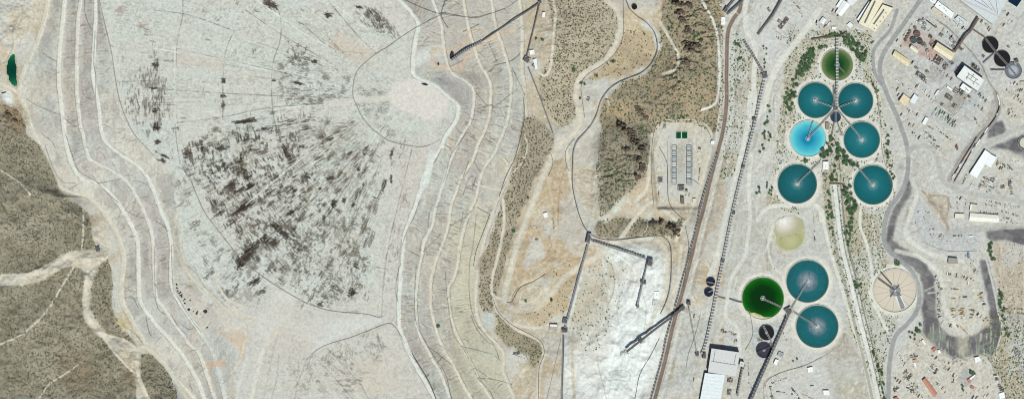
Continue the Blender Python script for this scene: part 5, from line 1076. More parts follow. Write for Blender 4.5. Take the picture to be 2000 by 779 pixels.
SHED = [(1869,-4),(1971,-4),(1945,40),(1938,48)]
building('huge pale ribbed shed cut by the top right edge', [(1869,-4),(1971,-4),(1947,38),(1939,48)], 18, (205,211,213), 'flat', name='concentrator_shed', extra=multi(strip(.02,.06,.93,.86,5,m_lsteel,name='roof_walkway'), strip(.25,0,.5,.42,.8,m_dsteel,name='roof_seam'), strip(.42,0,.62,.55,.8,m_dsteel,name='roof_seam'), strip(.58,0,.75,.66,.8,m_dsteel,name='roof_seam'), strip(.74,0,.86,.75,.8,m_dsteel,name='roof_seam')))
building('tall cream plant hall beside the brown machinery', [(1831,83),(1865,105),(1857,119),(1823,96)], 16, (228,216,184), 'low', name='plant_hall', extra=vents((.3,.3),(.7,.3),s=2))
def pipes_on_roof(T, q, zt):
    mb = MB()
    for a, b in [((.3,.3),(.75,.3)),((.5,.15),(.5,.55)),((.3,.6),(.7,.6)),((.7,.3),(.7,.75)),((.35,.3),(.35,.7)),((.75,.55),(.9,.55))]:
        p, r = lerp2(q, *a), lerp2(q, *b); mb.bar(Vector((p.x, p.y, zt + 1)), Vector((r.x, r.y, zt + 1)), 1.1, 1)
    mb.build('duct', m_dsteel, T)
    vents((.3,.3),(.75,.3),(.5,.15),(.7,.75),(.35,.7),(.9,.55),s=2.4,m=m_dsteel)(T, q, zt)
building('big white smelter building with dark pipes on its roof', [(1884,129),(1923,157),(1909,178),(1869,150)], 24, (228,230,226), 'flat', name='smelter_building', extra=pipes_on_roof, wallm=m_ribd)
building('white annex with a row of dark roof units below the smelter building', [(1881,163),(1898,175),(1892,183),(1875,172)], 8, WHT, extra=vents((.4,.4),(.5,.45),(.6,.5),(.7,.55),(.8,.6),(.55,.75),s=2,m=m_dsteel))
building('slim white container office in the grey equipment yard', [(1851,168),(1860,175),(1858,178),(1849,171)], 4, WHT)
building('white shed on the left of the grey equipment yard', [(1831,177),(1836,176),(1830,187),(1825,186)], 5, (224,226,224))
building('small white shed at the yard of red pipes', [(1808,229),(1814,232),(1807,244),(1801,241)], 6, (236,241,240))
building('beige square building standing left of a white twin', [(1765,184),(1778,194),(1767,208),(1756,198)], 8, (226,208,176), 'flat')
building('white square building standing right of a beige twin', [(1786,184),(1795,191),(1786,204),(1777,198)], 6, (224,230,230), 'flat')
building('white wing of the bright L-shaped warehouse, long side', [(1924,293),(1935,301),(1908,348),(1894,339)], 9, (242,245,246), 'flat', ribs=0)
building('white wing of the bright L-shaped warehouse, short side', [(1935,301.5),(1947,308),(1935,328),(1924,320.5)], 9, (238,242,244), 'flat')
building('long ribbed white shed beside the parked rows', [(1895,415.5),(1951,420),(1950,434),(1893,431)], 6, (236,232,220), 'low', ribs=16)
building('small beige hut left of the long ribbed shed', [(1866,417),(1883,418),(1882.5,426.5),(1865,426)], 5, (224,220,204))
building('tan office with a white lean-to above the ribbed shed', [(1896,398),(1910,400),(1908,413),(1894,411)], 6, (206,198,180), extra=strip(.08,.05,.08,.95,4,m_white,name='lean_to_roof'))
building('grey brown square shop in the lower yard', [(1853,503),(1870,504.5),(1870,514.5),(1852,514.5)], 9, (158,150,138))
building('white bright shed by the lower bend of the perimeter track', [(1903,698),(1912,696),(1916,704),(1906,708.5)], 6, WHT, 'flat')
building('long terracotta roofed building at the bottom', [(1801,742),(1808,737),(1831,768),(1824,775)], 6, (198,138,118), 'gable')
building('small red and white roof beside the grey pad', [(1889,741),(1894,738),(1896,744),(1891,747)], 4, (196,120,104))
building('narrow white shelter leaning against the grey pad', [(1894,738),(1904,731),(1905,734),(1896,741)], 4, WHT)
building('small red roof just below the grey pad', [(1897,752),(1903,756),(1901,759),(1896,757)], 4, (190,110,96))
building('white carport cluster at the bottom edge', [(1951,768),(1961,765),(1963,776),(1953,779)], 4, WHT)
building('white trailer house at the left tip of the lower yard', [(1800,665),(1803,663),(1809,671),(1806,673)], 3.5, (238,236,228))
building('reddish hut between white huts below the slag fan', [(1820,682),(1825,677),(1829,681),(1824,687)], 4, (178,120,104))
building('white hut right of the reddish hut below the slag fan', [(1831,684),(1835,683),(1838,689),(1833,690)], 4, WHT)
building('orange roofed hut on the west side of the scrap yard', [(1783,703),(1789,701),(1792,705),(1786,708)], 4, (214,160,132))
building('white hut under the orange roofed hut', [(1784,708),(1788,708),(1790,716),(1787,716)], 4, WHT)
building('terracotta roof cut by the bottom edge beside the paved road', [(1745,777),(1752,774),(1758,782),(1750,786)], 5, (196,130,108), 'gable')
building('white square shed in the dirt yard right of the mill conveyor', [(1608,762),(1619,762),(1620,771),(1609,771)], 6, (242,242,238))
building('white square shed in the yard left of the grey scrub', [(1577,718),(1587,716),(1588,726),(1579,727)], 6, WHT)
building('white shed at the foot of the small slurry tanks', [(1515,701),(1521,703),(1517,713),(1511,709)], 6, WHT)
building('small grey pump house beside the slurry tank conveyor', [(1522,686),(1531,690),(1528,697),(1518,693)], 5, (166,168,166), extra=vents((.5,.4),(.7,.6),s=2,m=m_dsteel))
def mill(T, q, zt):
    strip(.13,.06,.13,.5,1,m_dsteel,name='roof_gutter')(T, q, zt); strip(.88,.06,.86,.5,1,m_dsteel,name='roof_gutter')(T, q, zt)
    for k in range(7): vents((.14 + k * .12, .53), s=2.6)(T, q, zt)
    strip(.05,.53,.95,.53,1.5,m_steel,name='roof_duct')(T, q, zt)
building('big pale grey mill building at the bottom', [(1390,680),(1445,688),(1437,735),(1383,726)], 26, (208,208,206), 'flat', name='mill_building', extra=mill, wallm=m_ribd)
building('bright white ribbed hall below the mill building', [(1377,728),(1416,732),(1406,788),(1366,788)], 17, (224,231,234), 'flat', name='mill_hall', ribs=9, wallm=m_ribd)
building('narrow dark topped block right of the mill building', [(1446,705),(1454,707),(1452,716),(1444,714)], 14, (206,206,204), 'flat', extra=vents((.5,.5),s=3), wallm=m_ribd)
building('white module block in the white ore yard, top one', [(1278,569),(1287,569),(1287,584),(1278,584)], 6, WHT, extra=vents((.5,.4),(.6,.5),s=1.5))
building('grey module block in the white ore yard, bottom one', [(1275,586),(1284,586),(1284,598),(1275,597)], 5, (206,208,204), extra=vents((.3,.3),(.7,.6),(.4,.7),s=2,m=m_dsteel))
building('brown shed with a bright white ridge beside the transfer station', [(1074,632),(1089,633),(1088,645),(1073,643)], 6, (178,164,150), extra=strip(.05,.25,.95,.25,5,m_white,name='white_roof_panel'))
building('white rectangular cabin left of the upper brown haul road', [(1409,34),(1416,34),(1416,49),(1409,49)], 5, WHT, extra=vents((.4,.6),s=1.5))
building('small white cabin left of the brown haul road beside the basins', [(1389,276),(1395,275),(1395,282),(1389,282)], 4, WHT)
building('upper white shed of the conveyor station near the dam head', [(1034,99),(1043,98),(1044,106),(1036,108)], 5, WHT)
building('lower white shed of the conveyor station near the dam head', [(1041,117),(1048,115),(1050,134),(1046,136)], 5, (232,233,230))
building('small white hut right of the small transfer tower', [(1060,25),(1065,25),(1064,34),(1059,34)], 4, WHT)
building('white hut with dark units on the tan pad', [(1061,417),(1068,415),(1070,424),(1063,425)], 5, WHT)
building('brown block building at the bottom of the basin yard', [(1330,385),(1336,385),(1336,398),(1330,398)], 8, (112,98,86))
building('tiny white crane shed in a ring of tracks east of the basins', [(1353,388),(1359,388),(1359,395),(1353,395)], 4, (214,212,200))
building('white control house between the tree belts above the canal', [(1608,316),(1618,316),(1618,331),(1608,331)], 6, WHT, extra=vents((.5,.4),(.5,.7),s=1.8))
building('narrow brown cabin below the central hub', [(1613,240),(1619,240),(1619,253),(1613,253)], 5, (150,134,120), extra=vents((.5,.3),(.5,.7),s=1.5))
building('pale hut west of the scrap yard by the wide dirt road', [(1890,494),(1893,494),(1893,502),(1890,502)], 3, (98,134,168))
building('dark sump building at the bend of the west dirt road', [(186,482),(193,481),(195,489),(188,491)], 4, (74,84,88))
building('grey brown stores hut above the car park', [(1893,460),(1900,460),(1900,462),(1893,462)], 3, (236,236,232))

# ------------------------------------------------------------ basins of the leaching yard
def basin(name, label, quad, depth, wm, group=None, ribs=0, cells=0):
    z = max(hs(*p) for p in quad); c = cen(quad); T = empty(name, W(c[0], c[1], z), label, 'basin', group)
    q = [W(a, b, z) for a, b in quad]; mb = MB()
    for k in range(4): a, b = q[k], q[(k + 1) % 4]; mb.bar(Vector((a.x, a.y, z + .5)), Vector((b.x, b.y, z + .5)), 1.5, 2.6)
    mb.build('wall', m_dsteel if cells else m_conc, T); MB().prism([(v.x, v.y) for v in q], z - 1.5, z + .45).build('water', wm, T)
    for k in range(cells):
        t = (k + 1) / (cells + 1); a = lerp2(q, 0, t); b = lerp2(q, 1, t); MB().bar(Vector((a.x, a.y, z + .9)), Vector((b.x, b.y, z + .9)), .9, 1.4).build('divider', m_dsteel, T)
    return T
gw = water_mat('dark_green_basin_water', [(0,(10,70,44)),(.6,(12,84,50)),(1,(16,90,56))], 18)
basin('water_basin', 'left dark green cell above the row of basins', [(1320,257),(1330.5,257),(1330.5,271),(1320,271)], 2, gw, 'green cells'); basin('water_basin', 'right dark green cell above the row of basins', [(1331,257),(1343,257),(1343,271),(1331.5,271)], 2, gw, 'green cells')
pw = mat('milky_blue_water', A(196, 206, 206), .2, .1, .08, spec=.5); pw2 = mat('pale_basin_cover', A(222, 222, 214), .6, .08, .1)
ORD = ['first', 'second', 'third', 'fourth', 'fifth', 'sixth', 'seventh', 'eighth', 'ninth', 'tenth', 'eleventh', 'twelfth', 'thirteenth', 'fourteenth', 'fifteenth', 'sixteenth', 'seventeenth', 'eighteenth', 'nineteenth', 'twentieth']
for s, (xa, xb) in (('left', (1312.5, 1321)), ('right', (1341, 1350))):
    for k in range(7):
        y0 = 284 + k * 10.8; basin('settling_basin', '%s milky blue settling cell from the top in the %s column' % (ORD[k], s), [(xa, y0), (xb, y0), (xb, y0 + 9.8), (xa, y0 + 9.8)], 2, pw if (k + (s == 'right')) % 3 else pw2, 'settling cells in the %s column' % s, cells=2)
nz = hs(1982, 6); nq = [tuple(W(a, b, nz)[:2]) for a, b in NAVY]
T = empty('water_basin', W(1982, 5, nz), 'dark navy blue reservoir at the top right corner', 'basin'); mb = MB()
for k in range(4): mb.bar((*nq[k], nz + .6), (*nq[(k + 1) % 4], nz + .6), 1.5, 2.4)
mb.build('wall', m_conc, T); MB().prism(nq, nz - 1, nz + .8).build('water', water_mat('deep_navy_water', [(0,(16,40,64)),(1,(20,44,70))], 30), T)
# ponds
def pool(name, poly, z, m, label=None):
    me = MB(); v = [W(a, b, z) for a, b in poly]; me.prism([(p.x, p.y) for p in v], z - .5, z); o = me.build(name, m, origin=tuple(sum(v, Vector()) / len(v)))
    o['kind'] = 'structure'; return o
gp = [(22 + (a - 22) * 1.12, 136 + (b - 136) * 1.06) for a, b in GREENPOND]
pool('pond_water', gp, 28.3, water_mat('green_pond_water', [(0,(4,56,42)),(.4,(6,66,48)),(.8,(20,96,66)),(1,(40,116,80))], 46))
ow = [(1514,468),(1522,466),(1535,462),(1550,460),(1565,452),(1573,452),(1571,470),(1562,484),(1546,489),(1529,487),(1517,479)]
pool('pond_water', ow, zp - 1.6, water_mat('olive_pond_water', [(0,(176,176,124)),(.7,(168,168,116)),(1,(184,180,136))], 40, (196,192,156), .8, 0, 2))
# white silt fan spilled into the pond (ground material)
fan = MB(); fz = zp - 1.3
for k, (poly, dz) in enumerate([([(1514,434),(1517,428),(1524,423),(1531,424),(1537,420),(1546,421),(1553,419),(1560,425),(1568,428),(1570,437),(1573,446),(1567,449),(1563,456),(1555,456),(1549,462),(1540,460),(1533,466),(1526,463),(1518,469),(1515,460),(1512,452),(1515,443)], 0)]):
    v = [W(a, b, fz) for a, b in poly]; apex = W(1524, 428, fz + 3.5); n = len(v)
    fan.add(v + [apex], [(i, n, (i + 1) % n) for i in range(n)])
fo = fan.build('silt_fan', water_mat('white_silt', [(0,(214,210,196)),(.4,(202,192,174)),(.8,(190,182,158)),(1,(176,172,138))], 46, (238,238,234), .8, .0, 5), origin=tuple(W(1530, 430, fz))); fo['kind'] = 'structure'; fo.data.materials[0].node_tree.nodes['Principled BSDF'].inputs['Roughness'].default_value = .95
# tank vats of the red yard
for k, (x, y, r, c) in enumerate([(1791,67,6.5,(92,72,66)),(1784,79,6.5,(38,74,74)),(1796,81,6,(44,44,48)),(1777,62,3,(110,84,76)),(1774,68,3,(96,76,70)),(1771,73,3,(110,84,76)),(1768,79,3,(96,70,64)),(1787,55,3,(120,96,88)),(1798,44,5,(224,226,222)),(1858,78,4.5,(206,206,200)),(1865,86,4,(196,196,190)),(1806,90,4,(180,176,170)),(1811,100,3.5,(196,190,184)),(1806,48,3.5,(208,208,206)),(1808,330,2.6,(92,98,100))]):
    z = hs(x, y); c0 = W(x, y, z); cn = ['rust brown','dark teal','black','brown','brown','brown','brown','brown','white','pale','pale','grey','grey','pale','dark'][k]
    where = ['in the middle of the red yard','left of centre in the red yard','right of centre in the red yard','top of the small chain on the red yard edge','second of the small chain on the red yard edge','third of the small chain on the red yard edge','bottom of the small chain on the red yard edge','at the upper corner of the red yard','above the red yard','on the grey pad right of the red yard, upper','on the grey pad right of the red yard, lower','at the left end of the brown machinery','below the left end of brown machinery','above and right of the red yard','beside the small hut'][k]
    if k == 14: x, y = 1609, 341; c0 = G(x, y); z = c0.z; where = 'under the white control house above the canal'
    T = empty('process_vat', c0, '%s round process vat %s' % (cn, where), 'vat', 'process vats of the red yard' if k < 8 else None); rm = r * M
    MB().ring(c0.x, c0.y, z - .5, z + 5, rm - .5, rm, 32).build('wall', m_brown if k < 8 else m_lsteel, T); MB().cyl(c0.x, c0.y, z, z + 4.2, rm - .5, 32, rm * .5 if k > 7 else None).build('cover' if k > 7 else 'liquid', mat('vat_%d_%d_%d' % c, A(*c), .5, .2, .3), T)
    MB().bar((c0.x - rm, c0.y, z + 5.3), (c0.x + rm, c0.y, z + 5.3), 1, .5).build('walkway', m_steel, T)

# ------------------------------------------------------------ clusters of process machinery (each a skid)
def skid(label, x, y, w, l, ang, h, seed, m1=m_steel, name='process_skid', group=None):
    r = random.Random(seed); T = empty(name, G(x, y), label, 'machinery', group); z = hs(x, y); c = W(x, y, z); a = R(ang); ca, sa = math.cos(a), math.sin(a)
    def P2(u, v): return c.x + u * ca - v * sa, c.y + u * sa + v * ca
    MB().box(c.x, c.y, z - .5, z + .5, w, l, a).build('base', m_conc if r.random() < .5 else m_ribd, T)
    fr = MB()
    for u in (-.4, 0, .4):
        for v in (-.4, 0, .4):
            q = P2(u * w, v * l); fr.bar((*q, z), (*q, z + h), .5, .5)
    for u in (-.4, 0, .4): fr.bar((*P2(u * w, -.4 * l), z + h), (*P2(u * w, .4 * l), z + h), .6, .6)
    for v in (-.4, 0, .4): fr.bar((*P2(-.4 * w, v * l), z + h), (*P2(.4 * w, v * l), z + h), .6, .6)
    fr.build('frame', m1, T)
    vs = MB(); n = max(3, int(w * l / 45))
    for k in range(min(n, 14)):
        q = P2(r.uniform(-.38, .38) * w, r.uniform(-.38, .38) * l); rr = r.uniform(1, 2.4); hh = r.uniform(.4, .95) * h
        vs.cyl(q[0], q[1], z + .5, z + hh, rr, 10); vs.cyl(q[0], q[1], z + hh, z + hh + .6, rr, 10, rr * .3)
    vs.build('vessel', m_lsteel, T)
    bx_ = MB()
    for k in range(min(n, 12)):
        q = P2(r.uniform(-.4, .4) * w, r.uniform(-.4, .4) * l); bx_.box(q[0], q[1], z + .5, z + r.uniform(1.5, h * .8), r.uniform(2, 5), r.uniform(1.5, 3), a)
    bx_.build('casing', m_dsteel, T)
    pp = MB()
    for k in range(min(n, 10)):
        v = r.uniform(-.42, .42) * l; zz = z + r.uniform(.3, 1) * h; pp.bar((*P2(-.45 * w, v), zz), (*P2(r.uniform(0, .45) * w, v), zz), .5, .5)
    pp.build('pipework', m_steel if r.random() < .5 else m_brown, T)
SK = [('dark machinery block in the red tank yard, lower right corner', 1804,88,12,14,-35,8,m_brown),('brown machinery block between red yard and cream hall', 1822,88,20,16,-35,10,m_brown),('small machinery frame on the grey pad above the cream hall', 1838,70,13,12,-35,6),
 ('piping skid right of the upper vats above the cream hall', 1862,93,14,8,-35,5),('dark open machinery square below the cream hall', 1832,118,26,24,-35,9,m_brown),('grey machinery row in the fenced pad right of the long cream shed, upper', 1790,134,14,8,-35,6),
 ('transformer row in the fenced pad, upper run', 1798,148,32,13,-35,6,m_dsteel),('transformer row in the fenced pad, lower run', 1805,158,20,10,-35,6),('dark machinery left of the smelter building', 1869,140,8,22,-35,12,m_dsteel),('dark machinery behind the smelter building', 1905,133,28,10,-35,14,m_dsteel),
 ('small equipment by the white office in the grey yard', 1867,178,16,16,-35,7,m_brown),('dark equipment in the right corner of the grey yard', 1877,180,16,15,-35,8,m_dsteel),('long equipment row across the grey yard', 1853,190,24,14,-35,6),('small equipment at the bottom of the grey yard', 1864,207,12,14,-35,5),
 ('machinery heap right of the vats at the top', 1804,56,14,10,-35,6),('steel frames of the fenced substation at the top, left half', 1527,50,12,22,-35,6,m_brown),('steel frames of the fenced substation at the top, right half', 1535,40,12,18,-35,6,m_brown),
 ('small equipment left of the fenced substation frames', 1522,42,10,10,-35,4),('small yard machinery left above the mill building', 1411,645,10,9,0,4),('valve skid right of the mill yard', 1437,665,10,6,20,3),('pipe headers between the two small slurry tanks', 1484,663,16,10,10,5),('pump skid beside the hub of small slurry tanks', 1506,672,9,9,30,6),
 ('white equipment skid beside the mill conveyor', 1451,716,9,12,-8,8),('open machinery bay inside the mill building corner', 1426,742,16,12,-8,8),('machinery pad under the mill building, lower', 1424,765,12,16,-8,6),
 ('skid at the right end of the black tank row', 1981,125,9,8,30,5),('frames on the brown pad by the pipeline', 1149,193,8,12,-20,3),('small skid at the pad south of the central road fork', 1009,690,20,8,0,3),('dark skid on the tan pad with the white patch', 1049,468,8,6,-10,3),
 ('pump skid by the white silt pad beside the west road', 190,485,6,5,20,3,m_dsteel),('grey skid beside the small round basin', 1645,262,5,14,10,3),('skid on the bank between canal and trees', 1609,342,8,8,0,4),('equipment rack with pipes in the basin yard, top', 1295,248,22,12,0,3),
 ('skid at the right end of the ring track in the basin yard', 1356,392,9,9,0,3),('large dark equipment pad at the right of the lower yard', 1988,690,22,44,15,5,m_dsteel)]
for k, s in enumerate(SK):
    skid(s[0], *s[1:7], k + 11, *(s[7:8]))

# ------------------------------------------------------------ pipelines on the ground
def pipe(label, pts, r=.7, m=m_dsteel, dz=1.2, sleepers=True, name='pipeline', cat='pipe'):
    P_ = along(smooth(ext(pts) if (pts[0][1] < 3 or pts[-1][1] > 776) else pts, 4), 9); V_ = [G(a, b, dz) for a, b in P_]
    T = empty(name, G(*P_[0]), label, cat); MB().tube(V_, r).build('pipe', m, T)
    if sleepers:
        s = MB()
        for i in range(1, len(V_) - 1, 3):
            d = V_[i + 1] - V_[i - 1]; n = Vector((-d.y, d.x, 0)).normalized(); s.bar(V_[i] - n * r * 1.8 - Vector((0, 0, r + .2)), V_[i] + n * r * 1.8 - Vector((0, 0, r + .2)), .5, 1.2)
        s.build('support', m_conc, T)
PL = [(1222,0),(1230,18),(1245,32),(1260,42),(1268,50),(1277,62),(1283,82),(1282,102),(1270,126),(1250,143),(1225,153),(1205,162),(1187,176),(1173,197),(1165,222),(1155,242),(1140,260),(1128,273),(1120,292),(1118,322),(1118,362),(1126,402),(1136,432),(1146,450),(1158,460),(1178,467),(1205,468),(1240,464),(1280,460),(1298,464),(1309,480),(1311,519),(1308,560),(1300,590),(1290,612)]
pipe('long black pipeline winding from the top down past the basins hill', PL, 1.3, m_dsteel); pipe('grey twin of the long winding pipeline', [(x + 2.2, y + 1.2) for x, y in PL[:-1]], .9, m_lsteel)
pipe('black pipe around the basin yard', [(1277,400),(1272,340),(1274,280),(1282,245),(1300,236),(1340,236),(1370,240),(1384,258),(1390,274)], .6)
pipe('black pipe looping down the left of the basins', [(1287,287),(1300,310),(1304,330),(1305,385),(1315,410),(1338,430)], .8); pipe('black pipe from the basins to the brown haul road', [(1340,348),(1355,352),(1367,361)], .6)
pipe('pipe following the dirt road at the top', [(1217,0),(1218,40),(1217,70),(1205,100),(1180,125),(1145,148),(1135,170),(1138,200),(1142,230)], .6)
pipe('thin pipe left of the brown haul road', [(1402,40),(1400,120),(1403,200),(1408,232)], .9, m_lsteel); pipe('black pipe in the narrow lane beside the haul road', [(1338,440),(1345,475),(1343,500),(1335,560)], .7)
pipe('curving black pipe south of the long stacker', [(1288,660),(1270,695),(1250,730),(1240,779)], .8); pipe('blue grey pipe below the crusher tower', [(1368,615),(1356,660),(1345,690),(1340,720)], .8, m_steel)
pipe('black pipe beside the dirt road curve of the lower pad', [(964,585),(972,607),(990,626),(1010,640),(1040,655),(1058,668),(1063,690),(1053,720),(1052,779)], .7); pipe('black pipe around the tan knoll', [(990,590),(1000,588),(1015,562),(1040,550),(1065,535)], .7)
pipe('black pipe at the crest of the lower impoundment', [(805,690),(820,715),(838,745),(852,779)], 1.3)
pipe('dark pipe beside the pale dirt roads of the fork', [(1076,300),(1080,320),(1070,345)], .5); pipe('dark double line right of the fork', [(1122,270),(1105,295),(1106,320),(1112,335)], .6)
pipe('pipe along the canal bank', [(1640,312),(1645,400),(1650,450),(1668,520),(1690,600),(1710,680),(1728,760),(1732,779)], .6, m_steel); pipe('black pipe west of the slurry tanks', [(1462,600),(1470,640),(1468,660),(1456,682)], .6)
pipe('straight thin line down to the lower mesa', [(1096,660),(1082,720),(1068,779)], .6, m_steel); pipe('pipe along the track of the plant yard edge', [(1700,150),(1712,185),(1720,240),(1724,300),(1748,380)], .6, m_brown)
pipe('dark sluice beside the eastern toe track, upper', [(1022,190),(1024,230),(1018,262),(1005,310),(988,345),(975,385)], .8); pipe('dark sluice beside the eastern toe track, lower', [(957,418),(945,450),(930,490),(925,519)], .8)
pipe('brown pipe on the slope below the conveyor hub', [(690,192),(689,175),(693,150),(705,130),(735,105),(757,92),(780,75),(820,50),(870,25)], .4, m_steel, sleepers=False, )
pipe('black distribution pipe curving round the inner pale disc', [(690,192),(696,205),(707,228),(725,250),(740,262),(760,275),(790,283),(820,287),(840,283)], .5, m_steel, sleepers=False, )
pipe('black header pipe along the western crest', [(194,0),(203,40),(214,85),(220,115),(224,145),(230,180),(238,210),(250,240),(262,262)], .4, m_steel, sleepers=False)
pipe('black header pipe along the south western dyke', [(360,333),(380,370),(402,418),(430,455),(470,505),(500,530),(560,570),(600,592)], .4, m_steel, sleepers=False)
pipe('black header pipe on the southern dyke of the impoundment', [(605,592),(640,605),(680,610),(715,613),(740,619),(748,616)], .4, m_steel, sleepers=False); pipe('curved black header of the southern lower cell', [(600,720),(612,690),(640,672),(680,660),(720,645),(750,633),(765,632),(780,648)], .4, m_steel, sleepers=False)
pipe('black distribution pipe north of the brown machinery at head of dam', [(790,0),(830,18),(860,28),(905,33),(940,32),(985,18),(1005,5)], .45, m_steel, sleepers=False)
# fence posts line of the haul road
def fence(label, pts, step=12, h=2.2):
    P_ = along(smooth(pts, 4), step); T = empty('fence', G(*P_[0]), label, 'fence'); V_ = [G(a, b, 0) for a, b in P_]; mb = MB(); po = MB()
    for a, b in zip(V_[:-1], V_[1:]): mb.bar(a + Vector((0, 0, h)), b + Vector((0, 0, h)), .2, .2); mb.bar(a + Vector((0, 0, h / 2)), b + Vector((0, 0, h / 2)), .15, 1.4)
    for v in V_: po.bar(v - Vector((0, 0, .5)), v + Vector((0, 0, h + .2)), .3, .3)
    mb.build('mesh_panel', m_steel, T); po.build('post', m_lsteel, T)
fence('fence around the grey equipment yard', [(1849,164),(1826,197),(1862,226),(1891,184)]); fence('fence around the open car park', [(1908,490),(1850,490),(1800,472)]); fence('fence around the top substation', [(1508,55),(1538,75),(1552,55),(1553,38),(1532,14)])
fence('fence along the left side of dirt yard track', [(1500,779),(1497,745),(1530,726),(1570,714),(1605,697)]); fence('fence around the lower right equipment pad', [(1976,667),(1998,740),(2010,745)])
fence('fence left of the settling basins', [(1304,275),(1303,362)])
# belt line with dashed supports beside the haul road
conveyor('slim dashed belt line hugging the left of the brown haul road', [(1400,300),(1378,368),(1362,430),(1348,490),(1332,545),(1318,600)], 4, (2,2), ribstep=10, ribw=5.5, legs=400, deck=m_lsteel, rib=m_dsteel, sm=True)
conveyor('slim dashed belt line left of the lower haul road', [(1317,604),(1303,650),(1292,700),(1280,745),(1271,779),(1264,810)], 4, (2,2), ribstep=10, ribw=5.5, legs=400, deck=m_lsteel, rib=m_dsteel, sm=True)

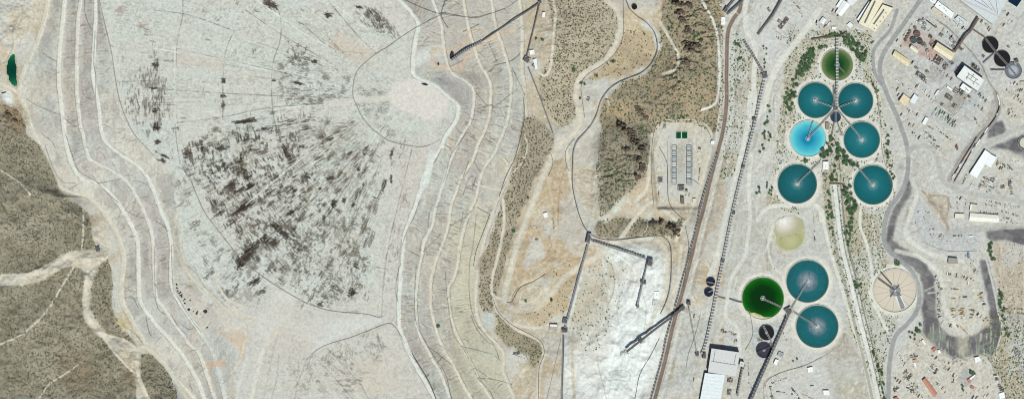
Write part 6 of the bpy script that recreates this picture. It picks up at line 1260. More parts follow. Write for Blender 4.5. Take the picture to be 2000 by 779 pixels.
# ------------------------------------------------------------ vehicles and stored goods
def proto(kind):
    mb = MB()
    if kind in ('car', 'pickup', 'van'):
        L, Wd = (4.8, 1.9) if kind != 'pickup' else (5.8, 2.0)
        for x in (-L * .31, L * .31):
            for y in (-Wd / 2 + .05, Wd / 2 - .05):
                mb.add([(x + .36 * math.cos(t * math.pi / 4), y + dy, .36 + .36 * math.sin(t * math.pi / 4)) for dy in (-.1, .1) for t in range(8)], [tuple(range(8)), tuple(range(15, 7, -1))] + [(k, 8 + k, 8 + (k + 1) % 8, (k + 1) % 8) for k in range(8)], 2)
        mb.add([(-L/2,-Wd/2,.35),(L/2,-Wd/2,.35),(L/2,Wd/2,.35),(-L/2,Wd/2,.35),(-L/2+.05,-Wd/2+.05,.95),(L/2-.2,-Wd/2+.1,.82),(L/2-.2,Wd/2-.1,.82),(-L/2+.05,Wd/2-.05,.95)], [(0,3,2,1),(0,1,5,4),(1,2,6,5),(2,3,7,6),(3,0,4,7),(4,5,6,7)], 0)
        a, b, c, d = {'car': (-2.0, -1.3, .6, 1.2), 'pickup': (-.5, -.3, .9, 1.4), 'van': (-2.3, -2.2, 1.1, 1.7)}[kind]; tz = 1.45 if kind != 'van' else 1.95
        mb.add([(a,-Wd/2+.08,.95),(d,-Wd/2+.08,.88),(d,Wd/2-.08,.88),(a,Wd/2-.08,.95),(b,-Wd/2+.25,tz),(c,-Wd/2+.25,tz),(c,Wd/2-.25,tz),(b,Wd/2-.25,tz)], [(0,1,5,4),(1,2,6,5),(2,3,7,6),(3,0,4,7)], 1); mb.add([(b,-Wd/2+.24,tz+.02),(c,-Wd/2+.24,tz+.02),(c,Wd/2-.24,tz+.02),(b,Wd/2-.24,tz+.02)], [(0,1,2,3)], 0)
        if kind == 'pickup': mb.box(-1.7, 0, .96, 1.0, 2.2, 1.5, mi=2)
    elif kind == 'truck':
        mb.box(4.4, 0, .6, 3.0, 2.2, 2.5, mi=0, bot=True).box(4.9, 0, 1.9, 2.7, 1.3, 2.55, mi=1).box(-1, 0, 1.0, 1.4, 9, 2.5, mi=2).box(-1, 0, 1.4, 3.3, 8.4, 2.4, mi=0).box(-1, 0, 3.32, 3.4, 8.0, 1.9, mi=0)
        for x in (-4, -2.8, 3.6):
            for y in (-1.1, 1.1): mb.bar((x, y - .25, .5), (x, y + .25, .5), 1.0, 1.0, 2)
    elif kind == 'container':
        mb.box(0, 0, 0, 2.6, 6.1, 2.44, mi=0)
        for k in range(9): mb.box(-2.8 + k * .7, 0, .1, 2.68, .3, 2.55, mi=0)
        mb.box(3.07, 0, .2, 2.4, .08, 2.2, mi=2)
    elif kind == 'pipes':
        for k in range(5): mb.tube([(-5, -1.6 + k * .8, .4), (5, -1.6 + k * .8, .4)], .36, 8, 0)
        for k in range(4): mb.tube([(-5, -1.2 + k * .8, 1.1), (5, -1.2 + k * .8, 1.1)], .36, 8, 0)
        mb.box(-3, 0, 0, .12, .4, 4.4, mi=2).box(3, 0, 0, .12, .4, 4.4, mi=2)
    elif kind == 'loader':
        mb.box(-.8, 0, .9, 2.4, 4.4, 2.4, mi=0, bot=True).box(.2, 0, 2.4, 3.7, 1.9, 1.7, mi=1).box(.2, 0, 3.72, 3.85, 2.1, 1.9, mi=0).bar((1.2, -.8, 1.4), (4.0, -.8, .9), .3, .5, 0).bar((1.2, .8, 1.4), (4.0, .8, .9), .3, .5, 0).box(4.3, 0, .2, 1.5, 1.1, 3.1, mi=2, bot=True)
        for x in (-2.1, 1.5):
            for y in (-1.25, 1.25): mb.add([(x + .85 * math.cos(t * math.pi / 5), y + dy, .85 + .85 * math.sin(t * math.pi / 5)) for dy in (-.3, .3) for t in range(10)], [tuple(range(10)), tuple(range(19, 9, -1))] + [(k, 10 + k, 10 + (k + 1) % 10, (k + 1) % 10) for k in range(10)], 2)
    elif kind == 'crate':
        mb.box(0, 0, .2, 1.8, 2.6, 2.0, mi=0, bot=True)
        for y in (-.8, 0, .8): mb.box(0, y, 0, .2, 2.6, .25, mi=2)
        for x in (-1, 0, 1): mb.box(x, 0, 1.8, 1.88, .3, 2.06, mi=2)
        mb.box(2.2, .5, 0, 1.1, 1.2, 1.4, .4, mi=0)
    elif kind == 'reel':
        for y in (-.9, .9): mb.add([(1.4 * math.cos(t * math.pi / 8), y + dy, 1.4 + 1.4 * math.sin(t * math.pi / 8)) for dy in (-.1, .1) for t in range(16)], [tuple(range(16)), tuple(range(31, 15, -1))] + [(k, 16 + k, 16 + (k + 1) % 16, (k + 1) % 16) for k in range(16)], 0)
        mb.tube([(0, -.9, 1.4), (0, .9, 1.4)], .9, 12, 2)
    elif kind == 'wagon':
        mb.add([(-6.6,-1.45,1.3),(6.6,-1.45,1.3),(6.6,1.45,1.3),(-6.6,1.45,1.3),(-7.2,-1.6,4.0),(7.2,-1.6,4.0),(7.2,1.6,4.0),(-7.2,1.6,4.0)], [(0,3,2,1),(0,1,5,4),(1,2,6,5),(2,3,7,6),(3,0,4,7)], 0)
        mb.box(0, 0, 3.6, 3.75, 14, 2.9, mi=0)
        for x in (-4.8, 0, 4.8): mb.box(x, 0, 3.75, 4.1, .4, 3.3, mi=0)
        for x in (-5, 5): mb.box(x, 0, .35, 1.25, 2.6, 2.0, mi=2)
    elif kind == 'tankwagon':
        mb.tube([(-6.8, 0, 2.6), (-6.6, 0, 2.6), (6.6, 0, 2.6), (6.8, 0, 2.6)], 1.5, 14, 0); mb.box(0, 0, 4.0, 4.6, 1.4, 1.2, mi=0); mb.box(0, 0, .9, 1.2, 14, 2, mi=2)
        for x in (-5, 5): mb.box(x, 0, .35, 1.25, 2.6, 2.0, mi=2)
    return mb.mesh(kind, [m_paint, m_glass, m_tyre])
PROTO = {k: proto(k) for k in ('car', 'pickup', 'van', 'truck', 'container', 'pipes', 'loader', 'crate', 'reel', 'wagon', 'tankwagon')}
KN = {'car': ('parked_car', 'car'), 'pickup': ('pickup_truck', 'pickup truck'), 'van': ('van', 'van'), 'truck': ('box_truck', 'truck'), 'container': ('storage_container', 'container'), 'pipes': ('pipe_stack', 'pipes'), 'loader': ('wheel_loader', 'loader'), 'crate': ('crate_stack', 'crates'), 'reel': ('cable_reel', 'cable reel'), 'wagon': ('hopper_wagon', 'rail wagon'), 'tankwagon': ('tank_wagon', 'rail wagon')}
PAL = {'white': (240,240,238), 'silver': (188,190,192), 'dark grey': (84,86,90), 'black': (42,42,46), 'red': (150,46,40), 'blue': (52,78,130), 'tan': (188,168,136), 'yellow': (214,172,60), 'rust brown': (132,92,72), 'green': (70,104,84), 'pale grey': (214,214,210), 'orange': (206,120,66)}
SETS = {}
def put(kind, x, y, ang, col, where):
    nm, cat = KN[kind]; o = bpy.data.objects.new(nm, PROTO[kind]); COL.objects.link(o); o.location = G(x, y, .02); o.rotation_euler = (0, 0, R(ang))
    c = A(*PAL[col]); o.color = (*[float(v) for v in c], 1)
    o['label'] = '%s %s %s' % (col, cat, where); o['category'] = cat; o['group'] = '%s %s' % (nm.replace('_', ' ') + 's', where); SETS.setdefault(o['label'], []).append((o, x, y)); return o
VC = ['white', 'white', 'silver', 'dark grey', 'black', 'tan', 'red', 'blue', 'white', 'dark grey']
def row(where, p, q, n, ang, kinds, cols, jit=.4, miss=.1, seed=0):
    r = random.Random(seed * 31 + n)
    for k in range(n):
        if r.random() < miss: continue
        t = k / max(1, n - 1); put(r.choice(kinds), p[0] + (q[0] - p[0]) * t + r.uniform(-jit, jit), p[1] + (q[1] - p[1]) * t + r.uniform(-jit, jit), ang + r.uniform(-4, 4), r.choice(cols), where)
VH = ['car', 'car', 'pickup', 'van']
PARK = 'in the open grey car park'
for (x, y) in [(1793,413),(1790,410),(1803,411),(1808,413),(1812,415),(1815,415),(1804,424),(1806,427),(1815,437),(1822,435),(1816,448),(1822,448),(1824,446),(1833,446),(1782,435),(1788,434)]: put(random.choice(VH), x, y, random.choice([35, 55, -40]), random.choice(['black', 'dark grey', 'white', 'blue', 'white']), PARK)
row('in the lower rows of the car park', (1818,457), (1842,458), 9, 70, VH, ['black', 'dark grey', 'white'], seed=1); row('in the row against the car park fence', (1862,460), (1878,460), 8, 70, VH, ['black', 'white', 'silver', 'dark grey'], seed=2)
row('in the last row at the car park bottom', (1834,461), (1842,461), 4, 60, VH, ['black', 'dark grey'], seed=3); row('parked below the car park line', (1850,471), (1890,473), 7, -40, VH, ['dark grey', 'white', 'silver'], jit=1, seed=4)
GOODS = ['pipes', 'crate', 'container', 'reel', 'crate', 'loader']; GC = ['tan', 'rust brown', 'dark grey', 'pale grey', 'white', 'green', 'silver']
for k, (p, q, n, a) in enumerate([((1856,397),(1857,404),3,0),((1869,394),(1870,407),5,5),((1886,396),(1885,406),4,80)]): row('in the short rows above the small beige hut', p, q, n, a, ['car', 'pickup'], ['white', 'silver', 'dark grey'], seed=10 + k)
row('in the row above the ribbed shed', (1915,413), (1948,417), 13, 85, VH, VC, seed=14); row('in the upper rows right of the tan office', (1922,390), (1954,398), 14, 85, VH, VC, seed=15); row('in the second row right of the tan office', (1922,398), (1950,404), 12, 85, VH, VC, seed=16)
row('in the row along the right road', (1960,402), (1990,404), 10, 85, ['van', 'truck', 'pickup'], ['white', 'silver', 'tan'], seed=17); row('in the upper row right of the ribbed shed', (1956,412), (1990,422), 14, 80, VH, VC, seed=18); row('in the lower row right of the ribbed shed', (1960,425), (1978,428), 8, 80, VH, VC, seed=19)
for k in range(4): row('in the equipment rows below L-shaped warehouse', (1912 + k * 5, 370 - k * 3), (1921 + k * 5, 347 - k * 0), 8, -30, ['crate', 'container', 'loader', 'truck'], ['dark grey', 'tan', 'white', 'pale grey'], jit=.8, seed=20 + k)
for k in range(3): row('in the middle rows below L-shaped warehouse', (1928 + k * 5, 375 - k * 2), (1937 + k * 4, 348), 8, -30, ['crate', 'container', 'loader', 'truck'], ['dark grey', 'white', 'silver', 'green'], jit=.8, seed=25 + k)
row('on the scruffy strip left of the L-shaped warehouse', (1880,360), (1886,344), 7, 60, GOODS, GC, seed=30); row('on the second strip left of the L-shaped warehouse', (1894,368), (1901,354), 6, 60, GOODS, GC, seed=31)
row('lined up east of the equipment rows', (1970,351), (1977,380), 9, 5, ['container', 'truck', 'crate'], ['white', 'tan', 'pale grey'], seed=32); row('in the second line east of the equipment rows', (1976,351), (1976,375), 8, 5, ['container', 'crate'], ['white', 'dark grey', 'tan'], seed=33)
row('on the open yard right of the warehouse', (1952,316), (1976,332), 9, -40, ['truck', 'pickup', 'car', 'crate'], ['dark grey', 'tan', 'white', 'black'], jit=3.5, seed=34); row('parked on the upper right yard corner', (1978,316), (1990,318), 4, -50, ['truck', 'pickup'], ['white', 'black', 'tan'], jit=1.5, seed=35)
for k in range(4): row('stacked in the pipe yard below grey equipment', (1822 + k * 2, 222 - k * 3), (1866 - k, 247 - k * 4.5), 10, 55, ['pipes', 'crate', 'pipes'], ['green', 'pale grey', 'silver', 'tan'], jit=1, seed=40 + k)
row('in the red pipe yard', (1811,246), (1822,252), 5, -30, ['pipes', 'crate'], ['orange', 'rust brown', 'tan'], seed=45); row('beside the red pipe yard', (1828,250), (1855,272), 10, -35, GOODS, GC, jit=2, seed=46)
row('in the tan yard below red pipes, upper', (1802,256), (1828,275), 12, -20, GOODS, GC, jit=3, seed=47); row('in the tan yard below red pipes, lower', (1805,268), (1838,292), 14, -20, GOODS, GC, jit=3, seed=48); row('lying on the tan strip left of the rail sidings', (1867,284), (1870,290), 3, 60, ['pipes'], ['rust brown'], seed=49)
row('parked in the empty yard left of the rail sidings', (1903,232), (1910,246), 5, -50, GOODS, GC, jit=2, seed=50)
for k, (a, b, n) in enumerate([((1984,178),(1996,176),4),((1984,186),(1988,188),3),((1989,196),(1996,204),3),((1976,214),(1982,228),4)]): row('in the %s group, far right yard' % ['topmost', 'second', 'third', 'lowest'][k], a, b, n, 60, ['truck', 'loader', 'crate'], ['dark grey', 'tan', 'rust brown'], seed=51 + k)
row('along the cream workshop foot', (1672,58), (1700,72), 9, -35, ['car', 'pickup', 'container'], ['white', 'tan', 'dark grey'], jit=1.2, seed=56); row('along the left side of the workshop', (1666,42), (1672,30), 5, 55, ['pickup', 'car'], ['dark grey', 'white', 'silver'], seed=57); row('on the edge of the red tank yard', (1762,72), (1781,48), 10, 55, ['crate', 'pickup', 'car'], ['pale grey', 'white', 'dark grey'], seed=58)
row('in front of the long stepped white block', (1840,29), (1873,50), 7, -35, VH, VC, jit=1.5, seed=59); row('on the road below the stepped white block', (1811,42), (1822,50), 3, -35, ['truck', 'pickup'], ['dark grey', 'black'], seed=60); row('scattered above the beige square building', (1752,157), (1780,176), 7, -30, ['pickup', 'car', 'truck'], ['black', 'dark grey', 'white'], jit=3, seed=61)
row('lined up above the mill building', (1412,646), (1435,652), 8, 20, ['crate', 'pipes'], ['pale grey', 'tan', 'dark grey'], jit=2, seed=62); row('parked along the lane right of the mill building', (1461,705), (1463,735), 10, 80, ['car', 'pickup'], ['white', 'silver', 'dark grey'], jit=.6, seed=63)
row('stored in the dirt yard, upper row', (1508,748), (1535,738), 9, -30, GOODS, ['pale grey', 'dark grey', 'tan'], seed=64); row('stored in the dirt yard, left column', (1504,755), (1508,779), 9, 10, GOODS, ['pale grey', 'dark grey', 'green'], seed=65); row('stored in the dirt yard, middle', (1520,765), (1545,770), 8, 0, GOODS, GC, jit=2.5, seed=66)
row('stored in the dirt yard, right column', (1545,755), (1562,779), 8, -30, GOODS, GC, seed=67); row('stored in the dirt yard, bottom right', (1568,770), (1590,779), 6, -20, GOODS, GC, jit=2, seed=68); row('on the open dirt beside the white square shed', (1583,752), (1588,752), 3, 0, ['crate', 'container'], ['dark grey', 'green'], seed=69)
Y1 = ['truck', 'loader', 'container', 'crate']; Y1C = ['yellow', 'tan', 'dark grey', 'white', 'rust brown']
row('at the top of the lower yard', (1850,534), (1868,538), 7, 80, Y1, Y1C, seed=70); row('on the left fringe of the lower yard, upper', (1826,540), (1838,565), 10, 40, GOODS, GC, jit=1.5, seed=71); row('on the left fringe of the lower yard, lower', (1831,572), (1835,620), 17, 20, GOODS, GC, jit=2, seed=72)
row('in the second line of the lower yard', (1855,563), (1870,565), 6, 10, Y1, Y1C, seed=73); row('in the dark machine heap of the lower yard', (1860,583), (1892,577), 9, 10, ['loader', 'crate', 'truck'], ['dark grey', 'black', 'yellow'], jit=1.5, seed=74)
for k in range(3): row('in the %s outer column, lower yard bottom' % ['left', 'middle', 'right'][k], (1859 + k * 17, 603 - k), (1861 + k * 18, 622 - k), 6, 10, Y1, Y1C, jit=.8, seed=75 + k); row('in the %s inner column, lower yard bottom' % ['left', 'middle', 'right'][k], (1863 + k * 17, 603 - k), (1865 + k * 18, 620 - k), 5, 10, Y1, Y1C, jit=.8, seed=175 + k)
row('in the row by right slag bank, upper', (1912,566), (1916,572), 3, 10, ['truck'], ['white', 'tan', 'dark grey'], seed=78); row('in the row by right slag bank, lower', (1913,576), (1922,594), 8, 10, ['truck', 'container'], ['yellow', 'white', 'tan', 'dark grey'], seed=79)
row('at the lower end of the yard above the slag fan', (1870,636), (1888,650), 8, -40, Y1, Y1C, jit=2, seed=80); put('truck', 1891, 552, 88, 'white', 'standing alone in the middle of the lower yard'); row('by the blue hut of the lower yard', (1886,499), (1900,508), 5, 60, GOODS, GC, jit=1.5, seed=81)
row('right of the bend of the perimeter track', (1943,731), (1948,744), 5, 15, ['truck', 'container'], ['white', 'dark grey', 'rust brown'], seed=82); row('lower right by the perimeter track', (1950,750), (1956,761), 4, 15, ['truck', 'container'], ['rust brown', 'white', 'black'], seed=83)
for nm, cx_, cy_, rr0, n in [('upper', 1771, 733, 9, 40), ('lower', 1783, 758, 11, 40), ('left', 1749, 758, 6, 14), ('north', 1782, 700, 8, 14), ('tree side', 1822, 722, 10, 20), ('pad side', 1862, 740, 8, 8), ('slag side', 1868, 702, 9, 10), ('house side', 1788, 695, 6, 8), ('gate side', 1795, 668, 8, 8)]:
    for k in range(n):
        a = random.random() * 6.28; q = rr0 * math.sqrt(random.random()); put(random.choice(['crate', 'reel', 'pipes', 'container', 'car']), cx_ + q * math.cos(a), cy_ + q * math.sin(a), random.uniform(0, 180), random.choice(GC), 'in the scrap heap, %s cluster' % nm)
row('along the roadside pad south of the tan knoll', (1083,440), (1085,450), 4, 80, ['truck', 'container'], ['white', 'silver'], seed=90); row('in the row on the tan pad', (1038,442), (1066,450), 6, -15, ['container', 'crate', 'pickup'], ['white', 'silver', 'tan'], seed=91); row('on the pad beneath the white strip', (1004,693), (1024,700), 8, 0, ['container', 'crate'], ['pale grey', 'white'], seed=92)
row('beside the rusty transfer station', (1034,122), (1044,128), 4, 60, ['crate', 'pipes'], ['dark grey', 'silver'], seed=93); row('in the row of the fenced strip above the substation', (1545,0), (1562,18), 7, -40, GOODS, GC, seed=94); row('beside the ore pond lane', (1590,452), (1592,470), 5, 80, GOODS, GC, jit=1, seed=95); row('on the grey slab beside the teal tanks', (1511,512), (1513,528), 5, 80, ['truck', 'pickup', 'crate'], ['white', 'dark grey'], seed=96)
EX = [('beside the red tank yard, upper fringe',(1790,42),(1812,36),7),('beside the upper vats',(1812,60),(1830,52),6),('on the apron above the cream hall',(1842,60),(1868,78),8),('around the pale vats',(1853,84),(1868,100),6),('below the cream hall',(1822,128),(1845,142),7),('left of the dark machinery square',(1812,100),(1820,125),6),
 ('above the fenced pad',(1780,122),(1800,128),5),('below the fenced pad',(1790,168),(1815,180),6),('left of the grey equipment yard',(1808,180),(1822,200),5),('right of the smelter building',(1912,185),(1925,198),5),('between smelter building and rails',(1905,205),(1925,222),6),('above the black tank row',(1925,50),(1935,62),4),
 ('by the crusted tank',(1960,160),(1985,165),5),('right of the black tank row',(1985,85),(1998,92),5),('under the huge pale shed',(1900,28),(1925,48),6),('on the lot right of the huge shed',(1960,22),(1985,38),8),('on the pad of the top right reservoir',(1955,50),(1975,42),6),
 ('on the roadside below the workshop',(1675,72),(1710,84),6),('at the warehouse loading side',(1625,20),(1640,32),6),('by the pale workshop',(1612,50),(1624,44),4),('in the lane above the dark green tank',(1590,40),(1600,55),4),('on the lot between the two plant roads',(1715,20),(1735,50),6),
 ('left of the beige square building',(1748,170),(1758,190),5),('below the beige square building',(1772,215),(1795,225),5),('in the empty lot right of road',(1760,225),(1790,250),6),('in the lot above the road fork',(1780,258),(1798,270),5),
 ('beside the substation at the top',(1515,72),(1545,80),6),('above the substation',(1548,18),(1568,30),6),('in the basin yard, left side',(1285,330),(1288,385),7),('in the basin yard, right side',(1362,280),(1366,350),8),('at the basin yard foot',(1315,378),(1345,382),5),
 ('beside the tank hub',(1620,296),(1625,305),3),('around the lower tank hub',(1530,615),(1545,595),4),('around the crusher tower',(1352,610),(1362,625),3),('beside the slurry tanks',(1525,640),(1535,665),4),('near the mill conveyor',(1464,745),(1470,775),6),('in front of the white hall',(1345,700),(1355,740),4),
 ('on the tan pad, right edge',(1080,430),(1083,452),5),('beside the black heaps',(372,602),(398,618),5),
 ('on the lower right lot, upper',(1880,770),(1935,752),8),('on the lower right lot, lower',(1900,775),(1945,768),7),('by the terracotta building',(1790,770),(1812,776),6),('right of the terracotta building',(1830,745),(1845,765),6),('on the pale lot left of pad',(1845,715),(1862,728),5),
 ('below the slag fan, left',(1815,690),(1840,705),7),('below the slag fan, right',(1845,706),(1885,712),6),('around the bright white shed',(1915,700),(1928,714),4),('left edge of the lower right yard',(1755,690),(1768,712),7),('lower left of scrap heaps',(1745,735),(1760,748),6),
 ('in the lower yard, centre lane',(1880,540),(1900,548),5),('in the lower yard, upper right',(1895,515),(1910,535),6),('in the lower yard, lower right',(1895,600),(1915,620),7),('in the lower yard, lower left',(1842,628),(1860,640),5),
 ('above the car park',(1870,385),(1892,388),5),('at the right end of ribbed shed',(1955,430),(1985,436),6),('on the far right lot, mid',(1960,200),(1975,225),7),('on the far right lot, top',(1965,175),(1980,190),6),('by the L-shaped warehouse, right side',(1945,312),(1955,330),5),
 ('left of the white smelter building',(1850,150),(1862,158),5),('under the white smelter annex',(1878,188),(1895,200),6),('beside the pale vats, right',(1870,84),(1880,98),5),('upper right lane beside long block',(1868,48),(1890,58),6),('left of the red tank yard',(1750,80),(1762,95),5)]
for k, (wh, p, q, n) in enumerate(EX): row(wh, p, q, n, 55 if p[0] > 1600 else 80, ['container', 'crate', 'pickup', 'truck', 'reel', 'pipes'], ['white', 'dark grey', 'pale grey', 'tan', 'black', 'rust brown'], jit=2.2, seed=200 + k)
for k in range(14):
    x, y, w_, l_, a_, hh_, nm_ = [(1817,72,12,9,-35,6,'left of the grey pad above the cream hall'),(1876,96,12,8,-35,6,'under the inclined brown gallery'),(1846,130,12,20,-35,8,'between the cream hall and the smelter building'),(1858,124,14,10,-35,8,'tucked against the lower side of the cream hall'),(1810,140,10,8,-35,4,'at the right end of the fenced pad'),(1840,205,12,8,-35,4,'in the left corner of the grey yard'),
      (1893,190,9,8,-35,5,'below the smelter annex'),(1920,110,8,8,-35,4,'left of the black tank row'),(1970,92,8,6,-35,4,'right of the upper black tank'),(1502,20,8,14,30,5,'beside the steep top conveyor'),(1340,372,10,8,0,5,'right of the small plant tower'),(1366,290,8,6,0,3,'on the right side of the basin yard'),(1958,365,12,10,0,5,'at the end of the stored rows'),(1972,358,8,20,0,5,'in the tall rack right of the stored rows')][k]
    skid('%s machinery frame %s' % (['small', 'compact'][k % 2], nm_), x, y, w_, l_, a_, hh_, 300 + k, m_dsteel if k % 2 else m_brown)
# trains
TR = [(1949,190),(1951,196),(1951.5,203),(1951,210),(1949,217),(1947,223),(1944,229),(1940,235),(1936,240.5),(1932,246),(1928,251.5),(1924,257),(1920,263),(1916,269),(1912,275),(1908,281)]
tc_ = ['white','white','white','black','black','pale grey','dark grey','black','black','dark grey','white','white','black','dark grey','white','white']
for k, (x, y) in enumerate(TR):
    p = TR[max(0, k - 1)]; q = TR[min(len(TR) - 1, k + 1)]; a = math.degrees(math.atan2(-(q[1] - p[1]), q[0] - p[0])); put('wagon' if tc_[k] in ('white', 'pale grey') else 'tankwagon', x, y, a, tc_[k], 'of the long curved train beside the white tracks')
for j, (x0, y0, x1, y1, n, wh) in enumerate([(1905,272,1862,343,11,'on the left siding'),(1903,285,1866,350,10,'on the right siding'),(1897,286,1878,316,5,'on the middle siding')]):
    for k in range(n):
        t = k / (n - 1); put(random.choice(['wagon', 'tankwagon']), x0 + (x1 - x0) * t, y0 + (y1 - y0) * t, math.degrees(math.atan2(-(y1 - y0), x1 - x0)), random.choice(['dark grey', 'black', 'rust brown', 'white'] if k > 1 else ['white', 'dark grey']), wh)
# rails
def rails(label, pts):
    P_ = along(smooth(pts, 4), 10); T = empty('railway_track', G(*P_[0]), label, 'track'); V_ = [G(a, b, .25) for a, b in P_]; r = MB(); s = MB()
    for a, b in zip(V_[:-1], V_[1:]):
        d = (b - a); n = Vector((-d.y, d.x, 0)).normalized()
        for e in (-1, 1): r.bar(a + n * e * .75 + Vector((0, 0, .15)), b + n * e * .75 + Vector((0, 0, .15)), .2, .3)
        for k in range(5): c = a + d * k / 5; s.bar(c - n * 1.3, c + n * 1.3, .4, .25)
    r.build('rail', m_dsteel, T); s.build('sleeper', m_brown, T)
rails('curved main railway track with the long train on it', [(1895,300)] + TR[::-1] + [(1944,178),(1930,156),(1918,130),(1900,105),(1880,84),(1855,58),(1830,40)]); rails('left siding track of the rail yard', [(1858,350),(1862,343),(1905,272),(1925,248)]); rails('right siding track of the rail yard', [(1862,356),(1866,350),(1903,285),(1908,281)])
# piles
def pile(name, label, x, y, w, l, h, m, seed, ang=0, group=None, cat='pile'):
    r = random.Random(seed); n = 14; z = min(hs(x, y), hs(x + w * .6, y), hs(x - w * .6, y)); c = W(x, y, z); vs = []; fs = []; a0 = R(ang)
    for lv, (f, hh) in enumerate([(1, -1.0), (.85, h * .3), (.55, h * .75), (.2, h)]):
        for k in range(n):
            t = 2 * math.pi * k / n; q = f * r.uniform(.75, 1.15); u, v = w * M * q * math.cos(t), l * M * q * math.sin(t); vs.append((c.x + u * math.cos(a0) - v * math.sin(a0), c.y + u * math.sin(a0) + v * math.cos(a0), z + hh * r.uniform(.85, 1.1)))
    for lv in range(3):
        for k in range(n): fs.append((lv * n + k, lv * n + (k + 1) % n, (lv + 1) * n + (k + 1) % n, (lv + 1) * n + k))
    fs.append(tuple(range(3 * n, 4 * n))); mb = MB(); mb.add(vs, fs); o = mb.build(name, m, origin=tuple(c)); tag(o, label, cat, group); return o
m_blk = mat('black_rubble', (.03, .03, .035), .9, .4, .5, spec=.15)
BP = [(345,555,2,2.5),(345.5,562,2,2),(347,568,2,2),(350,572,2.2,2),(353,570,1.8,2),(352,576,2,2),(355,579,2.5,2.2),(355,575,2,1.8),(361,584,2,2),(358,587,1.5,1.5),(361,592,2.4,2),(372,586,2.2,2),(368.5,604,3.2,3.2),(384,611,2.4,3.2),(402,607,5.5,4.8)]
for k, (x, y, w, l) in enumerate(BP): pile('rubble_pile', 'largest black heap in the middle of the southern pad' if k == 14 else '%s black heap from the top of the chain on the southern pad' % ORD[k], x, y, w, l, 2.2 if k < 14 else 4, m_blk, k + 3, group='black heaps on the southern pad')
pile('rubble_pile', 'long thin black heap at the bottom of the pad', 407, 637, 7, 1.8, 1.5, m_blk, 31, 40); pile('ore_pile', 'jagged black pile at the tip of the stacker', 882, 108, 4.5, 9, 6, m_blk, 32, -15); pile('ore_pile', 'small round black pile left of the stacker pile', 856, 125, 2.6, 4, 3, m_blk, 33, 20)
pile('rubble_pile', 'black sliver pile on the rim of the pale disc', 830, 165, 8, 2.4, 3, m_blk, 34, -15)
m_ore = mat('white_ore', A(222, 226, 222), .95, .1, .15, spec=.1); pile('ore_pile', 'white cone of ore under the tip of the long stacker boom', 1221, 690, 9, 9, 11, m_ore, 35)
pile('rubble_pile', 'curved black rim of liner by the white silt patch', 8, 181, 6, 2, 2, m_blk, 36, 15)
# rock outcrops
m_rock = mat('dark_brown_rock', A(112, 98, 86), .95, .35, .12, spec=.1)
def crag_(x, y, w, l, h, ang, seed, label):
    r = random.Random(seed); mb = MB()
    for k in range(int(6 + w * l / 12)):
        t = r.uniform(0, 6.28); q = math.sqrt(r.random()); u, v = w * q * math.cos(t), l * q * math.sin(t); a = R(ang); px, py = x + u * math.cos(a) - v * math.sin(a), y + u * math.sin(a) + v * math.cos(a)
        z = hs(px, py); c = W(px, py, z); s = r.uniform(3.5, 9); hh = 1.5 * h * r.uniform(.35, 1) * (1 - .5 * q); n = 6; ax = r.uniform(0, 3)
        b = [(c.x + s * 1.3 * r.uniform(.7, 1.2) * math.cos(ax + i * 1.047), c.y + s * .8 * r.uniform(.7, 1.2) * math.sin(ax + i * 1.047), z - 3) for i in range(n)]; t2 = [(p[0] * .45 + c.x * .55 + r.uniform(-1, 1), p[1] * .45 + c.y * .55 + r.uniform(0, 1.8), z + hh * r.uniform(.8, 1.1)) for p in b]
        mb.add(b + t2, [(i, (i + 1) % n, n + (i + 1) % n, n + i) for i in range(n)] + [tuple(range(n, 2 * n))])
    o = mb.build('rock_outcrop', m_rock, origin=tuple(G(x, y))); tag(o, label, 'rock')
for k, c in enumerate([(1238,275,12,6,16,50,'long broken crag below the grey hilltop'),(1222,290,8,4,12,40,'scattered rocks on the middle of the grey hill'),(1252,328,9,5,14,60,'steep rocks on the right shoulder of the grey hill'),(1346,12,8,5,12,20,'right hand rocks at the top edge of the green hill'),(1325,8,12,4,16,10,'craggy dark outcrop at the top edge of the green hill'),(1326,25,11,4,16,5,'second craggy outcrop below the top edge of the green hill'),(1332,40,8,6,10,30,'broken rocks in the upper middle of the green hill'),(1343,58,7,8,10,20,'rock patch left of the deepest green scrub'),
   (1352,92,18,6,18,-10,'long jagged outcrop in the middle of the green hill'),(1340,85,8,4,12,10,'left shoulder of the jagged outcrops'),(1340,122,6,4,8,0,'low rocks under the long jagged outcrop'),
   (1215,248,10,6,18,35,'black shadowed crag at the top of the grey hill'),(1228,258,10,5,12,40,'second crag near the top of the grey hill'),(1245,310,8,5,12,35,'crag halfway down the right side of the grey hill'),(1255,290,6,8,12,10,'upper right crag of the grey hill'),(1243,342,8,4,10,40,'lowest crag of the grey hill'),
   (1250,215,12,4,9,35,'streaky dark rocks above the grey hill'),(1258,228,8,4,9,35,'small dark rocks right above the grey hill'),(1283,434,14,4,18,-8,'black cliff line above the curving pipeline, left half'),(1312,444,12,4,16,30,'black cliff line above the curving pipeline, right half'),(1320,456,6,5,12,60,'end of the black cliff line'),
   (15,222,12,3,10,35,'dark gully rocks on the north west hill'),(30,236,6,2.5,8,30,'small dark rocks on the north west hill'),(112,290,6,3,5,0,'small rocks beside the west toe track')][:23]):
    crag_(*c[:6], k + 3, c[6])

